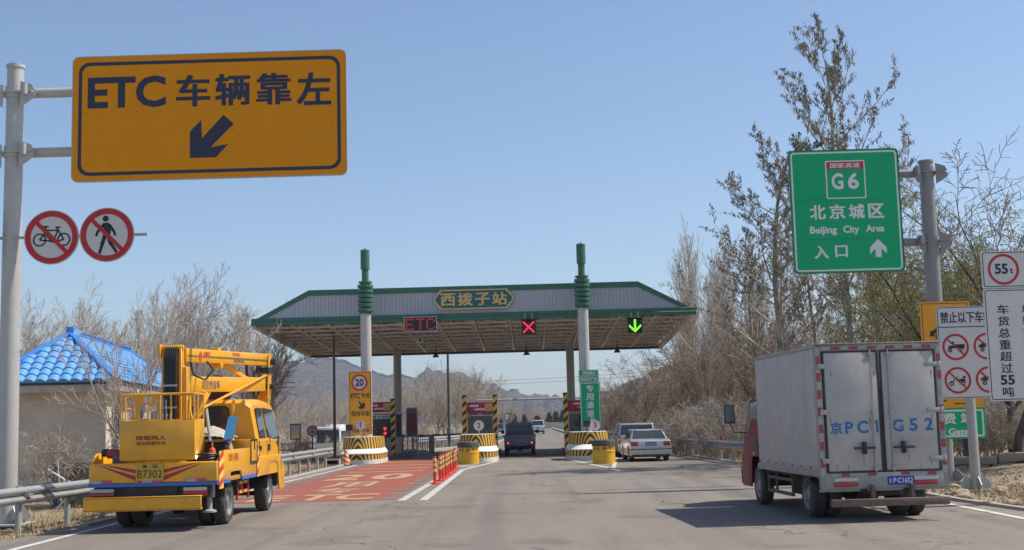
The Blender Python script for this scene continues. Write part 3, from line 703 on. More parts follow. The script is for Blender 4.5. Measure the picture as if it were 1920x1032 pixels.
BANR = mat('banner_red', (.36, .012, .045), .5, 0, .1, 3, .1)
def booth(x, y, w, zb0, zb1, lab, fig):
    t = thing('toll_booth', lab, 'toll booth', (x, y, .2), 0, 'toll booths'); h = w / 2
    part('lower_wall', GREYP, t, lambda b: (b.box(-h, h, 0, .06, 0, .85), b.box(-h, h, 2.94, 3, 0, .85), b.box(-h, -h + .06, .06, 2.94, 0, .85), b.box(h - .06, h, .06, 2.94, 0, .85)))
    for dx, dy in ((-1, 0), (1, 0), (-1, 1), (1, 1)): part('corner_frame', STEEL, t, lambda b: b.box(dx * (h - .04) - .04, dx * (h - .04) + .04, dy * 2.94, dy * 2.94 + .06, .85, 2.1))
    g_ = glass('booth_glass', (.03, .045, .045), .08, .72)
    part('front_window', g_, t, lambda b: b.box(-h + .08, h - .08, .02, .035, .86, 1.86)); part('side_window', g_, t, lambda b: b.box(-h + .015, -h + .03, .1, 2.9, .86, 2.08)); part('side_window', g_, t, lambda b: b.box(h - .03, h - .015, .1, 2.9, .86, 2.08)); part('rear_window', g_, t, lambda b: b.box(-h + .08, h - .08, 2.95, 2.97, .86, 2.08))
    part('name_strip', SIGNW, t, lambda b: b.box(-h + .08, h - .08, -.01, .04, 1.87, 2.06))
    b = MB(); k = 12
    for i in range(k):
        if abs(i - 5.5) < 1: continue
        c = -h + .16 + (w - .32) * i / (k - 1); b.plate([(c - .04, 1.91), (c + .04, 1.91), (c + .04, 2.02), (c - .04, 2.02)], (0, -.01, 0), 'S', .004)
    b.plate(disc(.05, 14, 0, 1.965), (0, -.01, 0), 'S', .005); b.build('blue_print', mat('strip_blue', (.02, .12, .22), .5), t, kind='stuff')
    part('roof', STEEL, t, lambda b: b.box(-h - .08, h + .08, -.12, 3.1, 2.1, 2.18), bevel=.01)
    bn = part('banner', BANR, t, lambda b: b.box(-h - .02, h + .02, -.16, -.08, zb0 - .2, zb1 - .2), bevel=.005)
    zc = (zb0 + zb1) / 2 - .2
    if fig:
        b = MB()
        for (sx, sy, ww) in ((-.38, .09, .42), (-.12, -.08, .48)):
            for q in range(4): b.plate([(sx + q * ww / 4, sy - .05), (sx + q * ww / 4 + ww / 5, sy - .05), (sx + q * ww / 4 + ww / 5 + .03, sy + .05), (sx + q * ww / 4 + .03, sy + .05)], (-.1, -.16, zc), 'S', .003)
            b.plate([(sx - .12, sy - .012), (sx, sy - .012), (sx, sy + .012), (sx - .12, sy + .012)], (-.1, -.16, zc), 'S', .003)
        b.build('white_print', TEXTW, bn)
        b = MB(); b.plate(rr(.42, .4, .12, 4, .45, 0), (0, -.16, zc), 'S', .003); b.build('golden_print', mat('banner_gold', (.62, .33, .12), .5, 0, .4, 9), bn)
    part('desk', GREYP, t, lambda b: b.box(-h + .1, h - .1, .3, .8, .78, .84)); part('inner_panel', mat('pale_panel', (.5, .52, .5), .6), t, lambda b: b.box(-h + .3, h - .3, 1.6, 1.66, .9, 1.4))  # desk and a plain pale upright panel inside the booth
    return t
booth(-7.92, 66.0, 1.75, 2.42, 2.95, 'toll booth with red banner behind the yellow 20 sign', True)
booth(-2.42, 61.8, 1.36, 2.22, 2.74, 'toll booth with red banner between two striped posts behind number 2', True)
booth(2.72, 61.9, 1.66, 2.2, 2.72, 'toll booth with red banner behind the green lane sign', True)

# ---- yellow and green boards on the columns
t = thing('lane_sign', 'tall yellow board with speed limit 20 and ETC lettering', 'sign', (-8.14, 60.3, 3.05))
part('board', SIGNY, t, lambda b: b.plate(rr(1.1, 2.62, .05), (0, 0, 0), 'S', .03)); part('border', SIGNK, t, lambda b: b.ring((0, 0, 0), 0, 0, 'S', .004, off=.03, out=rr(1.03, 2.55, .05), inn=rr(.99, 2.51, .05)))
part('limit_disc', SIGNW, t, lambda b: b.plate(disc(.36, 36, -.03, .77), (0, 0, 0), 'S', .004, off=.03)); part('limit_ring', SIGNR, t, lambda b: b.ring((-.03, 0, .77), .31, .40, 'S', .006, off=.03))
txt('20', .42, .36, SIGNK, t, (-.03, 0, .77), 'S', 'numeral', .03, .004, .036)
txt('ETC', .44, .25, SIGNK, t, (-.23, 0, .13), 'S', 'lettering', .03, .004, .032); txt('专用', .42, .24, SIGNK, t, (.25, 0, .14), 'S', 'lettering', .02, .004, .032); txt('保持车距', .9, .25, SIGNK, t, (0, 0, -.72), 'S', 'lettering', .02, .004, .032)
def arrow(L_, w, hw, hl, ang, cx, cy):
    p = [(-w / 2, -L_ / 2), (-w / 2, L_ / 2 - hl), (-hw / 2, L_ / 2 - hl * 1.35), (-hw / 2, L_ / 2 - hl * .62), (0, L_ / 2), (hw / 2, L_ / 2 - hl * .62), (hw / 2, L_ / 2 - hl * 1.35), (w / 2, L_ / 2 - hl)]
    a = R(ang); return [(cx + x * math.cos(a) - y * math.sin(a), cy + x * math.sin(a) + y * math.cos(a)) for x, y in p]
part('arrow', SIGNK, t, lambda b: b.plate(arrow(.5, .13, .36, .2, -137, .02, -.30), (0, 0, 0), 'S', .004, off=.032))
t = thing('distance_sign', 'small yellow board hung under the yellow 20 sign', 'sign', (-8.12, 60.3, 1.52))
part('board', SIGNY, t, lambda b: b.plate(rr(1.08, .42, .04), (0, 0, 0), 'S', .03)); part('border', SIGNK, t, lambda b: b.ring((0, 0, 0), 0, 0, 'S', .004, off=.03, out=rr(1.02, .36, .03), inn=rr(.98, .32, .03)))
txt('间距10米', .88, .24, SIGNK, t, (0, 0, .0), 'S', 'lettering', .02, .004, .032)
t = thing('green_lane_sign', 'tall green board with white vertical characters on the right column', 'sign', (2.97, 60.3, 2.55))
part('board', SIGNG, t, lambda b: b.plate(rr(.98, 1.98, .04), (0, 0, 0), 'S', .03)); part('border', TEXTW, t, lambda b: b.ring((0, 0, 0), 0, 0, 'S', .004, off=.03, out=rr(.93, 1.93, .03), inn=rr(.87, 1.87, .03)))
for i, c_ in enumerate('专用通道'): txt(c_, .36, .33, TEXTW, t, (-.01, 0, .70 - i * .40), 'S', 'character', .035, .004, .032)
part('arrow', TEXTW, t, lambda b: b.plate(arrow(.4, .1, .27, .16, -155, .03, -.77), (0, 0, 0), 'S', .004, off=.032))
t = thing('relief_goods_sign', 'small green board with two lines of characters above the green lane sign', 'sign', (2.93, 60.3, 3.84))
part('board', SIGNG, t, lambda b: b.plate(rr(.96, .6, .04), (0, 0, 0), 'S', .03)); part('border', TEXTW, t, lambda b: (b.ring((0, 0, .148), 0, 0, 'S', .004, off=.03, out=rr(.91, .27, .02), inn=rr(.88, .24, .02)), b.ring((0, 0, -.142), 0, 0, 'S', .004, off=.03, out=rr(.91, .27, .02), inn=rr(.88, .24, .02))))
txt('抢险救灾', .66, .17, TEXTW, t, (.03, 0, .148), 'S', 'lettering', .03, .004, .032); txt('鲜活农产品', .8, .17, TEXTW, t, (0, 0, -.142), 'S', 'lettering', .03, .004, .032)

# ================================================================== VEHICLES
def wheel(parent, x, y, r, w, side, dual=False, name='wheel'):
    b = MB(); s = side; xs_ = [(x, s)]
    def prof(x0, d):
        return [(r * .62, x0), (r * .72, x0 - .01 * d), (r * .93, x0 + .0 * d), (r * .985, x0 - .03 * d), (r, x0 - .06 * d), (r, x0 - w * d + .06 * d), (r * .985, x0 - w * d + .03 * d), (r * .93, x0 - w * d), (r * .6, x0 - w * d)]
    b.lathe(prof(x, s), (0, y, r), 32, ax='x', cap=False)
    if dual: b.lathe(prof(x - s * (w + .05), s), (0, y, r), 32, ax='x', cap=False)
    for i in range(32):
        a = 2 * PI * i / 32
        for k in (0, 1):
            xx = x - s * (.05 + k * (w - .1) * .55); c = Vector((xx, y + (r + .002) * math.cos(a), r + (r + .002) * math.sin(a))); 
            b.beam(c, c - Vector((s * (w - .12) * .42, 0, 0)), .045 * r / .4, .012, up=(0, math.cos(a), math.sin(a)))
    o = b.build(name, RUB, parent, smooth=True)
    b = MB(); dp = .07 if dual else .03
    b.lathe([(r * .63, x + s * .002), (r * .58, x - s * .012), (r * .54, x - s * dp), (r * .26, x - s * dp * .8), (r * .24, x - s * dp * .2), (0, x - s * dp * .1)], (0, y, r), 26, ax='x', cap=False)
    for i in range(6):
        a = 2 * PI * i / 6; b.cyl((x - s * dp * .9, y + r * .36 * math.cos(a), r + r * .36 * math.sin(a)), .018, s * .03, 6, ax='x')
    rm = b.build('rim', RIM, o, smooth=True)
    b = MB()
    for i in range(8):
        a = 2 * PI * (i + .5) / 8; b.cyl((x - s * (dp - .004), y + r * .46 * math.cos(a), r + r * .46 * math.sin(a)), r * .055, s * .003, 8, ax='x')
    b.build('rim_hole', DARK, o)
    return o

# ---------------------------------------------------------------- yellow aerial work truck
T = thing('aerial_work_truck', 'yellow bucket lift truck seen from behind with folded boom and work basket', 'truck', (-6.755, 22.4, 0)); T['label'] = 'yellow bucket lift truck seen from behind with folded boom and work basket'
HW = 1.155
part('chassis', DARK, T, lambda b: (b.box(-.4, -.28, .15, 5.9, .55, .78), b.box(.28, .4, .15, 5.9, .55, .78), b.box(-.9, .9, .25, .9, .60, .80), b.cyl((-.85, 1.45, .4), .07, 1.7, 10, ax='x'), b.box(-.5, .5, 1.15, 1.75, .35, .6), b.cyl((-.85, 4.95, .38), .05, 1.7, 10, ax='x'), b.box(-.75, -.35, 2.2, 3.2, .42, .75), b.box(-.6, .6, 3.6, 5.6, .45, .8)), bevel=.02)
for s in (-1, 1):
    wheel(T, s * 1.02, 1.45, .41, .23, s, True); wheel(T, s * 1.05, 4.95, .41, .25, s)
    part('mudguard', BLACKM, T, lambda b: b.arc(lambda u, v: (v, 1.45 + .52 * math.cos(u), .44 + .52 * math.sin(u)), [R(10 + 16 * i) for i in range(11)], [s * .5, s * 1.06]), smooth=True, rec=False)
# deck and sides
part('deck', mat('deck_yellow', (.52, .26, .015), .5, 0, .15, 3, .4), T, lambda b: b.box(-HW + .03, HW - .03, .05, 3.25, .82, .90), bevel=.01)
def sidep(s):
    o = [(0.05, .86), (.96, .86), (1.04, .985), (1.86, .985), (1.94, .86), (3.22, .86), (3.22, 1.40), (.34, 1.40), (.12, 1.23), (.05, 1.22)]
    b = MB(); b.plate(o if s > 0 else [(-y, z) for y, z in o], (s * (HW - .04), 0, 0), 'E' if s > 0 else 'W', .04); return b.build('side_panel', YEL, T, bevel=.008)
for s in (-1, 1): sidep(s)
part('tailgate', YEL, T, lambda b: (b.box(-HW, HW, 0, .05, .865, 1.22), b.box(-HW - .001, -HW + .08, .05, .2, .865, 1.22), b.box(HW - .06, HW + .001, .045, .2, .865, 1.22)), bevel=.03, seg=3)
part('blue_band', BLUES, T, lambda b: (b.box(-HW - .004, HW + .004, -.004, .05, .80, .862), b.box(HW - .01, HW + .006, .051, .99, .80, .862), b.box(HW - .01, HW + .006, 1.93, 3.2, .80, .862), b.box(-HW - .006, -HW + .01, .051, .99, .80, .862)))
b = MB()
for s in (-1, 1):
    q_ = lambda x: -.05 + s * x
    b.plate([(q_(.90), 1.212), (q_(.25), 1.10), (q_(0), 1.06), (q_(0), .985), (q_(.25), 1.03)], (0, 0, 0), 'S', .003); b.plate([(q_(.98), 1.212), (q_(.25), .985), (q_(0), .905), (q_(0), .868), (q_(.18), .868), (q_(.25), .90)], (0, 0, 0), 'S', .0034)
b.build('red_chevron', mat('chevron_red', (.42, .02, .03), .5, 0, .1, 4, .15), T)
b = MB()
for c in (-.92, -.02, .78): b.plate([(c - .18, .866), (c, .866), (c, .925), (c - .18, .925)], (0, -.004, 0), 'S', .003)
for c in (.12, .5, 2.05, 2.4, 2.75, 3.05): b.plate([(c - .08, .87), (c, .87), (c, .93), (c - .08, .93)], (HW + .001, 0, 0), 'E', .003)
b.build('white_reflector', REFW, T)
b = MB()
for c in (-.92, -.02, .78): b.plate([(c, .866), (c + .18, .866), (c + .18, .925), (c, .925)], (0, -.004, 0), 'S', .003)
for c in (.12, .5, 2.05, 2.4, 2.75, 3.05): b.plate([(c, .87), (c + .08, .87), (c + .08, .93), (c, .93)], (HW + .001, 0, 0), 'E', .003)
b.build('pink_reflector', mat('reflector_pink', (.55, .07, .12), .4), T)
np_ = part('number_plate', mat('plate_yellow', (.58, .36, .02), .5, 0, .1, 8, .2, (.3, .22, .1)), T, lambda b: b.plate(rr(.50, .30, .02), (-.05, -.012, 1.055), 'S', .012), bevel=.002, seg=1)
txt('冀', .075, .065, SIGNK, np_, (-.14, -.024, 1.155), 'S', 'numeral', .01, .003, .001); txt('G', .085, .065, SIGNK, np_, (.045, -.024, 1.155), 'S', 'numeral', .03, .003, .001); txt('B7302', .44, .14, SIGNK, np_, (-.05, -.024, 1.02), 'S', 'numeral', .0, .003, .001)
b = MB(); b.cyl((-.15, -.035, 1.19), .012, .02, 8, ax='y'); b.cyl((.09, -.035, 1.19), .012, .02, 8, ax='y'); b.build('plate_bolt', STEEL, T)
for s in (-.93, .74):
    tl = part('tail_light', REDL, T, lambda b: b.box(s - .22, s + .22, .06, .12, .61, .70), bevel=.015); part('upper_lens', WLENS, tl, lambda b: b.box(s - .21, s + .21, .062, .118, .702, .77), bevel=.01)
part('light_bracket', BLACKM, T, lambda b: (b.box(-1.1, .98, .125, .16, .58, .80), b.box(-.55, .42, .07, .12, .6, .79)))
part('rear_bumper', YEL, T, lambda b: (b.box(-1.2, .90, -.14, -.09, .39, .62), b.box(-1.2, .90, -.14, -.02, .60, .63), b.box(-1.2, .90, -.14, -.02, .38, .41)), bevel=.006, seg=1)
part('bumper_bracket', BLACKM, T, lambda b: (b.box(-.42, -.3, -.05, .3, .45, .62), b.box(.28, .4, -.05, .3, .45, .62)))
# warning boards
def wboard(y0, y1, z0, z1):
    b = MB(); b.face([(HW + .012, y0, z0), (HW + .012, y1, z0), (HW + .012, y1, z1), (HW + .012, y0, z1)], 0, [(0, 0), (-.45, 0), (-.45 + (z1 - z0) / .24, 0), ((z1 - z0) / .24, 0)]); o = b.build('warning_strip', RY, T, rec=False)
    part('strip_back', BLACKM, o, lambda b: b.box(HW - .01, HW + .008, y0 - .015, y1 + .015, z0 - .01, z1 + .01))
wboard(.10, .42, .72, 1.39); wboard(3.24, 3.42, .80, 1.40)
# outrigger jack, ladder, tool box
part('outrigger', GREYP, T, lambda b: (b.cyl((.86, .62, .30), .05, .5, 12), b.lathe([(.13, .28), (.13, .31), (.05, .34)], (.86, .62, 0), 16), b.box(.78, .94, .55, .7, .55, .86)), smooth=True)
lad = MB(); b = MB()
for z in (.52, .70):
    n_ = 5
    for i in range(n_): (b if i % 2 == 0 else lad).box(1.0, 1.04, 2.05 + i * .2, 2.25 + i * .2, z, z + .055)
b.box(1.0, 1.04, 2.05, 2.09, .4, .85); b.box(1.0, 1.04, 3.0, 3.04, .4, .85); b.box(1.0, 1.04, 2.45, 2.48, .5, .8)
b.build('side_guard', REFR, T); lad.build('side_guard_yellow', YEL, T)
tb = part('tool_box', YEL, T, lambda b: b.box(HW - .35, HW + .02, 2.62, 3.2, 1.10, 1.56), bevel=.01)
part('box_trim', BLACKM, tb, lambda b: b.ring((HW + .02, 2.91, 1.33), 0, 0, 'E', .008, out=rr(.6, .48, .02), inn=rr(.52, .40, .02))); part('latch', BLACKM, tb, lambda b: b.box(HW + .02, HW + .035, 2.9, 2.94, 1.36, 1.54))
txt('高空作业', .30, .15, mat('letter_orange', (.66, .16, .02), .5), T, (HW, 1.0, 1.26), 'E', 'lettering', .02, .002, .002); txt('车辆电话', .42, .15, MATS['letter_orange'], T, (HW, 1.42, 1.26), 'E', 'lettering', .03, .002, .002)
# double cab
cab = MB()
CF, CR = 6.1, 3.42
sec = [(CR, .80, 1.10, 2.30), (CR + .12, .80, 1.13, 2.37), (4.6, .80, 1.14, 2.40), (5.35, .80, 1.14, 2.36), (5.62, .80, 1.13, 2.22), (5.95, .72, 1.10, 1.55), (6.12, .50, 1.08, 1.25)]
def ringc(y, zb_, hw, zt):
    bl = 1.52 if zt > 1.6 else zt - .12; k = max(0, (zt - bl)) * .16
    return [(-hw, zb_), (-hw, bl), (-hw + k, zt - .10), (-hw + k + .14, zt), (0, zt + .03), (hw - k - .14, zt), (hw - k, zt - .10), (hw, bl), (hw, zb_)]
rings = [[(x, y, z) for x, z in ringc(y, a, h_, zt)] for y, a, h_, zt in sec]
for r0, r1 in zip(rings, rings[1:]):
    for i in range(8): cab.face([r0[i], r0[i + 1], r1[i + 1], r1[i]])
cab.face(rings[0]); cab.face(rings[-1]); cab.build('cab', YEL, T, bevel=.0, smooth=True)
# lower cab flank around the front wheel
b = MB()
fl = [(3.44, .80), (4.38, .80), (4.46, .98), (4.62, 1.06), (5.25, 1.06), (5.42, .95), (5.50, .60), (5.56, .42), (6.12, .42), (6.12, .9), (5.6, 1.2), (3.44, 1.2)]
for s in (-1, 1): b.plate(fl if s > 0 else [(-y, z) for y, z in fl], (s * 1.125, 0, 0), 'E' if s > 0 else 'W', .035)
b.build('cab_flank', YEL, T, bevel=.01)
part('wheel_arch', BLACKM, T, lambda b: [b.arc(lambda u, v: (v, 4.95 + .50 * math.cos(u), .50 + .54 * math.sin(u)), [R(15 * i) for i in range(13)], [s * .7, s * 1.12]) for s in (-1, 1)], smooth=True, rec=False)
part('roof_rib', YEL, T, lambda b: [b.box(-.78 + i * .2, -.72 + i * .2, CR - .03, CR + .2, 2.27, 2.385) for i in range(9)], bevel=.02)
part('cab_rear_pillar', YEL, T, lambda b: (b.box(.58, .66, CR - .05, CR + .02, .95, 2.3), b.box(-.66, -.58, CR - .05, CR + .02, .95, 2.3)), bevel=.02)
part('rear_window', GLS, T, lambda b: b.plate(rr(1.16, .62, .1), (-.06, CR - .001, 1.92), 'S', .01)); part('window_seal', BLACKM, T, lambda b: b.ring((-.06, CR - .001, 1.92), 0, 0, 'S', .016, out=rr(1.22, .68, .12), inn=rr(1.15, .61, .1)))
def sidewin(poly, nm='side_window'):
    b = MB(); q = []
    for y, z in poly:
        hw = 1.14 - max(0, z - 1.52) * .165; q.append((hw + .004, y, z))
    b.face(q); b.build(nm, GLS, T, rec=False)
    c = (sum(p[0] for p in poly) / len(poly), sum(p[1] for p in poly) / len(poly)); b = MB(); k = len(poly)
    for i in range(k):
        p, p2 = poly[i], poly[(i + 1) % k]; o1_, o2_ = [((p_[0] - c[0]) * 1.1 + c[0], (p_[1] - c[1]) * 1.09 + c[1]) for p_ in (p, p2)]
        f = lambda p_: (1.14 - max(0, p_[1] - 1.52) * .165 + .003, *p_); b.face([f(p), f(p2), f(o2_), f(o1_)])
    b.build('window_seal', BLACKM, T, rec=False)
sidewin([(3.66, 1.60), (4.22, 1.60), (4.22, 2.18), (3.66, 2.18)]); sidewin([(4.42, 1.60), (5.0, 1.56), (5.5, 1.38), (5.62, 1.6), (5.35, 2.14), (4.42, 2.18)])
b = MB()
for y in (3.56, 4.32, 5.56): b.box(1.10, 1.145, y, y + .012, 1.0, 1.52)
b.build('door_seam', BLACKM, T); part('door_handle', BLACKM, T, lambda b: (b.box(1.14, 1.17, 4.42, 4.56, 1.30, 1.44), b.box(1.14, 1.165, 3.62, 3.72, 1.32, 1.42)), bevel=.02)
part('door_emblem', SIGNR, T, lambda b: (b.ring((1.145, 4.62, 1.62 - .04), .03, .05, 'E', .004), b.plate([(-.06, -.15), (.06, -.15), (0, -.06)], (1.145, 4.62, 1.62), 'E', .004)))
mr = part('side_mirror', BLACKM, T, lambda b: (b.box(1.36, 1.60, 5.75, 5.83, 1.50, 1.86), b.tube([(1.12, 5.75, 1.28), (1.45, 5.8, 1.26), (1.5, 5.8, 1.50)], .015, 8)), bevel=.02); part('mirror_glass', mat('mirror', (.30, .34, .38), .12, .7), mr, lambda b: b.box(1.38, 1.58, 5.742, 5.749, 1.53, 1.83))
# turntable, column, booms
bx0 = -.12
part('turntable', YEL, T, lambda b: (b.cyl((-.25, 1.9, .9), .42, .12, 28), b.box(-.62, .12, 1.6, 2.2, 1.02, 1.28)), bevel=.01)
part('column', YEL, T, lambda b: (b.box(-.33, -.29, 1.6, 2.05, 1.0, 3.40), b.box(.02, .07, 1.55, 2.05, 1.0, 3.36), b.box(-.29, .02, 1.98, 2.03, 1.0, 3.2), b.box(.07, .16, 1.62, 1.95, 1.0, 3.0), b.plate([(.07, 0), (.42, 0), (.30, .55), (.12, 1.35), (.07, 1.35)], (0, 1.72, 1.25), 'S', .05)), bevel=.008, seg=1)
part('hose_bundle', HOSE, T, lambda b: [b.tube([(-.23 + .04 * i, 1.82, 3.36), (-.24 + .042 * i, 1.60, 3.41), (-.235 + .042 * i, 1.50, 3.2), (-.23 + .041 * i, 1.50, 2.5), (-.22 + .036 * i, 1.50, 1.95), (-.18 + .02 * i, 1.56, 1.62)], .0205, 8) for i in range(6)], smooth=True)
part('hose_clamp', STEEL, T, lambda b: (b.box(-.26, .01, 1.465, 1.49, 2.62, 2.66), b.box(-.25, .0, 1.465, 1.49, 2.2, 2.24)))
part('top_pulley', YEL, T, lambda b: (b.cyl((-.36, 1.62, 3.38), .05, .45, 14, ax='x'), b.box(-.37, -.33, 1.5, 1.75, 3.2, 3.44)), bevel=.008)
def bl(p, q, w, h, nm, m=YEL, bev=.012):
    return part(nm, m, T, lambda b: b.beam(p, q, w, h), bevel=bev)
P0, P1 = (.01, 1.75, 3.235), (.74, 5.95, 3.32)
bl(P0, P1, .22, .27, 'upper_boom'); bl((.127, 1.78, 3.225), (.845, 5.85, 3.31), .012, .03, 'boom_groove', mat('groove', (.22, .13, .03), .6), 0)
bl((.05, 1.95, 2.67), (.72, 5.75, 2.76), .2, .31, 'lower_boom')
bl((.25, 2.9, 2.62), (-.1, 2.1, 1.4), .12, .12, 'lift_cylinder'); bl((.30, 3.9, 3.15), (.62, 5.3, 2.78), .09, .09, 'fold_cylinder')
part('boom_clamp', YEL, T, lambda b: (b.beam((.28, 3.3, 3.08), (.30, 3.42, 3.09), .26, .10), b.beam((.29, 3.3, 3.42), (.31, 3.45, 3.43), .12, .09)), bevel=.005)
b = MB(); o = [(-.15, -.62), (.15, -.62), (.18, -.2), (.18, .55), (.02, .78), (-.16, .3)]
for dx in (-.10, .10):
    n0 = len(b.v); b.beam((.74 + dx, 5.95, 2.42), (.76 + dx, 6.0, 3.42), .03, .34, up=(0, 1, 0))
b.build('knuckle_plate', YEL, T, bevel=.006)
part('knuckle_pin', BLACKM, T, lambda b: (b.cyl((.55, 6.02, 3.28), .07, .44, 14, ax='x'), b.cyl((.55, 6.0, 2.72), .06, .42, 14, ax='x'), b.box(.60, .9, 5.7, 6.1, 3.02, 3.14)))
part('end_bracket', YEL, T, lambda b: (b.cyl((.78, 6.02, 3.42), .06, .1, 12, ax='x'), b.beam((.84, 6.05, 3.42), (.86, 6.1, 2.98), .05, .05), b.box(.62, .84, 5.9, 6.1, 2.2, 2.62)), bevel=.006)
part('boom_hose', HOSE, T, lambda b: (b.tube([(.62, 5.6, 3.3), (.70, 5.55, 3.0), (.72, 5.5, 2.6), (.66, 5.45, 2.42), (.60, 5.45, 2.6), (.6, 5.5, 3.05)], .025, 8), b.tube([(.15, 1.9, 3.1), (.22, 1.85, 2.85), (.42, 2.0, 2.75), (.55, 2.1, 2.95), (.4, 2.2, 3.12)], .022, 8), b.tube([(.5, 5.2, 3.2), (.52, 5.2, 2.6)], .03, 8)), smooth=True)
part('diagonal_stay', YEL, T, lambda b: b.tube([(.86, 6.0, 3.02), (.38, 1.95, 2.2), (.05, 1.85, 1.85)], .028, 8), smooth=True)
part('hose_reel', mat('reel_maroon', (.13, .018, .016), .5, 0, .1, 3, .2), T, lambda b: b.cyl((.10, 4.15, 2.60), .33, .05, 36, ax='y'), bevel=.01)
part('boom_rest', YEL, T, lambda b: (b.beam((.28, 2.55, 2.52), (.05, 2.3, 1.7), .16, .1), b.box(-.1, .25, 2.2, 2.4, 1.0, 1.8)), bevel=.01)
o = txt('高空作业车', .86, .17, mat('letter_blue_grey', (.10, .12, .20), .5), T, (0, 0, 0), 'E', 'lettering', .0, .002, 0)
o.location = (.322, 2.85, 2.69); o.rotation_euler = (R(1.3), 0, R(-9.5))
for (s_, w, h, y, z, mtl) in (('◎', .14, .2, 2.35, 3.235, 'letter_orange_red'), ('京城重工', .34, .09, 2.65, 3.30, 'letter_orange_red'), ('举升安全', .38, .07, 4.1, 3.36, 'letter_orange_red'), ('83380006', .55, .055, 4.25, 3.22, 'letter_blue_grey')):
    m_ = mat(mtl, (.60, .08, .03) if 'orange' in mtl else (.1, .12, .2), .5); o = txt(s_, w, h, m_, T, (0, 0, 0), 'E', 'lettering', .02, .002, 0); o.location = (.133 + (y - 1.78) * .1765, y, z); o.rotation_euler = (R(1.2), 0, R(-9.9))
# work basket
part('basket_shell', YEL, T, lambda b: (b.box(-.62, .74, .04, .09, 1.26, 1.98), b.box(-.62, -.57, .09, .72, 1.26, 1.98), b.box(.69, .74, .09, .72, 1.26, 1.98), b.box(-.62, .74, .67, .72, 1.26, 1.62), b.box(-.57, .69, .09, .67, 1.26, 1.30)), bevel=.02)
bb = MB()
Z0, Z1 = 1.98, 2.44
for x in (-.60, -.08 - .02, .30, .72): bb.tube([(x, .065, Z0), (x, .065, Z1)], .016, 8)
for x in (-.50, .45): bb.tube([(x, .7, 1.6), (x, .7, Z1)], .016, 8)
for y in (.3, .7): bb.tube([(-.60, y, Z0), (-.60, y, Z1)], .016, 8); bb.tube([(.72, y, Z0), (.72, y, Z1)], .016, 8)
bb.tube([(-.60, .7, Z1), (-.60, .065, Z1), (.72, .065, Z1), (.72, .7, Z1)], .022, 8); bb.tube([(-.60, .7, Z1), (-.2, .7, Z1)], .02, 8); bb.tube([(.3, .7, Z1), (.72, .7, Z1)], .02, 8)
bb.tube([(-.60, .35, 2.2), (-.60, .7, 2.2)], .012, 8)
bb.build('basket_rail', YEL, T, smooth=True)
part('basket_panel', YEL, T, lambda b: b.ring((-.30, .70, 2.2), 0, 0, 'S', .04, out=rr(.46, .48, .02), inn=rr(.34, .26, .02, cy=-.06)))
part('notice', SIGNW, T, lambda b: b.plate(rr(.16, .11, .01), (-.30, .655, 2.36), 'S', .004))
part('valve_block', STEEL, T, lambda b: [b.cyl((-.16 + i * .075, .60, 1.95), .02, .14, 8) for i in range(5)] + [b.box(-.2, .2, .56, .66, 1.9, 1.98)] + [b.tube([(-.15 + i * .07, .6, 2.07), (-.12 + i * .055, .62, 2.35)], .007, 6) for i in range(4)])
txt('限载两人', .54, .085, mat('letter_dark_red', (.33, .03, .02), .5), T, (-.05, .04, 1.66), 'S', 'lettering', .025, .002, .002); txt('请勿超载安全', .54, .07, MATS['letter_dark_red'], T, (-.05, .04, 1.565), 'S', 'lettering', .025, .002, .002)
# loose gear on the deck (each rests on the truck)
t = thing('operator_seat', 'blue plastic operator seat on the yellow truck deck', 'seat', (-6.08, 24.3, 1.5)); BS = mat('seat_blue', (.03, .20, .42), .4, 0, .1, 4, .1)
part('backrest', BS, t, lambda b: b.arc(lambda u, v: (.22 + .10 * v + .05 * math.sin(u), .28 * math.sin(u) * .8, .08 + .44 * v), [R(-70 + 20 * i) for i in range(8)], [0, .25, .5, .75, 1]), smooth=True, rec=False)
part('seat_pan', BS, t, lambda b: b.arc(lambda u, v: (-.22 + .45 * u, -.22 + .44 * v, .06 - .05 * math.sin(PI * v) - .03 * math.sin(PI * u)), [i / 6 for i in range(7)], [i / 6 for i in range(7)]), smooth=True, rec=False)
part('post', BLACKM, t, lambda b: (b.cyl((0, 0, -.6), .03, .62, 8), b.box(-.2, .2, -.2, .2, -.03, .0)))
part('control_lever', GREYP, T, lambda b: b.tube([(.36, 2.25, 2.25), (.52, 2.0, 1.55)], .035, 8), smooth=True)
def cone(x, y, z, h, lab, r=.17):
    t = thing('traffic_cone', lab, 'cone', (x, y, z)); b = MB()
    for i in range(6):
        z0, z1 = h * i / 6, h * (i + 1) / 6; rr0, rr1 = r * (1 - i / 6 * .8), r * (1 - (i + 1) / 6 * .8)
        us = [2 * PI * j / 16 for j in range(17)]
        b.arc(lambda u, v: ((rr0 + (rr1 - rr0) * v) * math.cos(u), (rr0 + (rr1 - rr0) * v) * math.sin(u), z0 + (z1 - z0) * v), us, [0, 1], uvf=lambda u, v: (u / (2 * PI) * 2 + (i + v) * .55, 0))
    b.build('cone_body', stripes('orange_cream_stripes', (.62, .07, .02), (.72, .58, .35)), t, smooth=True, rec=False); part('base', BLACKM, t, lambda b: b.box(-r * 1.15, r * 1.15, -r * 1.15, r * 1.15, -.02, .02)); part('tip', BLACKM, t, lambda b: b.cyl((0, 0, h - .01), r * .24, .04, 10))
cone(-6.02, 25.1, .94, .78, 'striped traffic cone standing on the truck deck behind the cab', .24)
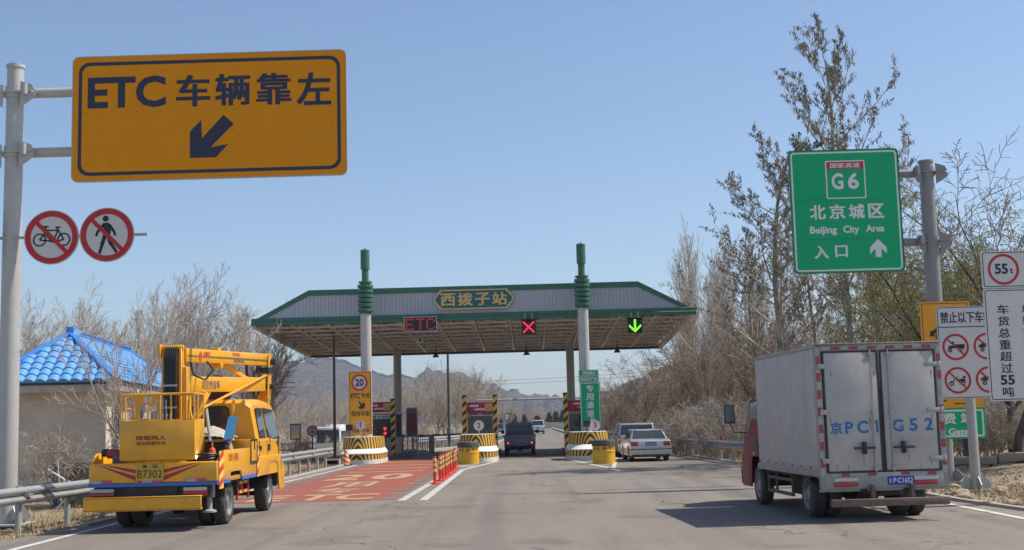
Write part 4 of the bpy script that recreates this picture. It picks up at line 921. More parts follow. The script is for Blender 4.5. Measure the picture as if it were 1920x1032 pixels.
t = thing('gas_bottle', 'small orange bottle standing on the truck deck', 'bottle', (-6.02, 23.7, .92)); part('bottle_body', ORNG, t, lambda b: b.lathe([(0, .0), (.07, .0), (.07, .42), (.05, .5), (.02, .52), (.02, .58), (0, .58)], n=14), smooth=True); part('valve', STEEL, t, lambda b: b.cyl((0, 0, .58), .015, .05, 8))
b = MB()
b.arc(lambda u, v: (-6.35 + .42 * u + .03 * noise.noise((u * 4, v * 4, 1)), 24.9 + .5 * v, 1.62 + .22 * math.sin(PI * min(1, max(0, .5 + u * .5))) * math.cos(v * PI / 2 * .9) + .06 * noise.noise((u * 5, v * 5, 3))), [-1 + i / 8 for i in range(17)], [-1 + i / 6 for i in range(13)])
tagit(b.build('cloth_bundle', TARP, smooth=True, rec=False), 'bundle of grey cloth lying behind the operator seat', 'cloth')
part('gear_box', BLACKM, T, lambda b: b.box(.05, .75, 2.3, 2.9, .92, 1.5), bevel=.02)
b = MB()
for i in range(5): b.tube([(-5.98 + .26 * math.cos(a) + .01 * i, 22.75 + .2 * math.sin(a), .97 + .04 * i + .02 * math.sin(a * 2 + i)) for a in [2 * PI * j / 18 for j in range(19)]], .02, 6)
b.v = [(x, y, z + .2) for x, y, z in b.v]
tagit(b.build('coiled_cable', HOSE, smooth=True), 'coil of dark cable lying on the tail of the yellow truck', 'cable')
t = thing('work_lamp', 'small red and black work lamp at the left rear of the yellow truck', 'lamp', (-7.62, 22.75, 1.24)); part('housing', REDL, t, lambda b: b.cyl((-.06, 0, .15), .09, .18, 14, ax='x')); part('cover', BLACKM, t, lambda b: b.cyl((-.16, 0, .17), .075, .1, 14, ax='x')); part('foot', RUST, t, lambda b: b.box(.05, .25, -.1, .1, -.05, .2))

# ---------------------------------------------------------------- white box truck
BXR = R(3.5)
B = thing('box_truck', 'white box truck with closed rear doors and a red cab on the right', 'truck', (5.855, 20.9, 0), BXR)
BXW = mat('box_white', (.50, .475, .44), .55, 0, .08, 1.2, .36, (.29, .26, .23)); BXF = mat('box_frame', (.33, .33, .32), .5, .3, .1, 3, .3, (.2, .17, .14))
h = 1.07; zt = 2.92; z0 = .80
def bp(nm, m, fn, **k): return part(nm, m, B, fn, **k)
b = MB(); b.box(-h + .02, h - .02, .06, 4.2, z0, zt - .03)
b.build('cargo_box', BXW, B, bevel=.012)
b = MB()
for i in range(4):
    y = .70 + i * .9
    for s in (-1, 1): b.box(s * (h - .02) - .002, s * (h - .02) + .003, y, y + .012, z0 + .06, zt - .1)
b.build('side_seam', mat('seam_grey', (.38, .38, .38), .6), B)
for s in (-1, 1):
    bp('top_rail', BXF, lambda b: b.box(s * (h - .03) - .035, s * (h - .03) + .035, .0, 4.22, zt - .05, zt), bevel=.01); bp('bottom_rail', BXF, lambda b: b.box(s * (h - .02) - .03, s * (h - .02) + .03, .0, 4.22, z0 - .07, z0 + .04), bevel=.006)
    bp('corner_post', BXF, lambda b: b.box(s * (h - .05) - .055, s * (h - .05) + .055, -.01, .1, z0 - .28, zt - .052), bevel=.01)
bp('rear_header', BXF, lambda b: (b.box(-h + .06, h - .06, -.01, .08, zt - .11, zt - .002), b.box(-h, h, -.06, .08, zt, zt + .02)), bevel=.006)
bp('rear_sill', mat('sill_grey', (.36, .37, .36), .5, .3, .1, 3, .35, (.2, .17, .13)), lambda b: (b.box(-h + .07, h - .07, -.012, .08, z0 - .27, z0 - .002), b.box(-h - .01, h + .01, .01, .12, z0 - .31, z0 - .272)), bevel=.006)
for s in (-1, 1):
    x0_, x1_ = (-.935, -.035) if s < 0 else (.035, .935)
    d = bp('rear_door', BXW, lambda b: b.box(x0_, x1_, -.025, .03, z0 + .02, zt - .13), bevel=.01)
    part('gasket', BLACKM, d, lambda b: b.ring(((x0_ + x1_) / 2, -.02, (z0 + zt - .11) / 2), 0, 0, 'S', .014, out=rr(x1_ - x0_ + .045, zt - z0 - .11, .02), inn=rr(x1_ - x0_ - .012, zt - z0 - .165, .02)))
    xr = s * .15
    part('lock_rod', STEEL, d, lambda b: (b.cyl((xr - .0, -.055, z0 + .0), .014, zt - z0 - .1, 10),) + tuple(b.box(xr - .035, xr + .035, -.085, -.025, z, z + .05) for z in (z0 + .03, zt - .19)) + (b.cyl((xr, -.055, z0 + .96), .035, .04, 12),), smooth=True)
    part('lock_handle', BLACKM, d, lambda b: (b.beam((xr, -.08, z0 + .40), (xr + s * .36, -.09, z0 + .40), .03, .035), b.box(xr + s * .18 - .03, xr + s * .18 + .03, -.1, -.025, z0 + .30, z0 + .5), b.cyl((xr + s * .18, -.1, z0 + .33), .02, .05, 8, ax='y')), bevel=.004)
    for z in (zt - .36, z0 + 1.0, z0 + .20):
        xa = s * .985
        part('hinge', STEEL, d, lambda b: (b.box(xa - .13 - s * .08, xa + .07 - s * .0, -.05, -.025, z - .04, z + .04), b.box(xa - .10 - s * .08, xa + .02 - s * .0, -.062, -.05, z - .012, z + .012), b.cyl((xa + s * .03, -.05, z - .05), .018, .1, 10)), bevel=.006)
b = MB(); b2 = MB()
for s in (-1, 1):                                                        # broken red and white reflective tape
    z = z0 - .12; k = 0
    for k in range(15):
        zz = z0 - .05 + k * .142; q = b if k % 2 else b2
        if k in (4, 9) and s > 0: continue
        q.plate([(s * (h - .045) - .035, zz), (s * (h - .045) + .035, zz), (s * (h - .045) + .035, zz + .138), (s * (h - .045) - .035, zz + .138)], (0, -.011, 0), 'S', .003)
for k in range(12):
    x = -h + .12 + k * .155; (b if k % 2 else b2).plate([(x, zt - .085), (x + .15, zt - .085), (x + .15, zt - .035), (x, zt - .035)], (0, -.011, 0), 'S', .003)
for x, c in ((-.88, 0), (-.73, 1), (-.58, 0), (-.43, 0), (-.28, 1), (.28, 1), (.43, 0), (.58, 0), (.72, 1), (.86, 0)): (b if c else b2).plate([(x, z0 - .06), (x + .145, z0 - .06), (x + .145, z0 - .01), (x, z0 - .01)], (0, -.014, 0), 'S', .003)
for k in range(14): (b if k % 2 else b2).plate([(-(.25 + k * .29 + .14), z0 + .06), (-(.25 + k * .29), z0 + .06), (-(.25 + k * .29), z0 + .10), (-(.25 + k * .29 + .14), z0 + .10)], (-h + .02, 0, 0), 'W', .004)
b.build('red_tape', REFR, B); b2.build('white_tape', REFW, B)
bp('rust_streak', mat('rust_streak', (.30, .22, .15), .8, 0, .3, 14), lambda b: [b.plate([(x - .012, z), (x + .012, z), (x + .004, z - l_), (x - .003, z - l_ * .9)], (0, -.0255, 0), 'S', .0006) for x, z, l_ in ((-.86, 1.72, .14), (-.80, .94, .10), (.85, 1.72, .18), (.80, .95, .08), (-.20, 1.7, .22), (.21, 1.66, .15), (-.34, 1.1, .20), (.42, 1.08, .13), (-.6, .93, .09), (.6, .92, .07), (-.82, 2.48, .12), (.88, 2.46, .14))], kind='stuff')
LB = mat('letter_blue', (.03, .17, .42), .6, 0, .15, 9, .1)
for c_, x, w_, hh in (('京', -.775, .20, .20), ('P', -.555, .14, .20), ('C', -.33, .19, .21), ('G', .27, .18, .21), ('5', .53, .14, .21), ('2', .79, .14, .21)):
    txt(c_, w_, hh, LB, B, (x, -.026, 1.55 + x * .02), 'S', 'character', .03, .003, .001)
bp('character', LB, lambda b: b.plate([(-.015, -.10), (.02, -.10), (.02, .105), (-.005, .105), (-.045, .07), (-.045, .04), (-.015, .06)], (-.085, -.026, 1.55), 'S', .003, off=.001))
bp('stencil_gap', BXW, lambda b: (b.box(.19, .35, -.0335, -.0305, 1.537, 1.551), b.box(-.60, -.50, -.0335, -.0305, 1.50, 1.512)))
npl = bp('number_plate', BLUEP, lambda b: b.plate(rr(.44, .14, .015), (.265, -.014, .655), 'S', .012)); txt('京', .05, .075, TEXTW, npl, (.085, -.026, .655), 'S', 'character', .01, .002, .001); txt('P·C1652', .33, .09, TEXTW, npl, (.30, -.026, .655), 'S', 'numeral', .02, .002, .001)
for x in (-.66, .68):
    tl = bp('tail_light', REDL, lambda b: b.box(x - .2, x + .2, -.052, -.015, .575, .65), bevel=.012); part('upper_lens', WLENS, tl, lambda b: b.box(x - .2, x + .2, -.05, -.015, .653, .715), bevel=.006)
bp('underrun_bar', RUST, lambda b: b.box(-.98, .98, -.25, -.16, .26, .38), bevel=.008); bp('bar_bracket', RUST, lambda b: (b.box(-.28, -.22, -.16, -.05, .3, .6), b.box(.38, .44, -.16, -.05, .3, .6)))
bp('chassis', DARK, lambda b: (b.box(-.42, -.3, 0, 5.6, .48, .72), b.box(.3, .42, 0, 5.6, .48, .72), b.cyl((-.9, 1.15, .40), .08, 1.8, 10, ax='x'), b.box(-.2, .2, .95, 1.35, .28, .55), b.cyl((-.9, 4.95, .38), .05, 1.8, 10, ax='x'), b.box(-.7, -.45, 2.2, 3.2, .3, .65), b.box(-.5, .5, 3.7, 5.6, .42, .75), b.box(-.95, .95, .2, 4.2, .66, .74)), bevel=.02)
bp('spare_wheel', RUB, lambda b: b.lathe([(.2, .40), (.36, .40), (.38, .44), (.38, .54), (.36, .58), (.2, .58)], (.1, .25 + .25, 0), 26), smooth=True)
for s in (-1, 1): wheel(B, s * .98, 1.15, .40, .22, s, True); wheel(B, s * 1.0, 4.55, .39, .22, s)
for s in (-1, 1):
    bp('mud_flap', BLACKM, lambda b: (b.arc(lambda u, v: (v, 1.15 + .5 * math.cos(u), .40 + .5 * math.sin(u)), [R(35 + 15 * i) for i in range(9)], [s * .5, s * 1.03]),), smooth=True, rec=False)
    bp('side_guard', RUST, lambda b: (b.beam((s * 1.0, 1.95, .34), (s * 1.0, 3.75, .34), .04, .06), b.beam((s * 1.0, 1.95, .60), (s * 1.0, 3.75, .60), .04, .05), b.beam((s * 1.0, 2.0, .32), (s * 1.0, 2.0, .72), .04, .04), b.beam((s * 1.0, 3.1, .32), (s * 1.0, 3.1, .72), .04, .04), b.beam((s * 1.0, 3.7, .32), (s * 1.0, 3.7, .72), .04, .04)))
# cab
CRED = mat('cab_red', (.20, .010, .020), .45, 0, .15, 2, .14, (.13, .06, .05), spec=.3); c0, c1 = 4.32, 5.95
b = MB(); sec = [(c0, .95, .96, 2.14), (c0 + .12, .95, .98, 2.2), (5.1, .95, .98, 2.18), (5.4, .62, .98, 2.06), (5.75, .55, .97, 1.40), (5.95, .5, .95, 1.2)]
rings = []
for y, zb_, hw, ztt in sec:
    bl_ = 1.34 if ztt > 1.5 else ztt - .1; k = max(0, ztt - bl_) * .1
    rings.append([(x, y, z) for x, z in [(-hw, zb_), (-hw, bl_), (-hw + k, ztt - .08), (-hw + k + .12, ztt), (hw - k - .12, ztt), (hw - k, ztt - .08), (hw, bl_), (hw, zb_)]])
for r0, r1 in zip(rings, rings[1:]):
    for i in range(7): b.face([r0[i], r0[i + 1], r1[i + 1], r1[i]])
b.face(rings[0]); b.face(rings[-1]); b.build('cab', CRED, B, smooth=True)
b = MB(); fl = [(c0, 1.0), (4.92, 1.0), (5.06, .86), (5.12, .45), (5.2, .32), (5.95, .32), (5.95, .9), (5.5, 1.1), (c0, 1.1)]
fl = [(y + .0, z) for y, z in fl]
for s in (-1, 1): b.plate(fl if s > 0 else [(-y, z) for y, z in fl], (s * .965, 0, 0), 'E' if s > 0 else 'W', .03)
b.build('cab_flank', CRED, B, bevel=.01)
for s in (-1, 1):
    b = MB(); f = lambda y, z: (s * (.982 - max(0, z - 1.34) * .1), y, z); b.face([f(4.52, 1.28), f(5.1, 1.2), f(5.56, 1.38), f(5.32, 2.02), f(4.52, 2.08)]); b.build('side_window', glass('cab_window', (.04, .07, .07), .06), B, rec=False)
    b = MB(); O_ = [(4.46, 1.22), (5.1, 1.13), (5.66, 1.34), (5.36, 2.09), (4.46, 2.13)]; I_ = [(4.52, 1.28), (5.1, 1.2), (5.56, 1.38), (5.32, 2.02), (4.52, 2.08)]
    for i_ in range(5): j_ = (i_ + 1) % 5; b.face([f(*O_[i_]), f(*O_[j_]), f(*I_[j_]), f(*I_[i_])])
    b.build('window_seal', BLACKM, B, rec=False)
    bp('wheel_arch', BLACKM, lambda b: b.arc(lambda u, v: (v, 4.55 + .52 * math.cos(u), .46 + .50 * math.sin(u)), [R(12 * i) for i in range(16)], [s * .6, s * .97]), smooth=True, rec=False)
bp('door_handle', BLACKM, lambda b: b.box(-1.0, -.975, 4.5, 4.62, 1.08, 1.22), bevel=.01); txt('轻卡', .2, .07, TEXTW, B, (-.996, 4.85, 1.0), 'W', 'lettering', .02, .002, .001)
bp('sun_deflector', mat('pale_green_grey', (.40, .48, .46), .5), lambda b: b.box(-.85, .85, 4.4, 4.9, 2.2, 2.42, taper=(.06, .1)), bevel=.03)
mr = bp('side_mirror', mat('mirror_shell', (.08, .03, .04), .4), lambda b: (b.box(-1.42, -1.20, 5.50, 5.60, 1.62, 2.02), b.tube([(-.98, 5.4, 1.42), (-1.25, 5.5, 1.44), (-1.30, 5.54, 1.62)], .015, 8)), bevel=.03); part('mirror_glass', mat('mirror', (.30, .34, .38), .12, .7), mr, lambda b: b.box(-1.40, -1.22, 5.492, 5.499, 1.65, 1.99))
bp('front_bumper', mat('bumper_maroon', (.16, .012, .02), .5), lambda b: b.box(-1.0, 1.0, 5.95, 6.05, .35, .7), bevel=.03)

# ---------------------------------------------------------------- cars
def prism(b, prof, hw, m=0):
    n = len(prof); s0 = len(b.v)
    for s in (-1, 1):
        for y, z in prof: b.v.append((s * hw, y, z))
    b.f.append(tuple(range(s0, s0 + n))); b.mi.append(m); b.f.append(tuple(range(s0 + n, s0 + 2 * n))[::-1]); b.mi.append(m)
    for i in range(n): j = (i + 1) % n; b.f.append((s0 + i, s0 + j, s0 + n + j, s0 + n + i)); b.mi.append(m)
def arch(yc, r, zc, zb_, n=9): return [(yc - r, zb_)] + [(yc - r * math.cos(PI * i / (n - 1)), zc + r * math.sin(PI * i / (n - 1))) for i in range(n)] + [(yc + r, zb_)]
def car(name, label, x, y, rz, paint_, kind, plate=None, group=None, glassm=None):
    t = thing(name, label, {'sedan': 'car', 'mpv': 'minivan', 'van': 'van'}[kind], (x, y, 0), rz, group)
    P = {'sedan': dict(L=4.35, hw=.83, zb=.2, belt=.86, roof=1.30, rw=(.50, 1.12), fw=(3.15, 2.45), tail=[(.02, .42), (.0, .62), (.07, .85), (.5, .92)], hood=[(3.2, .88), (4.1, .74), (4.33, .6), (4.35, .3)], wh=(.88, 3.4, .30)),
         'mpv': dict(L=4.7, hw=.89, zb=.22, belt=.98, roof=1.53, rw=(.06, .30), fw=(3.9, 2.8), tail=[(.0, .35), (-.02, .6), (.02, .98)], hood=[(3.9, .96), (4.5, .8), (4.68, .6), (4.7, .3)], wh=(.85, 3.7, .31)),
         'van': dict(L=4.6, hw=.86, zb=.25, belt=1.1, roof=1.78, rw=(.03, .16), fw=(4.5, 3.8), tail=[(.0, .35), (-.02, .6), (.0, 1.1)], hood=[(4.45, 1.0), (4.6, .7), (4.6, .3)], wh=(.8, 3.5, .3))}[kind]
    hw = P['hw']; r1, r2, wr = P['wh']; gl = glassm or GLS
    prof = [(.06, P['zb'])] + arch(r1, wr + .04, wr, P['zb']) + arch(r2, wr + .04, wr, P['zb']) + [(P['L'] - .05, P['zb'])] + P['hood'][::-1] + P['tail'][::-1]
    b = MB(); prism(b, prof, hw); b.build('body', paint_, t, bevel=.05, seg=3)
    yb0, yt0 = P['rw']; yb1, yt1 = P['fw']; zb_, zr = P['belt'] - .02, P['roof']; hb, ht = hw - .03, hw - (.20 if kind == 'sedan' else .13)
    b = MB(); n = len(b.v)
    b.v += [(-hb, yb0, zb_), (hb, yb0, zb_), (hb, yb1, zb_), (-hb, yb1, zb_), (-ht, yt0, zr), (ht, yt0, zr), (ht, yt1, zr), (-ht, yt1, zr)]
    for q in ((0, 3, 2, 1), (4, 5, 6, 7), (0, 1, 5, 4), (1, 2, 6, 5), (2, 3, 7, 6), (3, 0, 4, 7)): b.f.append(q); b.mi.append(0)
    b.build('roof', paint_, t, bevel=.05, seg=3)
    def quad(nm, A, Bq, Cq, Dq, u0, u1, v0, v1, off):
        A, Bq, Cq, Dq = map(Vector, (A, Bq, Cq, Dq)); g = lambda u, v: (A * (1 - u) + Bq * u) * (1 - v) + (Dq * (1 - u) + Cq * u) * v
        nrm = (Bq - A).cross(Dq - A).normalized() * off; b = MB(); b.face([g(u0, v0) + nrm, g(u1, v0) + nrm, g(u1, v1) + nrm, g(u0, v1) + nrm]); b.build(nm, gl, t, rec=False)
    quad('rear_window', (-hb, yb0, zb_), (hb, yb0, zb_), (ht, yt0, zr), (-ht, yt0, zr), .05, .95, .08, .88, .006)
    quad('windscreen', (hb, yb1, zb_), (-hb, yb1, zb_), (-ht, yt1, zr), (ht, yt1, zr), .05, .95, .05, .9, .006)
    for s, (A, Bq, Cq, Dq) in ((1, ((hb, yb0, zb_), (hb, yb1, zb_), (ht, yt1, zr), (ht, yt0, zr))), (-1, ((-hb, yb1, zb_), (-hb, yb0, zb_), (-ht, yt0, zr), (-ht, yt1, zr)))):
        for u0, u1 in (((.05, .30), (.33, .62), (.65, .93)) if kind != 'sedan' else ((.10, .46), (.50, .90))): quad('side_window', A, Bq, Cq, Dq, u0, u1, .08, .86, .006)
    for s in (-1, 1): wheel(t, s * (hw - .02), r1, wr, .19, s); wheel(t, s * (hw - .02), r2, wr, .19, s)
    part('underbody', DARK, t, lambda b: b.box(-hw + .12, hw - .12, .25, P['L'] - .2, P['zb'] - .02, P['zb'] + .2))
    if kind == 'sedan':
        for s in (-1, 1): tl = part('tail_light', REDL, t, lambda b: b.box(s * .66 - .14, s * .66 + .14, -.005, .12, .62, .82), bevel=.02); part('amber_lens', mat('amber', (.6, .14, .03), .3), tl, lambda b: b.box(s * .66 - .13, s * .66 + .13, -.009, .0, .76, .80))
        part('bumper', paint_, t, lambda b: b.box(-hw - .01, hw + .01, -.06, .25, .28, .52), bevel=.04, seg=3); part('bumper_strip', BLACKM, t, lambda b: b.box(-hw - .012, hw + .012, -.068, .2, .475, .505), bevel=.005); part('chrome_strip', STEEL, t, lambda b: b.box(-hw - .01, hw + .01, -.066, .2, .51, .53)); part('valance', DARK, t, lambda b: b.box(-hw + .06, hw - .06, -.03, .2, .20, .28)); part('exhaust', RUST, t, lambda b: b.cyl((-.42, -.09, .24), .035, .2, 10, ax='y'))
        pz = .72
    elif kind == 'mpv':
        for s in (-1, 1): tl = part('tail_light', REDL, t, lambda b: b.box(s * .82 - .06, s * .82 + .06, -.045, .12, .62, .98), bevel=.02); part('clear_lens', WLENS, tl, lambda b: b.box(s * .82 - .05, s * .82 + .05, -.05, .0, .76, .86))
        part('bumper', paint_, t, lambda b: b.box(-hw - .01, hw + .01, -.1, .25, .3, .55), bevel=.04, seg=3); part('valance', DARK, t, lambda b: b.box(-hw + .06, hw - .06, -.05, .2, .2, .3)); part('tailgate_handle', STEEL, t, lambda b: b.box(-.12, .12, -.06, 0, .84, .9), bevel=.01); part('roof_rail', STEEL, t, lambda b: (b.box(-.72, -.68, .4, 3, 1.54, 1.58), b.box(.68, .72, .4, 3, 1.54, 1.58)))
        part('side_mirror', paint_, t, lambda b: (b.box(-1.1, -.9, 3.3, 3.42, .98, 1.14), b.box(.9, 1.1, 3.3, 3.42, .98, 1.14)), bevel=.03); pz = .74
    else:
        for s in (-1, 1): part('tail_light', REDL, t, lambda b: b.box(s * .80 - .05, s * .80 + .05, -.03, .1, .55, .9), bevel=.02)
        part('bumper', BLACKM, t, lambda b: b.box(-hw, hw, -.08, .2, .28, .46), bevel=.03); part('bumper_strip', REFR, t, lambda b: b.box(-.45, .45, -.09, -.08, .30, .34)); pz = .8
    if plate:
        p = part('number_plate', BLUEP, t, lambda b: b.plate(rr(.44, .14, .01), (0, -.02, pz), 'S', .012)); txt(plate, .38, .09, TEXTW, p, (0, -.032, pz), 'S', 'numeral', .02, .002, .001)
    return t
SILV = mat('silver_paint', (.50, .50, .49), .32, .45, .04, 2, .12, coat=.5); SILV2 = mat('silver_blue_paint', (.42, .45, .48), .32, .4, .04, 2, .1, coat=.5)
car('silver_sedan', 'silver sedan with square red tail lights nearest in lane 3', 4.93, 51.2, R(1.5), SILV, 'sedan', '京E·L2905')
car('silver_minivan', 'silver minivan with tall tail lights just ahead of the silver sedan', 4.92, 57.4, 0, SILV2, 'mpv')
car('white_van', 'white minibus seen from behind on the road beyond the booths', 1.05, 158, 0, mat('van_white', (.66, .67, .68), .4, 0, .05, 2, .08, coat=.3), 'van', '京F·38201')
car('blue_car', 'blue car whose roof shows above the pickup cab', -2.55, 128, 0, mat('car_blue', (.10, .16, .30), .3, .3, .05, 2, coat=.5), 'mpv')
car('pale_car', 'pale car partly hidden behind the right striped post of booth 2', -4.3, 122, PI, mat('car_pale', (.55, .56, .58), .3, .2, .05, 2, coat=.5), 'sedan')
car('grey_car', 'dark grey car just to the left of the white minibus ahead', -.9, 150, 0, mat('car_grey', (.22, .22, .23), .3, .3, .05, 2, coat=.5), 'sedan')
# pickup in lane 2
K = thing('pickup_truck', 'dusty grey pickup with rear frame waiting in lane 2', 'pickup', (-.52, 64.6, 0)); PG = mat('pickup_grey', (.17, .18, .19), .45, .1, .12, 2, .35, (.3, .27, .24)); PG2 = mat('tailgate_dusty', (.33, .32, .31), .6, .1, .15, 3, .35, (.24, .21, .19))
b = MB(); prism(b, [(.0, .46)] + arch(1.0, .4, .36, .46) + arch(3.9, .4, .36, .46) + [(4.9, .46), (4.95, .9), (4.0, 1.08), (2.0, 1.02), (.0, 1.0)], .80); b.build('body', PG, K, bevel=.03)
b = MB(); b.v += [(-.76, 1.9, 1.0), (.76, 1.9, 1.0), (.76, 4.0, 1.05), (-.76, 4.0, 1.05), (-.62, 2.05, 1.66), (.62, 2.05, 1.66), (.62, 3.3, 1.66), (-.62, 3.3, 1.66)]
for q in ((0, 3, 2, 1), (4, 5, 6, 7), (0, 1, 5, 4), (1, 2, 6, 5), (2, 3, 7, 6), (3, 0, 4, 7)): b.f.append(q); b.mi.append(0)
b.build('cab', PG, K, bevel=.05, seg=3)
part('rear_window', glass('pickup_glass', (.03, .045, .05), .08), K, lambda b: b.face([(-.62, 1.90, 1.12), (.62, 1.90, 1.12), (.54, 2.01, 1.56), (-.54, 2.01, 1.56)]), rec=False)
part('tailgate', PG2, K, lambda b: b.box(-.80, .82, -.06, 0, .55, 1.04), bevel=.015); part('bed_rail', PG2, K, lambda b: (b.box(-.84, -.76, 0, 1.9, .98, 1.05), b.box(.76, .84, 0, 1.9, .98, 1.05)), bevel=.01)
part('rear_frame', GREYP, K, lambda b: (b.tube([(-.76, .3, 1.0), (-.62, 1.5, 1.70), (.62, 1.5, 1.70), (.76, .3, 1.0)], .025, 8), b.tube([(-.25, 1.6, 1.0), (-.25, 1.6, 1.7)], .02, 8), b.tube([(.25, 1.6, 1.0), (.25, 1.6, 1.7)], .02, 8), b.tube([(-.72, 1.0, 1.28), (.72, 1.0, 1.28)], .02, 8)))
part('tail_panel', mat('pickup_stickers', (.10, .10, .12), .5, 0, .5, 12, .5, (.4, .12, .08)), K, lambda b: b.box(-.7, .7, 1.0, 1.02, 1.03, 1.26))
txt('京P5H030', 1.15, .16, mat('letter_grey_blue', (.06, .16, .24), .6), K, (.02, -.061, .90), 'S', 'lettering', .02, .003, .001)
part('reflector_strip', REFR, K, lambda b: [b.box(x, x + .12, -.068, -.06, .74, .77) for x in (-.5, -.34, .2, .42)])
BR = emis('brake_light', (1, .03, .05), 3)
for s in (-.60, .62): tl = part('tail_light', REDL, K, lambda b: b.box(s - .12, s + .12, -.09, -.05, .60, .70), bevel=.01); part('brake_lamp', BR, tl, lambda b: b.plate(disc(.04, 12), (s, -.09, .65), 'S', .005))
p = part('number_plate', BLUEP, K, lambda b: b.plate(rr(.44, .14, .01), (.05, -.09, .56), 'S', .012)); txt('京P·5H030', .38, .08, TEXTW, p, (.05, -.102, .56), 'S', 'numeral', .02, .002, .001)
part('underbody', DARK, K, lambda b: (b.box(-.55, .55, .1, 4.7, .30, .5), b.box(-.12, .12, .9, 1.2, .22, .35), b.box(-.7, .7, .95, 1.05, .32, .4)))
for s in (-1, 1): wheel(K, s * .80, 1.0, .34, .22, s); wheel(K, s * .80, 3.9, .34, .2, s)
part('side_mirror', BLACKM, K, lambda b: (b.box(-1.02, -.84, 3.3, 3.4, 1.1, 1.28), b.box(.84, 1.02, 3.3, 3.4, 1.1, 1.28)), bevel=.02)
# coach on the lower road
O = thing('white_coach', 'white coach behind the guardrail with a wide dark windscreen', 'bus', (-17.75, 110, -1.35)); WH = mat('coach_white', (.66, .68, .69), .4, 0, .05, 1, .08, coat=.3)
part('body', WH, O, lambda b: b.box(-1.15, 1.15, 0, 9, .35, 3.02, taper=(.08, .1)), bevel=.12, seg=3); part('roof_unit', WH, O, lambda b: b.box(-.8, .8, 3.2, 6.4, 3.0, 3.22, taper=(.1, .15)), bevel=.04)
part('windscreen', GLS, O, lambda b: b.face([(-1.0, .015, 1.6), (1.0, .015, 1.6), (.98, .05, 2.75), (-.98, .05, 2.75)]), rec=False)
for i in range(6): part('side_window', GLS, O, lambda b: b.box(1.10, 1.14, .5 + i * 1.4, 1.84 + i * 1.4, 1.65, 2.65))
part('emblem', GREYP, O, lambda b: b.ring((0, -.005, 1.15), .13, .17, 'S', .01)); part('bumper', GREYP, O, lambda b: b.box(-1.12, 1.12, -.05, .1, .3, .6), bevel=.03)
for s in (-.85, .85): part('headlight', WLENS, O, lambda b: b.box(s - .18, s + .18, -.03, .05, .75, .95), bevel=.03)
for s in (-1, 1): wheel(O, s * 1.1, 2.2, .48, .3, s); wheel(O, s * 1.1, 6.9, .48, .3, s)

# ================================================================== BIG SIGNS
GP = mat('gantry_paint', (.46, .46, .44), .5, .1, .08, 1.5, .2, (.28, .25, .2))
def clampset(t, z, s, r, L_):
    """bracket with gusset plates and an arm running towards s"""
    a = part('bracket', GP, t, lambda b: (b.box(-.38, .42, -.22, .22, z - .035, z + .0), b.plate([(-.18, 0), (-.38, 0), (-.38, -.08), (-.28, -.24), (-.18, -.32)], (0, -.17, z - .036), 'S', .02), b.plate([(.18, 0), (.48, 0), (.48, -.10), (.32, -.22), (.18, -.30)], (0, -.17, z - .036), 'S', .02), b.plate([(-.18, 0), (-.38, 0), (-.38, .10), (-.18, .13)], (0, -.17, z), 'S', .02), b.plate([(.18, 0), (.48, 0), (.42, .12), (.18, .20)], (0, -.17, z), 'S', .02), b.cyl((0, 0, z - .12), r + .03, .24, 20), b.cyl((s * .30, -.25, z - .1), .05, .22, 10)))
    part('arm', GP, t, lambda b: b.cyl((s * .3, 0, z - .02), .1, s * L_, 14, ax='x'), smooth=True)
LP_ = thing('sign_gantry_pole', 'tall grey steel pole at the left edge carrying the big yellow sign', 'pole', (-10.42, 24.9, 0))
part('shaft', GP, LP_, lambda b: b.tube([(0, 0, .02), (0, 0, 5), (0, 0, 9.33)], [.20, .19, .165], 24), smooth=True); part('cap', GP, LP_, lambda b: b.cyl((0, 0, 9.3), .185, .07, 24))
clampset(LP_, 8.78, 1, .165, 6.2); clampset(LP_, 7.53, 1, .17, 6.2)
part('base_plate', GP, LP_, lambda b: b.box(-.42, .42, -.42, .42, .0, .04), bevel=.01)
for i in range(6): part('gusset', GP, LP_, lambda b: b.beam((.18 * math.cos(i * PI / 3 + .3), .18 * math.sin(i * PI / 3 + .3), .28), (.36 * math.cos(i * PI / 3 + .3), .36 * math.sin(i * PI / 3 + .3), .06), .02, .3))
part('anchor_bolt', RUST, LP_, lambda b: [b.cyl((.36 * math.cos(i * PI / 4), .36 * math.sin(i * PI / 4), .04), .025, .07, 6) for i in range(8)])
part('sign_bar', GP, LP_, lambda b: b.cyl((-1.6, -.16, 5.73), .03, 4.4, 10, ax='x'))
t = thing('direction_sign', 'huge yellow sign with dark ETC lettering and arrow pointing down left', 'sign', (-6.345, 24.72, 8.13))
part('board', BIGY, t, lambda b: b.plate(rr(5.58, 2.58, .12), (0, 0, 0), 'S', .04)); part('border', NAVY, t, lambda b: b.ring((0, 0, 0), 0, 0, 'S', .004, off=.04, out=rr(5.36, 2.36, .22), inn=rr(5.22, 2.22, .17)))
part('edge_rim', GP, t, lambda b: b.ring((0, 0, 0), 0, 0, 'S', .05, out=rr(5.62, 2.62, .14), inn=rr(5.58, 2.58, .12)))
part('panel_seam', mat('seam_yellow', (.6, .28, .01), .6), t, lambda b: b.box(-2.6, 2.6, -.0425, -.04, .118, .126))
part('rivet', mat('rivet', (.34, .17, .02), .4, .5), t, lambda b: [b.plate(disc(.014, 8, -2.5 + .5 * i, z), (0, 0, 0), 'S', .004, off=.04) for i in range(11) for z in (-.95, -.3, .13, .98)], kind='stuff')
part('panel_seam', MATS['seam_yellow'], t, lambda b: b.box(-2.6, 2.6, -.0425, -.04, -.622, -.615))
txt('ETC', 1.60, .66, NAVY, t, (-1.69, 0, .54), 'S', 'lettering', .03, .004, .042)
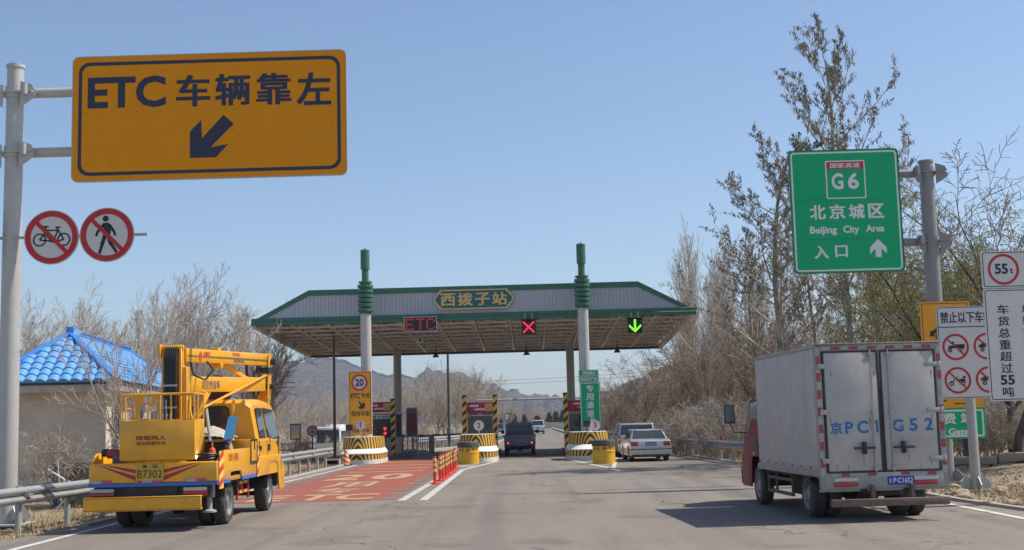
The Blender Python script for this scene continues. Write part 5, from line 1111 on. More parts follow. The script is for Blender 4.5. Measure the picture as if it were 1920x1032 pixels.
for c_, x, w_, hh, z in (('车', -.33, .70, .66, .53), ('辆', .48, .72, .66, .53), ('靠', 1.32, .72, .66, .52), ('左', 2.14, .70, .68, .50)): txt(c_, w_, hh, NAVY, t, (x, 0, z), 'S', 'character', .032, .004, .042)
ar = [(.34, .60), (.56, .36), (.02, -.12), (.42, -.06), (.18, -.38), (-.32, -.42), (-.32, .16), (-.12, .38), (-.10, .02)]
part('arrow', NAVY, t, lambda b: b.plate([(x * .95 - .05, y * .95 - .47) for x, y in [(.36, .50), (.58, .30), (.08, -.20), (.46, -.14), (.20, -.42), (-.36, -.42), (-.36, .16), (-.12, .40), (-.10, .0)]], (0, 0, 0), 'S', .004, off=.042))
# prohibition discs on the lower bar
def proh(x, z, r, name, label, cat, y=24.62):
    t = thing(name, label, cat, (x, y, z), 0)
    part('disc', SIGNW, t, lambda b: b.plate(disc(r, 48), (0, 0, 0), 'S', .02)); return t
def redring(t, r, k=.78, slash=True, n=48):
    part('red_ring', SIGNR, t, lambda b: (b.ring((0, 0, 0), r * k, r * .985, 'S', .004, off=.022, n=n), slash and b.plate(strip2(-r * .6, r * .6, r * .6, -r * .6, r * .15), (0, 0, 0), 'S', .0035, off=.026)))
    part('back_rim', GP, t, lambda b: b.ring((0, 0, 0), r * .985, r * 1.02, 'S', .03, n=n))
t = proh(-9.5, 5.70, .54, 'bicycle_ban_sign', 'round sign with red ring and black bicycle left of the walker sign', 'sign')
b = MB()
for x in (-.24, .25): b.ring((x, 0, -.03 - .02), .105, .135, 'S', .003, off=.022)
for p in ((-.24, -.05, -.10, .14), (-.10, .14, .12, .14), (-.13, .06, .03, -.10), (.03, -.10, .13, .14), (.03, -.10, .25, -.05), (.25, -.05, .10, .20), (.08, .20, .18, .20), (-.10, .14, -.13, .22), (-.18, .22, -.06, .22), (-.24, -.05, .0, -.08)): b.plate(strip2(*p, .03), (0, 0, 0), 'S', .003, off=.022)
b.build('bicycle_symbol', SIGNK, t); redring(t, .54)
t = proh(-8.38, 5.72, .54, 'pedestrian_ban_sign', 'round sign with red ring and black walking figure', 'sign')
b = MB(); q = lambda p: b.plate(p, (0, 0, 0), 'S', .003, off=.022)
q(disc(.062, 16, -.03, .33)); q([(-.09, .24), (.03, .25), (.08, .10), (.06, -.06), (-.09, -.06), (-.06, .08)]); q(strip2(-.07, .21, -.20, .05, .055)); q(strip2(-.19, .06, -.22, -.02, .05)); q(strip2(.04, .21, .13, .08, .055)); q(strip2(.13, .09, .17, -.02, .05)); q(strip2(-.05, -.04, -.10, -.20, .075)); q(strip2(-.09, -.18, -.15, -.38, .06)); q(strip2(.03, -.04, .08, -.20, .075)); q(strip2(.08, -.18, .20, -.36, .06))
b.build('walker_symbol', SIGNK, t); redring(t, .54)
t = proh(-11.12, 5.70, .54, 'truck_ban_sign', 'round sign with red ring cut off by the left edge', 'sign')
part('truck_symbol', SIGNK, t, lambda b: b.plate([(-.3, -.1), (.3, -.1), (.3, .15), (.1, .15), (.1, .02), (-.3, .02)], (0, 0, 0), 'S', .003, off=.022)); redring(t, .54)
# right pole with G6 sign
RPX = 10.3
RP = thing('sign_gantry_pole', 'tall grey steel pole on the right carrying the green G6 sign', 'pole', (RPX, 31.35, 0))
GP2 = mat('gantry_grey', (.25, .25, .25), .5, .1, .08, 1.5, .2, (.18, .15, .13))
old = GP; GP = GP2
part('shaft', GP, RP, lambda b: b.tube([(0, 0, .0), (0, 0, 4), (0, 0, 8.08)], [.21, .20, .17], 24), smooth=True); clampset(RP, 7.82, -1, .17, 3.2); clampset(RP, 6.05, -1, .18, 3.2); part('base_plate', GP, RP, lambda b: b.box(-.4, .4, -.4, .4, -.02, .03)); part('cap', GP, RP, lambda b: b.cyl((0, 0, 8.06), .19, .06, 24))
for i in range(4): part('gusset', GP, RP, lambda b: b.beam((.18 * math.cos(i * PI / 2 + .8), .18 * math.sin(i * PI / 2 + .8), .25), (.36 * math.cos(i * PI / 2 + .8), .36 * math.sin(i * PI / 2 + .8), .05), .02, .3))
GP = old
t = thing('highway_sign', 'large green sign reading G6 Beijing City Area with an up arrow', 'sign', (8.15, 31.15, 6.845))
Wd, Hd = 2.75, 3.12
part('board', SIGNG, t, lambda b: b.plate(rr(Wd, Hd, .1), (0, 0, 0), 'S', .04)); part('border', TEXTW, t, lambda b: b.ring((0, 0, 0), 0, 0, 'S', .004, off=.04, out=rr(Wd - .07, Hd - .07, .09), inn=rr(Wd - .15, Hd - .15, .06)))
part('edge_rim', mat('rim_green', (.02, .14, .08), .5), t, lambda b: b.ring((0, 0, 0), 0, 0, 'S', .055, out=rr(Wd + .03, Hd + .03, .11), inn=rr(Wd, Hd, .1)))
part('panel_seam', mat('seam_green', (.01, .13, .07), .6), t, lambda b: b.box(-1.3, 1.3, -.0425, -.04, .298, .306)); part('panel_seam', MATS['seam_green'], t, lambda b: b.box(-1.3, 1.3, -.0425, -.04, -.722, -.715))
part('shield_band', SIGNR, t, lambda b: b.plate(rr(.94, .19, .02), (.03, 0, 1.17), 'S', .003, off=.042)); part('shield_outline', TEXTW, t, lambda b: b.ring((.03, 0, .80), 0, 0, 'S', .004, off=.042, out=rr(1.0, .98, .04), inn=rr(.94, .92, .02)))
txt('国家高速', .76, .13, TEXTW, t, (.03, 0, 1.165), 'S', 'lettering', .02, .003, .046); txt('G', .30, .42, TEXTW, t, (-.18, 0, .76), 'S', 'numeral', .03, .003, .044); txt('6', .28, .42, TEXTW, t, (.22, 0, .76), 'S', 'numeral', .03, .003, .044)
for i, c_ in enumerate('北京城区'): txt(c_, .40, .37, TEXTW, t, (-.72 + .49 * i, 0, -.02), 'S', 'character', .035, .004, .042)
txt('Beijing', .68, .24, TEXTW, t, (-.60, 0, -.50), 'S', 'lettering', .03, .004, .042); txt('City', .40, .24, TEXTW, t, (.10, 0, -.50), 'S', 'lettering', .03, .004, .042); txt('Area', .46, .18, TEXTW, t, (.70, 0, -.465), 'S', 'lettering', .03, .004, .042)
txt('入', .36, .33, TEXTW, t, (-.68, 0, -1.04), 'S', 'character', .035, .004, .042); txt('口', .32, .30, TEXTW, t, (-.18, 0, -1.03), 'S', 'character', .035, .004, .042)
part('arrow', TEXTW, t, lambda b: b.plate([(-.075, -.22), (.075, -.22), (.075, .0), (.21, -.14), (.21, .02), (0, .24), (-.21, .02), (-.21, -.14), (-.075, .0)], (.75, 0, -.98), 'S', .004, off=.042))
# yellow board with car symbol, yellow board below and toll gate board, on the same pole
t = thing('etc_car_sign', 'yellow board with black car symbol on the right pole', 'sign', (10.40, 30.95, 3.30))
part('board', SIGNY, t, lambda b: b.plate(rr(1.24, 2.32, .04), (0, 0, 0), 'S', .03)); part('border', SIGNK, t, lambda b: b.ring((0, 0, 0), 0, 0, 'S', .003, off=.03, out=rr(1.16, 2.24, .04), inn=rr(1.13, 2.21, .03)))
b = MB(); b.plate([(-.42, .30), (-.40, .42), (-.28, .47), (-.16, .66), (.25, .66), (.36, .47), (.48, .42), (.48, .30)], (0, 0, 0), 'S', .003, off=.032); b.build('car_symbol', SIGNK, t)
part('symbol_wheel', SIGNY, t, lambda b: (b.plate(disc(.11, 20, -.2, .30), (0, 0, 0), 'S', .003, off=.036), b.plate(disc(.11, 20, .28, .30), (0, 0, 0), 'S', .003, off=.036))); part('symbol_tyre', SIGNK, t, lambda b: (b.ring((-.2, 0, .30), .05, .085, 'S', .003, off=.040), b.ring((.28, 0, .30), .05, .085, 'S', .003, off=.040)))
txt('ETC', .9, .22, SIGNK, t, (.0, 0, -.40), 'S', 'lettering', .03, .004, .032); part('rule', SIGNK, t, lambda b: (b.box(-.52, .52, -.034, -.03, -.17, -.15), b.box(-.52, .52, -.034, -.03, -.97, -.95)))
t = thing('card_lane_sign', 'yellow board behind the prohibition board above the toll gate board', 'sign', (10.36, 30.95, 2.08 + .2)); t.location.z = 2.28; t.location.y = 30.9
part('board', SIGNY, t, lambda b: b.plate(rr(1.62, .92, .03), (0, 0, -.02), 'S', .03)); part('border', SIGNK, t, lambda b: b.box(.1, .62, -.034, -.03, -.36, -.335))
b = MB(); b.plate([(-.55, .02), (-.52, .12), (-.40, .16), (-.05, .16), (-.05, .02)], (0, 0, 0), 'S', .003, off=.032)
for k in range(3): b.ring((-.16, 0, .2), .06 + k * .07, .085 + k * .07, 'S', .003, off=.032, n=16)
b.build('signal_symbol', SIGNK, t); txt('ETC', .66, .2, SIGNK, t, (-.42, 0, -.20), 'S', 'lettering', .02, .004, .032)
t = thing('toll_gate_sign', 'green board reading Toll Gate partly behind the box truck', 'sign', (10.36, 30.9, 1.45))
part('board', SIGNG, t, lambda b: b.plate(rr(1.72, .76, .04), (-.02, 0, 0), 'S', .035)); part('border', TEXTW, t, lambda b: b.ring((-.02, 0, 0), 0, 0, 'S', .004, off=.035, out=rr(1.62, .66, .04), inn=rr(1.54, .58, .03)))
for i, c_ in enumerate('收费站'): txt(c_, .30, .27, TEXTW, t, (-.46 + .42 * i, 0, .12), 'S', 'character', .035, .004, .038)
txt('Toll', .42, .17, TEXTW, t, (-.42, 0, -.20), 'S', 'lettering', .035, .004, .038); txt('Gate', .5, .17, TEXTW, t, (.16, 0, -.20), 'S', 'lettering', .035, .004, .038)
# white prohibition board
PX, PYy = 9.83, 27.95
t = thing('vehicle_ban_sign', 'white board with four red ringed vehicle bans on a grey post', 'sign', (PX, PYy, 0))
b = MB(); b.lathe([(.11, 0), (.105, 1.2), (.095, 4.0)], n=18); b.build('post', STEEL, t, smooth=True); part('base_plate', STEEL, t, lambda b: b.box(-.3, .3, -.3, .3, 0, .03))
for i in range(4): part('gusset', STEEL, t, lambda b: b.beam((.08 * math.cos(i * PI / 2), .08 * math.sin(i * PI / 2), .22), (.26 * math.cos(i * PI / 2), .26 * math.sin(i * PI / 2), .04), .02, .28))
BX, BZ, BW, BH = -.03, 3.05, 1.30, 2.05
part('board', SIGNW, t, lambda b: b.plate(rr(BW, BH, .05), (BX, -.13, BZ), 'S', .03)); part('border', SIGNK, t, lambda b: (b.ring((BX, -.13, BZ), 0, 0, 'S', .003, off=.03, out=rr(BW - .03, BH - .03, .05), inn=rr(BW - .06, BH - .06, .04)), b.box(BX - BW / 2 + .02, BX + BW / 2 - .02, -.164, -.16, BZ + .555, BZ + .575)))
txt('禁止以下车辆', 1.14, .26, SIGNK, t, (BX, -.13, BZ + .78), 'S', 'lettering', .02, .003, .032)
for i, (dx, dz) in enumerate(((-.27, .12), (.42, .12), (-.27, -.62), (.42, -.62))):
    o = (BX + dx, -.13, BZ + dz); sy = MB(); q = lambda p: sy.plate(p, o, 'S', .003, off=.031)
    if i == 0: q([(-.16, -.03), (.20, -.03), (.20, .06), (-.02, .06), (-.02, .03), (-.16, .03)]); q([(-.10, .06), (-.03, .06), (-.03, .12), (-.08, .12)]); sy.ring((o[0] - .13, o[1], o[2] - .07), .02, .05, 'S', .003, off=.031, n=14); sy.ring((o[0] + .13, o[1], o[2] - .06), .02, .04, 'S', .003, off=.031, n=14)
    elif i == 2: q([(-.02, -.03), (.17, -.03), (.17, .03), (.02, .03)]); q(strip2(-.15, -.06, 0, .08, .02)); q([(.1, .03), (.18, .05), (.18, .09), (.12, .09)]); sy.ring((o[0] - .14, o[1], o[2] - .07), .03, .055, 'S', .003, off=.031, n=14); sy.ring((o[0] + .12, o[1], o[2] - .07), .02, .045, 'S', .003, off=.031, n=14)
    else: q([(-.18, -.02), (.18, -.02), (.18, .07), (-.10, .07), (-.18, .02)]); sy.ring((o[0] - .1, o[1], o[2] - .07), .02, .05, 'S', .003, off=.031, n=14); sy.ring((o[0] + .1, o[1], o[2] - .07), .02, .045, 'S', .003, off=.031, n=14)
    sy.build('vehicle_symbol', SIGNK, t); part('red_ring', SIGNR, t, lambda b: (b.ring(o, .245, .295, 'S', .004, off=.031, n=36), b.plate(strip2(-.18, .18, .18, -.18, .035), o, 'S', .003, off=.036)))
# 55 t board at the right edge
t = thing('weight_limit_sign', 'white board with 55t disc and columns of characters at the right edge', 'sign', (9.72, 24.05, 0))
part('post', STEEL, t, lambda b: b.cyl((.18, 0, 0), .1, 4.4, 16), smooth=True)
part('board', SIGNW, t, lambda b: b.plate(rr(1.84, 2.15, .05), (0, -.1, 3.0), 'S', .03)); part('top_board', SIGNW, t, lambda b: b.plate(rr(1.84, .72, .04), (0, -.1, 4.45), 'S', .03))
part('border', SIGNK, t, lambda b: (b.ring((0, -.1, 3.0), 0, 0, 'S', .003, off=.03, out=rr(1.79, 2.10, .05), inn=rr(1.76, 2.07, .04)), b.ring((0, -.1, 4.45), 0, 0, 'S', .003, off=.03, out=rr(1.79, .67, .04), inn=rr(1.76, .64, .03))))
for x, s_ in ((-.50, '55'), (.25, '10')):
    part('red_ring', SIGNR, t, lambda b: b.ring((x, -.1, 4.45), .25, .30, 'S', .004, off=.03, n=40)); txt(s_, .25, .20, SIGNK, t, (x - .04, -.1, 4.46), 'S', 'numeral', .03, .003, .032); txt('t', .05, .11, SIGNK, t, (x + .15, -.1, 4.42), 'S', 'numeral', .03, .003, .032)
for x, s_ in ((-.57, '车货总重超过*吨'), (-.10, '单轴重量超过#吨'), (.45, '双轴重量超过%吨')):
    z = 3.90
    for c_ in s_:
        z -= .225; w_ = .22 if c_ not in '*#%' else .27; c2 = {'*': '55', '#': '10', '%': '18'}.get(c_, c_); txt(c2, w_, .185 if len(c2) == 1 else .19, SIGNK, t, (x, -.1, z), 'S', 'character', .015 if len(c2) == 1 else .03, .003, .032)

# ================================================================== GUARDRAILS
WP = [(.0, .155), (.02, .13), (.075, .10), (.08, .07), (.03, .03), (.0, 0), (.03, -.03), (.08, -.07), (.075, -.10), (.02, -.13), (.0, -.155)]
def guardrail(name, label, pts, z, side, posts=True, step=2.0, beam=4.0, mt=STEEL, both=False):
    t = thing(name, label, 'guardrail', (pts[0][0], pts[0][1], 0)); P = []
    for (xa, ya), (xb, yb) in zip(pts, pts[1:]):
        l = math.hypot(xb - xa, yb - ya); n = max(1, int(l / 1.0))
        for i in range(n): P.append((xa + (xb - xa) * i / n - pts[0][0], ya + (yb - ya) * i / n - pts[0][1]))
    P.append((pts[-1][0] - pts[0][0], pts[-1][1] - pts[0][1]))
    N = []
    for i in range(len(P)):
        a = Vector(P[max(0, i - 1)]); c = Vector(P[min(len(P) - 1, i + 1)]); d = (c - a).normalized(); N.append(Vector((d.y, -d.x)) * side)
    k = int(beam)
    for s in range(0, len(P) - 1, k):
        b = MB(); idx = list(range(s, min(s + k, len(P) - 1) + 1)); e = .006 * ((s // k) % 2)
        b.arc(lambda u, v: (P[u][0] + N[u].x * (.06 + v[0] + e), P[u][1] + N[u].y * (.06 + v[0] + e), z + v[1] + gz(0, 0) * 0), idx, WP); b.build('rail_beam', mt, t, smooth=True, rec=False)
        b = MB(); q = P[idx[0]]; nn = N[idx[0]]; b.box(q[0] + nn.x * .13 - .05, q[0] + nn.x * .13 + .05, q[1] - .09, q[1] + .09, z - .03, z + .03); b.build('joint_plate', mt, t)
    if posts:
        acc = 0
        for i in range(0, len(P), int(step)):
            part('post', GREYP, t, lambda b: (b.cyl((P[i][0] - N[i].x * .06, P[i][1] - N[i].y * .06, -.3), .06, z + .47, 14), b.beam((P[i][0] - N[i].x * .04, P[i][1] - N[i].y * .04, z), (P[i][0] + N[i].x * .06, P[i][1] + N[i].y * .06, z), .1, .18)), smooth=True)
    return t
guardrail('guardrail', 'steel guardrail running from the lower left edge behind the yellow truck to island 1', [(-10.9, 11.0), (-9.9, 18.3), (-9.3, 25.3), (-9.12, 40.3), (-8.98, 56.4)], .66, 1, step=2)
guardrail('guardrail', 'steel guardrail behind the silver cars along the right of lane 3', [(9.4, 38.0), (8.15, 44.5), (7.6, 50.5), (6.95, 60.5), (6.5, 76.5), (6.0, 90)], .66, -1, step=2)
guardrail('guardrail', 'bright steel guardrail crossing beyond the red lane', [(-7.2, 77.5), (-6.3, 82), (-4.9, 88.5)], .72, 1, step=2)
guardrail('guardrail', 'long steel guardrail left of the road beyond the booths', [(-3.0, 92), (-1.95, 130), (-1.5, 180), (-1.3, 240)], .66, 1, step=3)
guardrail('guardrail', 'long steel guardrail right of the road beyond the booths', [(4.95, 92), (5.15, 130), (5.0, 180), (4.9, 240)], .80, -1, step=3)
guardrail('guardrail', 'pale guardrail of the opposite road behind the white coach', [(-40, 128), (-26, 130), (-12, 134)], .0, 1, step=4)
# red reflector wrap on the right rail
t = part('red_reflector_band', REFR, None, lambda b: b.box(7.62, 7.72, 50.2, 50.35, .45, 1.0), bevel=.02); tagit(t, 'thin red band tied round the right guardrail', 'band')
# white and grey tubular barrier by booth exit
t = thing('bar_fence', 'grey upright bar fence beside the first booth exit', 'fence', (-6.95, 73.5, .1))
for i in range(8): part('bar', GREYP, t, lambda b: b.box(.0 + i * .13, .04 + i * .13, -.02, .02, 0, .88))
part('fence_rail', GREYP, t, lambda b: (b.box(-.05, 1.0, -.03, .03, .88, .93), b.box(-.05, 1.0, -.03, .03, .02, .07)))
part('end_post', CONC, t, lambda b: b.box(1.02, 1.34, -.15, .15, -.1, .95), bevel=.02)
t = thing('barrier_gate', 'raised lane barrier with orange brown cabinet and red striped arm', 'barrier', (-7.35, 71.5, .15)); part('cabinet', mat('cabinet_orange', (.28, .10, .04), .5, 0, .1, 3, .2), t, lambda b: b.box(-.13, .13, -.13, .13, 0, 1.05), bevel=.02)
b = MB(); b.arc(lambda u, v: (u, -.16 + 0 * v, .92 + v + .012 * u), [.1 + .2 * i for i in range(18)], [-.05, .05], uvf=lambda u, v: (u / .9, 0)); b.arc(lambda u, v: (u, -.13 + 0 * v, .92 + v + .012 * u), [.1 + .2 * i for i in range(18)], [-.05, .05], uvf=lambda u, v: (u / .9, 0)); b.build('barrier_arm', stripes('red_grey_stripes', (.30, .02, .03), (.35, .33, .33)), t, rec=False)
t = thing('info_board', 'upright light box with red print behind the first booth', 'sign', (-6.62, 70.6, .1)); part('frame', WHITE, t, lambda b: b.ring((0, 0, 1.75), 0, 0, 'S', .1, out=rr(.68, 1.68, .02), inn=rr(.57, 1.57, .02))); part('panel', mat('board_dark', (.13, .17, .15), .3), t, lambda b: b.box(-.29, .29, -.06, -.02, .96, 2.54)); part('red_print', mat('red_print', (.34, .04, .055), .5, 0, .3, 8), t, lambda b: b.box(-.27, .27, -.065, -.06, 1.25, 2.26)); part('leg', STEEL, t, lambda b: (b.box(-.3, -.25, -.05, 0, 0, .93), b.box(.25, .3, -.05, 0, 0, .93)))
t = thing('toll_signal', 'lane signal with two red lamps beside booth 1', 'traffic light', (-7.45, 64.6, .2)); part('housing', BLACKM, t, lambda b: b.box(-.12, .12, -.08, .08, .98, 1.5), bevel=.01); part('post', BLACKM, t, lambda b: b.cyl((0, 0, 0), .03, 1.0, 8)); part('red_lamp', emis('signal_red', (1, .02, .04), 1.5), t, lambda b: (b.plate(disc(.075, 16, 0, 1.36), (0, -.08, 0), 'S', .01), b.plate(disc(.075, 16, 0, 1.12), (0, -.08, 0), 'S', .01)))
cone(-8.28, 56.3, .02, .72, 'dark red and black striped cone standing before island 1', .22)
t = thing('concrete_block', 'low hollow concrete block left of the cone at island 1', 'block', (-8.95, 56.9, 0)); part('block_body', CONC, t, lambda b: b.ring((0, 0, .14), 0, 0, 'S', .5, out=rr(.7, .28, .02), inn=rr(.56, .16, .02))); part('block_back', DARK, t, lambda b: b.box(-.3, .3, -.1, -.02, .03, .25))

# ---- flexible delineator posts
DRED = mat('delineator_red', (.72, .035, .01), .45, 0, .06, 3, .08); DYEL = mat('delineator_tape', (.74, .60, .18), .4, 0, .06, 6, .1)
labs = ['nearest of the eight red delineator posts, standing a little apart', 'second nearest red delineator post', 'third nearest red delineator post', 'fourth red delineator post from the front', 'fifth red delineator post from the front', 'third farthest red delineator post', 'second farthest red delineator post', 'farthest red delineator post, nearest the drum']
dp = [(-2.83, 37.1), (-2.80, 38.9), (-2.82, 40.3), (-2.82, 41.9), (-2.84, 43.4), (-2.86, 45.2), (-2.86, 46.7), (-2.92, 49.0)]
D0 = thing('delineator_post', labs[0], 'bollard', (*dp[0], .008), 0, 'red delineator posts in the lane divider')
part('post', DRED, D0, lambda b: b.lathe([(.052, .03), (.05, .78), (.045, .80), (0, .805)], n=16), smooth=True); part('base', DRED, D0, lambda b: b.lathe([(.17, 0), (.16, .03), (.07, .05)], n=16), smooth=True)
for z in (.24 + .16, .56, .70): part('reflective_band', DYEL, D0, lambda b: b.lathe([(.0535, z - .045), (.0535, z + .045)], n=16), smooth=True)
for i in range(1, 8):
    c = copy_tree(D0); c.location = (*dp[i], .008); c['label'] = labs[i]; c.rotation_euler = (R(random.Random(i).uniform(-1.5, 1.5)), R(random.Random(i + 9).uniform(-2, 2)), 0)

# ---- poles
t = thing('camera_pole', 'thin brown pole with a camera on top left of the yellow 20 sign', 'pole', (-10.66, 68.4, -.2)); part('shaft', BPOLE, t, lambda b: b.tube([(0, 0, 0), (0, 0, 7.3)], [.085, .06], 12), smooth=True); part('camera', GREYP, t, lambda b: (b.box(-.16, .16, -.3, .3, 7.35, 7.62), b.box(-.28, -.1, -.1, .2, 6.9, 7.2)), bevel=.02)
t = thing('lamp_pole', 'dark steel pole with white control box beyond lane 1', 'pole', (-5.45, 85, 0)); part('shaft', mat('pole_slate', (.085, .10, .12), .5), t, lambda b: b.tube([(0, 0, 0), (0, 0, 9)], [.10, .07], 12), smooth=True); part('control_box', WHITE, t, lambda b: b.box(.02, .36, -.12, .12, .9, 1.42), bevel=.02); part('side_box', mat('box_slate', (.12, .15, .2), .5), t, lambda b: b.box(-.16, .04, -.16, -.05, .9, 1.4)); part('luminaire', GREYP, t, lambda b: (b.tube([(0, 0, 8.9), (1.2, 0, 9.3)], .04, 8), b.box(1.1, 1.8, -.15, .15, 9.25, 9.4)))
t = thing('utility_pole', 'old utility pole with crossarm right of the yellow truck boom', 'pole', (-24.4, 120, -1.4)); part('shaft', DPOLE, t, lambda b: b.cyl((0, 0, 0), .13, 8.9, 10), smooth=True); part('crossarm', DPOLE, t, lambda b: (b.box(0, 1.9, -.05, .05, 7.35, 7.43), b.box(0, 1.9, -.05, .05, 6.9, 6.98), b.box(1.4, 2.1, -.08, .08, 6.2, 6.28))); part('insulator', DPOLE, t, lambda b: b.cyl((0, 0, 8.9), .16, .3, 8))
t = thing('street_lamp', 'grey street lamp with short arm left of the pickup', 'street lamp', (-2.45, 120, 0)); part('shaft', STEEL, t, lambda b: b.tube([(0, 0, 0), (0, 0, 4.55)], [.1, .08], 10), smooth=True); part('arm', STEEL, t, lambda b: (b.tube([(0, 0, 4.45), (1.0, 0, 4.75)], .05, 8), b.box(.7, 1.2, -.1, .1, 4.7, 4.82)))
part('white_box', WHITE, t, lambda b: b.box(.2, .42, -.1, .1, 1.9, 2.4))
t = thing('camera_gantry', 'low steel gantry bar with a camera spanning the road beyond the pickup', 'gantry', (.2, 95, 0)); part('beam', GREYP, t, lambda b: b.cyl((-4.2, 0, 3.38), .075, 8.6, 12, ax='x'), smooth=True)
for x in (-4.2, 4.4): part('leg', GREYP, t, lambda b: b.cyl((x, 0, 0), .09, 3.5, 12), smooth=True)
part('camera', WHITE, t, lambda b: (b.box(-1.2, -1.0, -.2, .2, 3.5, 3.68), b.box(-1.6, -1.5, -.1, .1, 3.3, 3.5)), bevel=.02)
for x0_, z0_, lab in ((-7, 8.6, 'upper thin overhead cable above the far road'), (-7, 8.0, 'lower thin overhead cable above the far road')):
    b = MB(); b.tube([(-14 + i * 3, 210 - i * .3, z0_ - .35 + .0045 * (i - 6) ** 2 * 1.6 + i * .07) for i in range(18)], .025, 5); tagit(b.build('overhead_cable', BLACKM), lab, 'cable', 'overhead cables')
t = thing('give_way_sign', 'weathered triangular sign left of the street lamp beyond the pickup', 'sign', (-2.35, 138, 0)); part('triangle', mat('faded_red', (.33, .13, .07), .7, 0, .3, 5), t, lambda b: b.plate([(-.55, .45), (.55, .45), (0, -.5)], (0, 0, 2.2), 'S', .03)); part('triangle_centre', mat('faded_cream', (.5, .40, .28), .7, 0, .3, 5), t, lambda b: b.plate([(-.34, .33), (.34, .33), (0, -.25)], (0, 0, 2.2), 'S', .004, off=.03)); part('post', STEEL, t, lambda b: b.cyl((0, .03, 0), .04, 2.2, 8))
t = thing('truck_side_sign', 'round red rimmed sign with faded pictogram before the white coach', 'sign', (-11.55, 66.5, -.25)); part('disc', mat('sign_grey', (.36, .33, .30), .6, 0, .15, 6), t, lambda b: b.plate(disc(.29, 28), (0, 0, 1.78), 'S', .02)); part('red_ring', mat('faded_maroon', (.16, .03, .035), .6), t, lambda b: b.ring((0, 0, 1.78), .235, .295, 'S', .005, off=.02)); part('post', DPOLE, t, lambda b: b.cyl((0, .03, 0), .035, 1.6, 8))
part('pictogram', mat('faded_orange', (.45, .22, .05), .6, 0, .2, 8), t, lambda b: b.plate([(-.12, .02), (.12, .02), (.14, .16), (-.14, .16)], (0, 0, 1.78), 'S', .004, off=.02)); part('pictogram_base', SIGNK, t, lambda b: b.plate([(-.15, -.10), (.15, -.10), (.05, -.02), (-.05, -.02)], (0, 0, 1.78), 'S', .004, off=.02))
# dark slanting metal frame by the house
t = thing('scrap_frame', 'bent white tube frame lying behind the near guardrail', 'frame', (-10.6, 27.5, 0)); part('tube_frame', WHITE, t, lambda b: (b.tube([(0, 0, 1.0), (.35, 0, .78), (.45, 0, .1)], .02, 6), b.tube([(.2, 0, 1.2), (.25, .1, .3)], .012, 6), b.tube([(.1, 0, .05), (.6, 0, .55)], .02, 6)))
t = thing('metal_cabinet', 'dark grey metal cabinet against the house wall', 'cabinet', (-11.25, 31.2, 0)); part('cabinet_body', mat('cabinet_grey', (.10, .11, .12), .6, .1, .1, 3, .3), t, lambda b: b.box(-.55, .45, -.3, .3, 0, 1.05), bevel=.02); part('door_line', BLACKM, t, lambda b: (b.box(-.05, -.04, -.305, -.3, .05, 1.0), b.box(.02, .06, -.32, -.3, .45, .6)))
# stone ledge and rubble at the right verge
t = thing('stone_wall', 'low rough stone ledge behind the right hand signs', 'wall', (10.5, 37.5, .0)); rn = random.Random(5); STN = mat('field_stone', (.30, .26, .21), .95, 0, .2, 2, .3, (.2, .16, .12), .5, 8)
x = -1.2
while x < 11:
    w_ = rn.uniform(.45, .95); hh = rn.uniform(.22, .33)
    for lay in range(2):
        b = MB(); b.box(x + lay * .2, x + w_ * .97 + lay * .2, -.25 + rn.uniform(-.05, .05), .3, -.1 + lay * hh, -.1 + (lay + 1) * hh - .01); b.v = [(vx + rn.uniform(-.03, .03), vy + rn.uniform(-.05, .05), vz + rn.uniform(-.03, .03)) for vx, vy, vz in b.v]; b.build('stone', STN, t, bevel=.04, seg=2)
    x += w_
def rockmesh(r, seed):
    bm = bmesh.new(); bmesh.ops.create_icosphere(bm, subdivisions=2, radius=r)
    for v in bm.verts:
        n_ = noise.noise(v.co / r * 1.3 + Vector((seed, 0, 0))); v.co *= 1 + .45 * n_; v.co.z *= .6
    me = bpy.data.meshes.new('rock'); bm.to_mesh(me); bm.free(); me.materials.append(STN2); return me
STN2 = mat('rubble_stone', (.38, .30, .21), .95, 0, .2, 3, .3, (.24, .17, .11), .5, 12)
rks = [rockmesh(1, i * 3.1) for i in range(6)]
rl = [('large pale boulder at the foot of the vehicle ban post', 9.3, 27.3, .17), ('tan rock lying in front of the right pole', 9.9, 29.6, .15), ('flat rock beside the box truck rear', 8.95, 26.3, .14), ('round rock below the weight limit board', 10.0, 25.2, .15), ('angular rock at the right edge of the rubble', 10.8, 26.8, .18), ('pale rock on top of the stone ledge', 11.6, 37.4, .3), ('small grey rock behind the vehicle ban post', 10.5, 30.2, .13), ('brown rock on the dirt near the kerb', 9.2, 24.4, .12), ('pinkish rock near the right edge', 10.35, 27.9, .16), ('low rock beside the pole base plate', 10.75, 31.0, .14)]
for i, (lab, x, y, s_) in enumerate(rl):
    o = bpy.data.objects.new('rock', rks[i % 6]); C.objects.link(o); o.location = (x, y, gz(x, y) + s_ * .25); o.scale = (s_ * 1.3, s_, s_); o.rotation_euler = (0, 0, i * 1.3); tagit(o, lab, 'rock')
b = MB(); rn = random.Random(8)
def clod(x, y, s_):
    z = gz(x, y); n0 = len(b.v); k = 6; ph = rn.uniform(0, 6)
    for j in range(k): a = ph + 2 * PI * j / k; q = s_ * rn.uniform(.7, 1.2); b.v.append((x + q * math.cos(a), y + q * math.sin(a), z - .01)); 
    for j in range(k): a = ph + 2 * PI * j / k; q = s_ * rn.uniform(.3, .6); b.v.append((x + q * math.cos(a), y + q * math.sin(a), z + s_ * rn.uniform(.4, .9)))
    for j in range(k): j2 = (j + 1) % k; b.f.append((n0 + j, n0 + j2, n0 + k + j2, n0 + k + j)); b.mi.append(0)
    b.f.append(tuple(range(n0 + k, n0 + 2 * k))); b.mi.append(0)
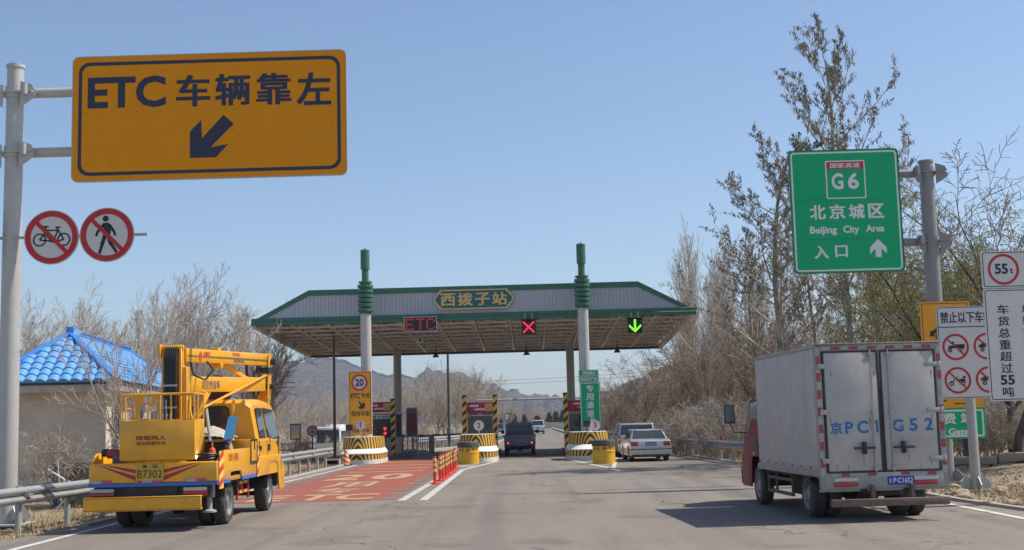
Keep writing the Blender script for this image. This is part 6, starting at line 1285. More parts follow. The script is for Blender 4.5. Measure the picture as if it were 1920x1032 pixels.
for i in range(2600): clod(8.9 + abs(rn.gauss(0, 2.2)), rn.uniform(20, 42), rn.uniform(.015, .08) * (2 if rn.random() < .06 else 1))
for i in range(900): clod(-9.0 - abs(rn.gauss(0, 1.2)), rn.uniform(20, 58), rn.uniform(.012, .045))
b.build('rubble', STN2, kind='stuff', rec=False)
# dry grass tufts along the verges
STRAW = mat('dry_straw', (.42, .32, .18), .9, 0, .25, 4)
b = MB()
def tuft(x, y, h_, n_):
    z = gz(x, y)
    for k in range(n_):
        a = rn.uniform(0, 2 * PI); l = h_ * rn.uniform(.5, 1.1); lean = rn.uniform(.1, .9); px, py = x + rn.gauss(0, .08), y + rn.gauss(0, .08); w_ = .008
        b.face([(px - w_ * math.sin(a), py + w_ * math.cos(a), z - .02), (px + w_ * math.sin(a), py - w_ * math.cos(a), z - .02), (px + l * lean * math.cos(a), py + l * lean * math.sin(a), z + l * (1.1 - lean * .7))])
for i in range(1500):
    u = rn.random(); y = 16 + 60 * u ** 1.2; x = -9.0 - abs(rn.gauss(0, 1.3)) - .1; tuft(x, y, rn.uniform(.08, .28), 10)
for i in range(1400):
    y = rn.uniform(22, 75); x = (9.4 if y < 42 else 8.4 - max(0, y - 50) * .05) + abs(rn.gauss(0, 1.6)); tuft(x, y, rn.uniform(.08, .35), 10)
for i in range(500): y = rn.uniform(76, 130); tuft(-6.6 - abs(rn.gauss(0, 2)) + max(0, y - 80) * .1, y, rn.uniform(.15, .4), 9)
b.build('dry_grass', STRAW, kind='stuff', rec=False)

# ================================================================== HOUSES
TILE = mat('roof_tile_blue', (.105, .33, .68), .5, 0, .16, 2, .4, (.20, .33, .48))
RIDGE = mat('ridge_blue', (.05, .22, .60), .4, 0, .08, 2)
WALLM = mat('house_wall', (.66, .565, .45), .85, 0, .06, .8, .35, (.28, .25, .22))
Hs = thing('blue_roof_house', 'low beige house with bright blue tiled hip roof behind the yellow truck', 'house', (-10.95, 33.0, 0), R(7.5))
# local frame: x to the left is negative, front eave along x at y=0, right eave along y at x=0
WE, LE, ZE, RS = 3.5, 13.2, 3.12, 1.42
APX = (-WE / 2, 2.45, ZE + RS); RDE = (-WE / 2, LE - 1.9, ZE + RS)
part('roof_underlay', mat('roof_under', (.03, .12, .32), .7), Hs, lambda b: (b.face([(-WE, 0, ZE - .03), (0, 0, ZE - .03), (APX[0], APX[1], APX[2] - .04)]), b.face([(0, 0, ZE - .03), (0, LE, ZE - .03), (RDE[0], RDE[1], RDE[2] - .04), (APX[0], APX[1], APX[2] - .04)]), b.face([(0, LE, ZE - .03), (-WE, LE, ZE - .03), (RDE[0], RDE[1], RDE[2] - .04)]), b.face([(-WE, 0, ZE - .03), (-WE, LE, ZE - .03), (RDE[0], RDE[1], RDE[2] - .04), (APX[0], APX[1], APX[2] - .04)])), rec=False)
def tilemesh(w, l):
    b = MB(); us = [i / 5 for i in range(6)]
    f = lambda u, v: (u * w, v * l, .075 * math.sin(PI * u) ** .8 + .035 * (1 - v) * 1.0)
    b.arc(f, us, [0, 1.0]); 
    b.arc(lambda u, v: (u * w, 0, (.075 * math.sin(PI * u) ** .8 + .035) * v - .03 * (1 - v)), us, [0, 1])
    me = bpy.data.meshes.new('tile'); me.from_pydata(b.v, [], b.f); me.materials.append(TILE); me.polygons.foreach_set('use_smooth', [True] * len(me.polygons)); me.set_sharp_from_angle(angle=R(50)); return me
tw, tl = .30, .34
TM = tilemesh(tw, tl * 1.12)
slen = math.hypot(APX[1], RS); ang = math.atan2(RS, APX[1]); ux = Vector((1, 0, 0)); uy = Vector((0, APX[1] / slen, RS / slen)); un = ux.cross(uy)
def puttile(M_):
    o = bpy.data.objects.new('tile', TM); C.objects.link(o); o.parent = Hs; o.matrix_local = M_
rows = int(slen / tl) + 1
for j in range(rows):
    f = j * tl / slen
    if f > .99: break
    xl, xr = -WE + WE / 2 * f, -WE / 2 * f; k = 0; x = -WE - .1
    while x < xr - .10:
        if x + tw > xl + .05:
            p = Vector((x, 0, ZE)) + uy * (j * tl); puttile(Matrix(((ux.x, uy.x, un.x, p.x), (ux.y, uy.y, un.y, p.y), (ux.z, uy.z, un.z, p.z), (0, 0, 0, 1))))
        x += tw
# right slope: the tiles lie nearly edge on; joined
sl2 = math.hypot(WE / 2, RS); vx = Vector((0, 1, 0)); vy = Vector((-WE / 2 / sl2, 0, RS / sl2)); b = MB(); k = int(LE / .3); rws = 11
for j in range(rws):
    f0, f1 = j / rws, (j + 1.06) / rws
    for i in range(k):
        y0 = i * LE / k; y1 = y0 + LE / k
        fa = (j + .5) / rws
        if y0 < APX[1] * fa - .12 or y1 > LE - 1.9 * fa + .1: continue
        def fn(u, v): p = Vector((0, y0 + (y1 - y0) * u, ZE)) + vy * (sl2 * (f0 + (f1 - f0) * v)); return p + Vector((RS / sl2, 0, WE / 2 / sl2)) * (.06 * math.sin(PI * u) + .03 * (1 - v))
        b.arc(fn, [0, .25, .5, .75, 1], [0, 1])
b.build('side_tiles', TILE, Hs, rec=False, smooth=True, kind='stuff')
part('ridge_cap', RIDGE, Hs, lambda b: (b.beam((APX[0], APX[1] - .1, APX[2] + .04), (RDE[0], RDE[1], RDE[2] + .04), .16, .2), b.beam((APX[0], APX[1] - .12, APX[2] + .10), (APX[0], APX[1] + .05, APX[2] + .10), .22, .28), b.beam((APX[0], APX[1] + .06, APX[2] + .16), (RDE[0], RDE[1], RDE[2] + .16), .22, .05)), bevel=.01)
part('hip_cap', RIDGE, Hs, lambda b: (b.beam((0.02, -.02, ZE + .07), (APX[0], APX[1], APX[2] + .07), .2, .10), b.beam((-WE, 0, ZE + .07), (APX[0], APX[1], APX[2] + .07), .2, .10), b.beam((0, LE, ZE + .07), (RDE[0], RDE[1], RDE[2] + .07), .2, .1)), bevel=.02)
part('eave_board', mat('eave_cream', (.48, .45, .40), .7, 0, .08, 2, .3), Hs, lambda b: (b.box(-WE, -.02, .03, .12, ZE - .26, ZE - .035), b.box(-.13, -.03, .13, LE, ZE - .24, ZE - .035)))
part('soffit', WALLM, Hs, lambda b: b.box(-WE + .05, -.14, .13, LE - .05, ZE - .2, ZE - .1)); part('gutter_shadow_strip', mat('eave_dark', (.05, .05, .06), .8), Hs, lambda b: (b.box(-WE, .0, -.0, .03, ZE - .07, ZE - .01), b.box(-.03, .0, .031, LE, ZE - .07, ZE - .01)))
part('wall', WALLM, Hs, lambda b: (b.box(-WE + .4, -.42, .45, .6, -.2, ZE - .21), b.box(-.57, -.42, .601, LE - .4, -.2, ZE - .21), b.box(-WE + .4, -WE + .55, .601, LE - .4, -.2, ZE - .21)))
for s in range(3):
    w = part('window', mat('window_frame_blue', (.05, .09, .16), .5), Hs, lambda b: b.box(-.43, -.40, 1.55 + s * 3.2, 3.2 + s * 3.2, 1.0, 2.4)); part('pane', GLS, w, lambda b: (b.box(-.405, -.395, 1.62 + s * 3.2, 2.34 + s * 3.2, 1.07, 2.33), b.box(-.405, -.395, 2.42 + s * 3.2, 3.13 + s * 3.2, 1.07, 2.33)))
part('corner_pilaster', WALLM, Hs, lambda b: b.box(-.42, -.34, .44, 1.2, -.2, ZE - .22))
H2 = thing('blue_roof_shed', 'end of a second blue tiled roof seen under the folded boom', 'shed', (-13.5, 56.0, 0), R(7.5))
b = MB()
for j in range(7):
    for i in range(22):
        def fn(u, v): t_ = (j + v * 1.05) / 7; return (-2.2 * t_ + .0, -5 + (i + u) * .42 + .0, 3.05 + 1.1 * t_ + .05 * math.sin(PI * u) + .03 * (1 - v))
        b.arc(fn, [0, .33, .66, 1], [0, 1])
b.build('roof_tiles', TILE, H2, rec=False, kind='stuff'); part('wall', WALLM, H2, lambda b: b.box(-4, -.4, -4.6, 3.8, -.2, 3.0)); part('eave_board', MATS['eave_cream'], H2, lambda b: b.box(-.12, -.03, -5, 4.2, 2.8, 3.02))
part('rear_slope', TILE, H2, lambda b: b.face([(-2.2, -5, 4.15), (-2.2, 4.24, 4.15), (-4.4, 4.24, 3.05), (-4.4, -5, 3.05)]))

# ================================================================== TREES
class TM_:
    def __init__(s): s.v = []; s.f = []
    def tube(s, pts, rad, n):
        base = len(s.v); k = len(pts)
        d = (pts[-1] - pts[0]).normalized(); a = d.orthogonal().normalized(); c = d.cross(a)
        cs = [(math.cos(2 * PI * j / n), math.sin(2 * PI * j / n)) for j in range(n)]
        for p, r in zip(pts, rad):
            for x, y in cs: s.v.append(p + (a * x + c * y) * r)
        for i in range(k - 1):
            o = base + i * n
            for j in range(n): j2 = (j + 1) % n; s.f.append((o + j, o + j2, o + n + j2, o + n + j))
def rot(d, ang, az):
    a = d.orthogonal().normalized(); a = Matrix.Rotation(az, 3, d) @ a
    return (Matrix.Rotation(ang, 3, a) @ d).normalized()
def mkmesh(name, tm, m, smooth=True):
    me = bpy.data.meshes.new(name); me.from_pydata([tuple(v) for v in tm.v], [], tm.f); me.materials.append(m)
    if smooth: me.polygons.foreach_set('use_smooth', [True] * len(me.polygons))
    return me
def barkmat(name, c1, c2, sc=6):
    t = NT(name); c = t.coord(scale=(1, 1, .3)); n = t.noise(c, sc, 5, .7); t.put(t.b.inputs['Base Color'], t.mix(t.ramp(n, .4, .62), c1, c2)); t.b.inputs['Roughness'].default_value = .9; t.bump(n, .5, .02); return t.m
BK = barkmat('bark_grey_brown', (.16, .135, .11), (.36, .31, .25)); BKT = mat('twig_brown', (.43, .365, .295), .9, 0, .3, 3); BKP = barkmat('bark_poplar', (.16, .17, .12), (.40, .41, .33), 4); BKD = barkmat('bark_dark', (.05, .04, .034), (.14, .115, .095)); BKW = barkmat('bark_white', (.20, .19, .16), (.52, .50, .46), 3)
TWD = mat('twig_dark', (.27, .215, .17), .9, 0, .3, 3); TWG = mat('twig_willow', (.20, .19, .08), .9, 0, .3, 3)
def leafmat(name, c1, c2):
    t = NT(name); c = t.coord(); n = t.noise(c, 1.3, 3); n2 = t.noise(c, 17, 2); t.put(t.b.inputs['Base Color'], t.mix(t.ramp(t.math('MULTIPLY_ADD', n2, .5, t.math('MULTIPLY', n, .5)), .42, .6), c1, c2)); t.b.inputs['Roughness'].default_value = .8
    return t.m
CATK = leafmat('catkin_brown', (.13, .115, .07), (.26, .23, .14)); WILL = leafmat('willow_leaf', (.24, .25, .07), (.38, .38, .12)); BUD = leafmat('bud_green', (.16, .15, .06), (.25, .23, .10)); CON = leafmat('conifer_green', (.02, .035, .018), (.045, .065, .03))
def gen(seed, H, kind):
    """-> (trunk mesh data, crown branches, foliage) for one tree of height H"""
    rd = random.Random(seed); T_, Cn, F = TM_(), TM_(), TM_()
    def leafq(p, s_, down=True):
        a = rd.uniform(0, 2 * PI); d = Vector((math.cos(a), math.sin(a), rd.uniform(-.4, .4))) * s_ * .35; u = Vector((rd.uniform(-.25, .25), rd.uniform(-.25, .25), -1 if down else rd.uniform(-1, 1))) * s_
        n = len(F.v); F.v += [p - d * .5, p + d * .5, p + d * .35 + u, p - d * .35 + u]; F.f.append((n, n + 1, n + 2, n + 3))
    def twigs(p, d, L_, r, lvl, P):
        ns = P['seg'][lvl]; pts = [p]; rads = [r]; cur = p.copy(); dd = d.copy()
        for i in range(ns):
            dd = (dd + Vector((rd.gauss(0, 1), rd.gauss(0, 1), rd.gauss(0, 1))) * P['wob'] + Vector((0, 0, P['trop'][lvl]))).normalized(); cur = cur + dd * (L_ / ns); pts.append(cur.copy()); rads.append(max(P['rmin'], r * (1 - .75 * (i + 1) / ns)))
        (T_ if lvl <= P['tl'] else Cn).tube(pts, rads, (8, 5, 4, 3, 3)[lvl])
        nx_ = lvl + 1
        if nx_ < len(P['n']):
            for k in range(P['n'][nx_]):
                f = P['st'][nx_] + (1 - P['st'][nx_]) * (k + rd.random()) / P['n'][nx_]; f = min(.98, f); j = f * ns; i = int(j); q = pts[i].lerp(pts[i + 1], j - i); dq = (pts[i + 1] - pts[i]).normalized()
                an = R(P['ang'][nx_] * rd.uniform(.7, 1.3)); nd = rot(dq, an, k * 2.4 + rd.uniform(-.5, .5))
                ll = L_ * P['len'][nx_] * rd.uniform(.65, 1.2) * (1 - P['fall'][nx_] * f); twigs(q, nd, ll, max(P['rmin'], rads[i] * P['rr'][nx_]), nx_, P)
        if P.get('leaf') and lvl >= P['leaf'][0]:
            for i in range(1, len(pts)):
                for k in range(P['leaf'][1]):
                    q = pts[i - 1].lerp(pts[i], rd.random()) + Vector((rd.gauss(0, 1), rd.gauss(0, 1), rd.gauss(0, 1))) * P['leaf'][3]; leafq(q, P['leaf'][2] * rd.uniform(.6, 1.3), P['leaf'][4])
    V0 = Vector((0, 0, -.15))
    if kind == 'vase':
        P = dict(seg=[3, 5, 5, 4, 3], n=[1, 6, 9, 8, 5], st=[0, .45, .2, .15, .15], ang=[0, 26, 32, 30, 30], len=[0, 2.3, .55, .5, .5], fall=[0, 0, .4, .4, .3], rr=[0, .6, .55, .5, .6], trop=[0, .06, .08, .06, .04], wob=.10, rmin=.0085, tl=1)
        twigs(V0, Vector((rd.gauss(0, .06), rd.gauss(0, .06), 1)).normalized(), H * .30, H * .018, 0, P)
    elif kind == 'locust':
        P = dict(seg=[4, 6, 5, 4, 3], n=[1, 5, 8, 8, 5], st=[0, .5, .25, .15, .1], ang=[0, 38, 48, 45, 45], len=[0, 1.6, .6, .5, .45], fall=[0, 0, .3, .3, .3], rr=[0, .65, .55, .5, .6], trop=[0, .03, .04, .02, .0], wob=.17, rmin=.0085, tl=1)
        twigs(V0, Vector((rd.gauss(0, .12), rd.gauss(0, .1), 1)).normalized(), H * .36, H * .018, 0, P)
    elif kind == 'shrub':
        P = dict(seg=[4, 4, 3, 3], n=[1, 8, 6, 4], st=[0, .1, .1, .1], ang=[0, 32, 40, 42], len=[0, .6, .55, .5], fall=[0, .3, .3, .3], rr=[0, .6, .6, .7], trop=[.05, .05, .02, 0], wob=.16, rmin=.008, tl=0)
        for k in range(9): a = k * .7; twigs(V0 + Vector((.25 * math.cos(a), .25 * math.sin(a), 0)), Vector((.5 * math.cos(a), .5 * math.sin(a), 1)).normalized(), H * rd.uniform(.6, 1), H * .009, 0, P)
    elif kind == 'column':
        P = dict(seg=[10, 5, 4, 3], n=[1, 50, 7, 4], st=[0, .12, .15, .15], ang=[0, 17, 18, 22], len=[0, .30, .45, .45], fall=[0, .45, .3, .3], rr=[0, .4, .55, .6], trop=[0, .10, .08, .05], wob=.035, rmin=.009, tl=0)
        twigs(V0, Vector((0, 0, 1)), H, H * .010, 0, P)
    elif kind == 'poplar':
        P = dict(seg=[12, 7, 5, 3], n=[1, 32, 8, 5], st=[0, .30, .2, .15], ang=[0, 52, 38, 40], len=[0, .40, .34, .3], fall=[0, .70, .35, .3], rr=[0, .42, .5, .6], trop=[0, .12, .12, .06], wob=.06, rmin=.009, tl=0, leaf=(2, 3, .08, .04, True))
        twigs(V0, Vector((rd.gauss(0, .02), 0, 1)).normalized(), H, H * .0105, 0, P)
    elif kind == 'willow':
        P = dict(seg=[5, 7, 6, 6], n=[1, 6, 11, 12], st=[0, .45, .25, .2], ang=[0, 30, 42, 45], len=[0, 1.7, .42, .55], fall=[0, .1, .3, .2], rr=[0, .6, .5, .4], trop=[0, .07, .0, -.28], wob=.12, rmin=.006, tl=1, leaf=(3, 3, .05, .03, True))
        twigs(V0, Vector((rd.gauss(0, .08), 0, 1)).normalized(), H * .34, H * .02, 0, P)
    elif kind == 'bud':
        P = dict(seg=[3, 5, 5, 4], n=[1, 7, 11, 10], st=[0, .4, .2, .15], ang=[0, 24, 30, 32], len=[0, 2.2, .5, .45], fall=[0, 0, .4, .3], rr=[0, .6, .5, .5], trop=[0, .06, .05, .03], wob=.11, rmin=.008, tl=1, leaf=(2, 1, .09, .06, False))
        twigs(V0, Vector((0, 0, 1)), H * .3, H * .018, 0, P)
    elif kind == 'conifer':
        P = dict(seg=[6, 3, 3], n=[1, 46, 5], st=[0, .1, .2], ang=[0, 78, 40], len=[0, .30, .5], fall=[0, .88, .3], rr=[0, .3, .5], trop=[0, -.02, 0], wob=.03, rmin=.01, tl=0, leaf=(1, 7, .26, .12, True))
        twigs(V0, Vector((0, 0, 1)), H, H * .012, 0, P)
    return T_, Cn, F
PROTO = {}
KM = {'vase': (BK, BKT, None), 'locust': (BKD, TWD, None), 'shrub': (TWD, BKT, None), 'column': (BKW, BKT, BUD), 'poplar': (BKP, BKT, CATK), 'willow': (BKD, TWG, WILL), 'bud': (BK, BKT, BUD), 'conifer': (BK, BKT, CON)}
def proto(kind, i, H):
    k = (kind, i)
    if k not in PROTO:
        T_, Cn, F = gen(hash(kind) % 1 + i * 17 + len(kind), H, kind); m = KM[kind]
        PROTO[k] = (mkmesh('trunk', T_, m[0]), mkmesh('crown', Cn, m[1]), mkmesh('foliage', F, m[2], False) if F.v and m[2] else None, max(v.z for v in T_.v + Cn.v))
    return PROTO[k]
def tree(kind, i, x, y, h, label, group, name='bare_tree', rz=None, H0=8., sxy=1., cat='tree'):
    pr = proto(kind, i, H0); s_ = h / pr[3]; rn = random.Random(int(x * 31 + y * 7))
    t = thing(name, label, cat, (x, y, gz(x, y) - .05), rn.uniform(0, 6.28) if rz is None else rz, group); t.scale = (s_ * sxy, s_ * sxy, s_)
    for nm, me in zip(('trunk', 'crown', 'foliage'), pr[:3]):
        if me: o = bpy.data.objects.new(nm, me); C.objects.link(o); o.parent = t
    return t

# kind, variant, x, y, height, label, group, name, spread, category, prototype height
TREES = [
 ('vase', 0, -9.88, 31.5, 5.94, 'bare grey tree forking low in front of the blue roof', 'bare trees behind the blue roofed house', 'bare_tree', 0.9, 'tree', 8.0),
 ('vase', 1, -10.13, 37, 6.97, 'tall bare tree rising just behind the work basket', 'bare trees behind the blue roofed house', 'bare_tree', 1.0, 'tree', 8.0),
 ('vase', 2, -19.12, 47, 8.69, 'bare brownish tree at the left edge behind the sign pole', 'bare trees behind the blue roofed house', 'bare_tree', 1.0, 'tree', 8.0),
 ('locust', 0, -19.32, 44, 6.59, 'dense bare tree cut off by the left edge', 'bare trees behind the blue roofed house', 'bare_tree', 1.0, 'tree', 8.0),
 ('vase', 3, -20.98, 56, 7.8, 'nearer bare tree at the blue roof peak', 'bare trees behind the blue roofed house', 'bare_tree', 1.0, 'tree', 8.0),
 ('vase', 1, -20.68, 60, 9.73, 'bare tree right of the blue roof peak', 'bare trees behind the blue roofed house', 'bare_tree', 1.0, 'tree', 8.0),
 ('vase', 2, -20.41, 64, 9.67, 'nearer bare tree behind the end of the blue roof ridge', 'bare trees behind the blue roofed house', 'bare_tree', 1.0, 'tree', 8.0),
 ('vase', 0, -16.66, 56, 8.89, 'nearer bare tree left of the black hose bundle', 'bare trees behind the blue roofed house', 'bare_tree', 1.0, 'tree', 8.0),
 ('vase', 3, -19.35, 68, 9.52, 'nearer bare tree behind the black hose bundle', 'bare trees behind the blue roofed house', 'bare_tree', 1.0, 'tree', 8.0),
 ('vase', 1, -15.66, 60, 9.47, 'bare tree above the middle of the folded boom', 'bare trees behind the blue roofed house', 'bare_tree', 1.0, 'tree', 8.0),
 ('vase', 2, -17.4, 72, 10.51, 'bare tree left of the boom knuckle', 'bare trees behind the blue roofed house', 'bare_tree', 1.0, 'tree', 8.0),
 ('vase', 0, -21.02, 84, 10.54, 'bare tree above the maroon disc of the truck', 'bare trees behind the blue roofed house', 'bare_tree', 1.0, 'tree', 8.0),
 ('vase', 3, -15.71, 70, 9.48, 'bare tree above the boom knuckle', 'bare trees behind the blue roofed house', 'bare_tree', 1.0, 'tree', 8.0),
 ('vase', 0, -27.13, 70, 9.93, 'bare tree left of the blue roof peak', 'bare trees behind the blue roofed house', 'bare_tree', 1.0, 'tree', 8.0),
 ('vase', 1, -25.89, 62, 8.52, 'bare tree at the left edge behind the sign pole', 'bare trees behind the blue roofed house', 'bare_tree', 1.0, 'tree', 8.0),
 ('vase', 1, -16.5, 78, 9.5, 'nearer bare tree just right of the boom knuckle', 'bare trees behind the blue roofed house', 'bare_tree', 1.0, 'tree', 8.0),
 ('locust', 1, -28.6, 80, 9.31, 'farther bare tree at the blue roof peak', 'bare trees behind the blue roofed house', 'bare_tree', 1.0, 'tree', 8.0),
 ('locust', 0, -34.04, 85, 9.51, 'bare tree behind the left end of the blue roof', 'bare trees behind the blue roofed house', 'bare_tree', 1.0, 'tree', 8.0),
 ('locust', 2, -28.82, 88, 9.62, 'farther bare tree behind the end of the blue roof ridge', 'bare trees behind the blue roofed house', 'bare_tree', 1.0, 'tree', 8.0),
 ('locust', 0, -27.15, 90, 9.73, 'farther bare tree left of the black hose bundle', 'bare trees behind the blue roofed house', 'bare_tree', 1.0, 'tree', 8.0),
 ('locust', 1, -25.39, 92, 9.06, 'farther bare tree behind the black hose bundle', 'bare trees behind the blue roofed house', 'bare_tree', 1.0, 'tree', 8.0),
 ('vase', 3, -22.98, 112, 8.27, 'farther bare tree just right of the boom knuckle', 'bare trees beyond the left guardrail', 'bare_tree', 1.0, 'tree', 8.0),
 ('vase', 2, -20.19, 105, 6.25, 'nearer bare tree below the left mountain shoulder', 'bare trees beyond the left guardrail', 'bare_tree', 1.0, 'tree', 8.0),
 ('vase', 1, -21.17, 118, 7.27, 'bare tree below the left mountain tower', 'bare trees beyond the left guardrail', 'bare_tree', 1.0, 'tree', 8.0),
 ('vase', 0, -18.41, 112, 6.23, 'nearer bare tree left of the thin brown camera pole', 'bare trees beyond the left guardrail', 'bare_tree', 1.0, 'tree', 8.0),
 ('vase', 2, -17.88, 118, 6.68, 'bare tree behind the thin brown camera pole', 'bare trees beyond the left guardrail', 'bare_tree', 1.0, 'tree', 8.0),
 ('vase', 1, -17.76, 125, 7.47, 'nearer bare tree left of the yellow 20 sign', 'bare trees beyond the left guardrail', 'bare_tree', 1.0, 'tree', 8.0),
 ('locust', 1, -26.02, 140, 5.91, 'farther bare tree below the left mountain shoulder', 'bare trees beyond the left guardrail', 'bare_tree', 1.0, 'tree', 8.0),
 ('locust', 0, -24.46, 145, 6.61, 'farther bare tree left of the thin brown camera pole', 'bare trees beyond the left guardrail', 'bare_tree', 1.0, 'tree', 8.0),
 ('locust', 2, -20.61, 140, 5.77, 'farther bare tree left of the yellow 20 sign', 'bare trees beyond the left guardrail', 'bare_tree', 1.0, 'tree', 8.0),
 ('vase', 0, -13.59, 116, 7.99, 'nearer bare tree between the left columns', 'bare trees beyond the left guardrail', 'bare_tree', 1.0, 'tree', 8.0),
 ('vase', 3, -16.07, 130, 7.64, 'farther bare tree between the left columns', 'bare trees beyond the left guardrail', 'bare_tree', 1.0, 'tree', 8.0),
 ('vase', 2, -10.57, 108, 6.58, 'middle bare tree above the upright light box', 'bare trees beyond the left guardrail', 'bare_tree', 1.0, 'tree', 8.0),
 ('vase', 1, -8.84, 104, 6.72, 'bare tree left of the dark lamp pole', 'bare trees beyond the left guardrail', 'bare_tree', 1.0, 'tree', 8.0),
 ('bud', 0, -8.26, 110, 6.6, 'tree with faint yellow green buds just left of the dark lamp pole', 'bare trees beyond the left guardrail', 'budding_tree', 1.0, 'tree', 8.0),
 ('vase', 0, -6.38, 104, 6.84, 'nearer bare tree behind the dark lamp pole', 'bare trees beyond the left guardrail', 'bare_tree', 1.0, 'tree', 8.0),
 ('bud', 1, -5.53, 112, 7.48, 'tree with faint yellow green buds above booth 2', 'bare trees beyond the left guardrail', 'budding_tree', 1.0, 'tree', 8.0),
 ('bud', 0, -4.19, 105, 6.74, 'nearer tree with faint yellow green buds above the right half of the booth 2 banner', 'bare trees beyond the left guardrail', 'budding_tree', 1.0, 'tree', 8.0),
 ('vase', 3, -3.27, 112, 6.07, 'nearer bare tree above the right striped post of booth 2', 'bare trees beyond the left guardrail', 'bare_tree', 1.0, 'tree', 8.0),
 ('locust', 2, -11.15, 122, 6.91, 'farthest bare tree above the upright light box', 'bare trees beyond the left guardrail', 'bare_tree', 1.0, 'tree', 8.0),
 ('locust', 1, -8.48, 125, 7.23, 'farther bare tree behind the dark lamp pole', 'bare trees beyond the left guardrail', 'bare_tree', 1.0, 'tree', 8.0),
 ('vase', 2, -6.86, 130, 7.4, 'farther bare tree right of the dark lamp pole', 'bare trees beyond the left guardrail', 'bare_tree', 1.0, 'tree', 8.0),
 ('bud', 1, -5.1, 135, 7.27, 'farther tree with faint yellow green buds above the right half of the booth 2 banner', 'bare trees beyond the left guardrail', 'budding_tree', 1.0, 'tree', 8.0),
 ('vase', 1, -3.73, 150, 6.54, 'farther bare tree above the right striped post of booth 2', 'bare trees beyond the left guardrail', 'bare_tree', 1.0, 'tree', 8.0),
 ('vase', 0, -2.69, 165, 5.21, 'bare tree beside the far street lamp', 'bare trees beyond the left guardrail', 'bare_tree', 1.0, 'tree', 8.0),
 ('vase', 3, -12.77, 120, 6.62, 'bare tree behind the left rear column', 'bare trees beyond the left guardrail', 'bare_tree', 1.0, 'tree', 8.0),
 ('locust', 0, -6.98, 94, 3.08, 'bare tree just left of the dark lamp pole', 'bare trees beyond the left guardrail', 'bare_tree', 1.0, 'tree', 8.0),
 ('locust', 1, -8.61, 92, 2.9, 'nearest bare tree above the upright light box', 'bare trees beyond the left guardrail', 'bare_tree', 1.0, 'tree', 8.0),
 ('locust', 2, -5.27, 96, 3.26, 'nearer bare tree right of the dark lamp pole', 'bare trees beyond the left guardrail', 'bare_tree', 1.0, 'tree', 8.0),
 ('locust', 0, 5.46, 63, 5.23, 'dark bare tree leaning right behind the silver sedan', 'bare trees in the thicket right of lane 3', 'bare_tree', 1.2, 'tree', 8.0),
 ('locust', 1, 8.27, 66, 5.75, 'dark bare tree with crooked limbs behind the right guardrail', 'bare trees in the thicket right of lane 3', 'bare_tree', 1.0, 'tree', 8.0),
 ('locust', 2, 5.48, 90, 5.41, 'middle bare tree right of the green lane sign', 'bare trees in the thicket right of lane 3', 'bare_tree', 1.0, 'tree', 8.0),
 ('locust', 0, 5.26, 78, 3.58, 'nearest bare tree above the silver minivan', 'bare trees in the thicket right of lane 3', 'bare_tree', 1.0, 'tree', 8.0),
 ('vase', 3, 7.5, 96, 5.61, 'farthest bare tree above the silver minivan', 'bare trees in the thicket right of lane 3', 'bare_tree', 1.0, 'tree', 8.0),
 ('locust', 1, 8.0, 84, 4.01, 'nearer bare tree above the silver sedan', 'bare trees in the thicket right of lane 3', 'bare_tree', 1.0, 'tree', 8.0),
 ('locust', 2, 8.06, 76, 4.43, 'nearest bare tree at the left end of the right guardrail', 'bare trees in the thicket right of lane 3', 'bare_tree', 1.0, 'tree', 8.0),
 ('vase', 1, 10.35, 92, 5.76, 'farthest bare tree at the left end of the right guardrail', 'bare trees in the thicket right of lane 3', 'bare_tree', 1.0, 'tree', 8.0),
 ('locust', 0, 9.8, 72, 8.56, 'nearer bare tree just right of the canopy tip', 'bare trees in the thicket right of lane 3', 'bare_tree', 1.0, 'tree', 8.0),
 ('locust', 2, 9.97, 66, 7.83, 'bare tree left of the truck mirror', 'bare trees in the thicket right of lane 3', 'bare_tree', 1.0, 'tree', 8.0),
 ('vase', 2, 11.63, 70, 8.77, 'nearest bare tree above the truck mirror', 'bare trees in the thicket right of lane 3', 'bare_tree', 1.0, 'tree', 8.0),
 ('locust', 1, 11.1, 62, 7.95, 'nearer bare tree behind the front end of the white cargo box', 'bare trees in the thicket right of lane 3', 'bare_tree', 1.0, 'tree', 8.0),
 ('vase', 0, 13.05, 68, 9.11, 'nearer bare tree left of the green G6 sign', 'bare trees in the thicket right of lane 3', 'bare_tree', 1.0, 'tree', 8.0),
 ('locust', 0, 12.28, 60, 8.23, 'nearer bare tree at the left edge of the green G6 sign', 'bare trees in the thicket right of lane 3', 'bare_tree', 1.0, 'tree', 8.0),
 ('vase', 3, 13.93, 64, 6.44, 'middle bare tree under the left side of the green G6 sign', 'bare trees in the thicket right of lane 3', 'bare_tree', 1.0, 'tree', 8.0),
 ('locust', 2, 12.91, 56, 5.6, 'nearest bare tree under the left side of the green G6 sign', 'bare trees in the thicket right of lane 3', 'bare_tree', 1.0, 'tree', 8.0),
 ('vase', 1, 15.09, 62, 6.52, 'bare tree under the character lines of the green G6 sign', 'bare trees in the thicket right of lane 3', 'bare_tree', 1.0, 'tree', 8.0),
 ('locust', 1, 15.11, 58, 5.94, 'nearer bare tree under the middle of the green G6 sign', 'bare trees in the thicket right of lane 3', 'bare_tree', 1.0, 'tree', 8.0),
 ('vase', 2, 16.66, 60, 6.06, 'bare tree under the right side of the green G6 sign', 'bare trees in the thicket right of lane 3', 'bare_tree', 1.0, 'tree', 8.0),
 ('locust', 0, 16.75, 56, 5.74, 'bare tree left of the right sign pole', 'bare trees in the thicket right of lane 3', 'bare_tree', 1.0, 'tree', 8.0),
 ('vase', 1, 12.15, 84, 9.49, 'farther bare tree above the middle of the right guardrail', 'bare trees in the thicket right of lane 3', 'bare_tree', 1.0, 'tree', 8.0),
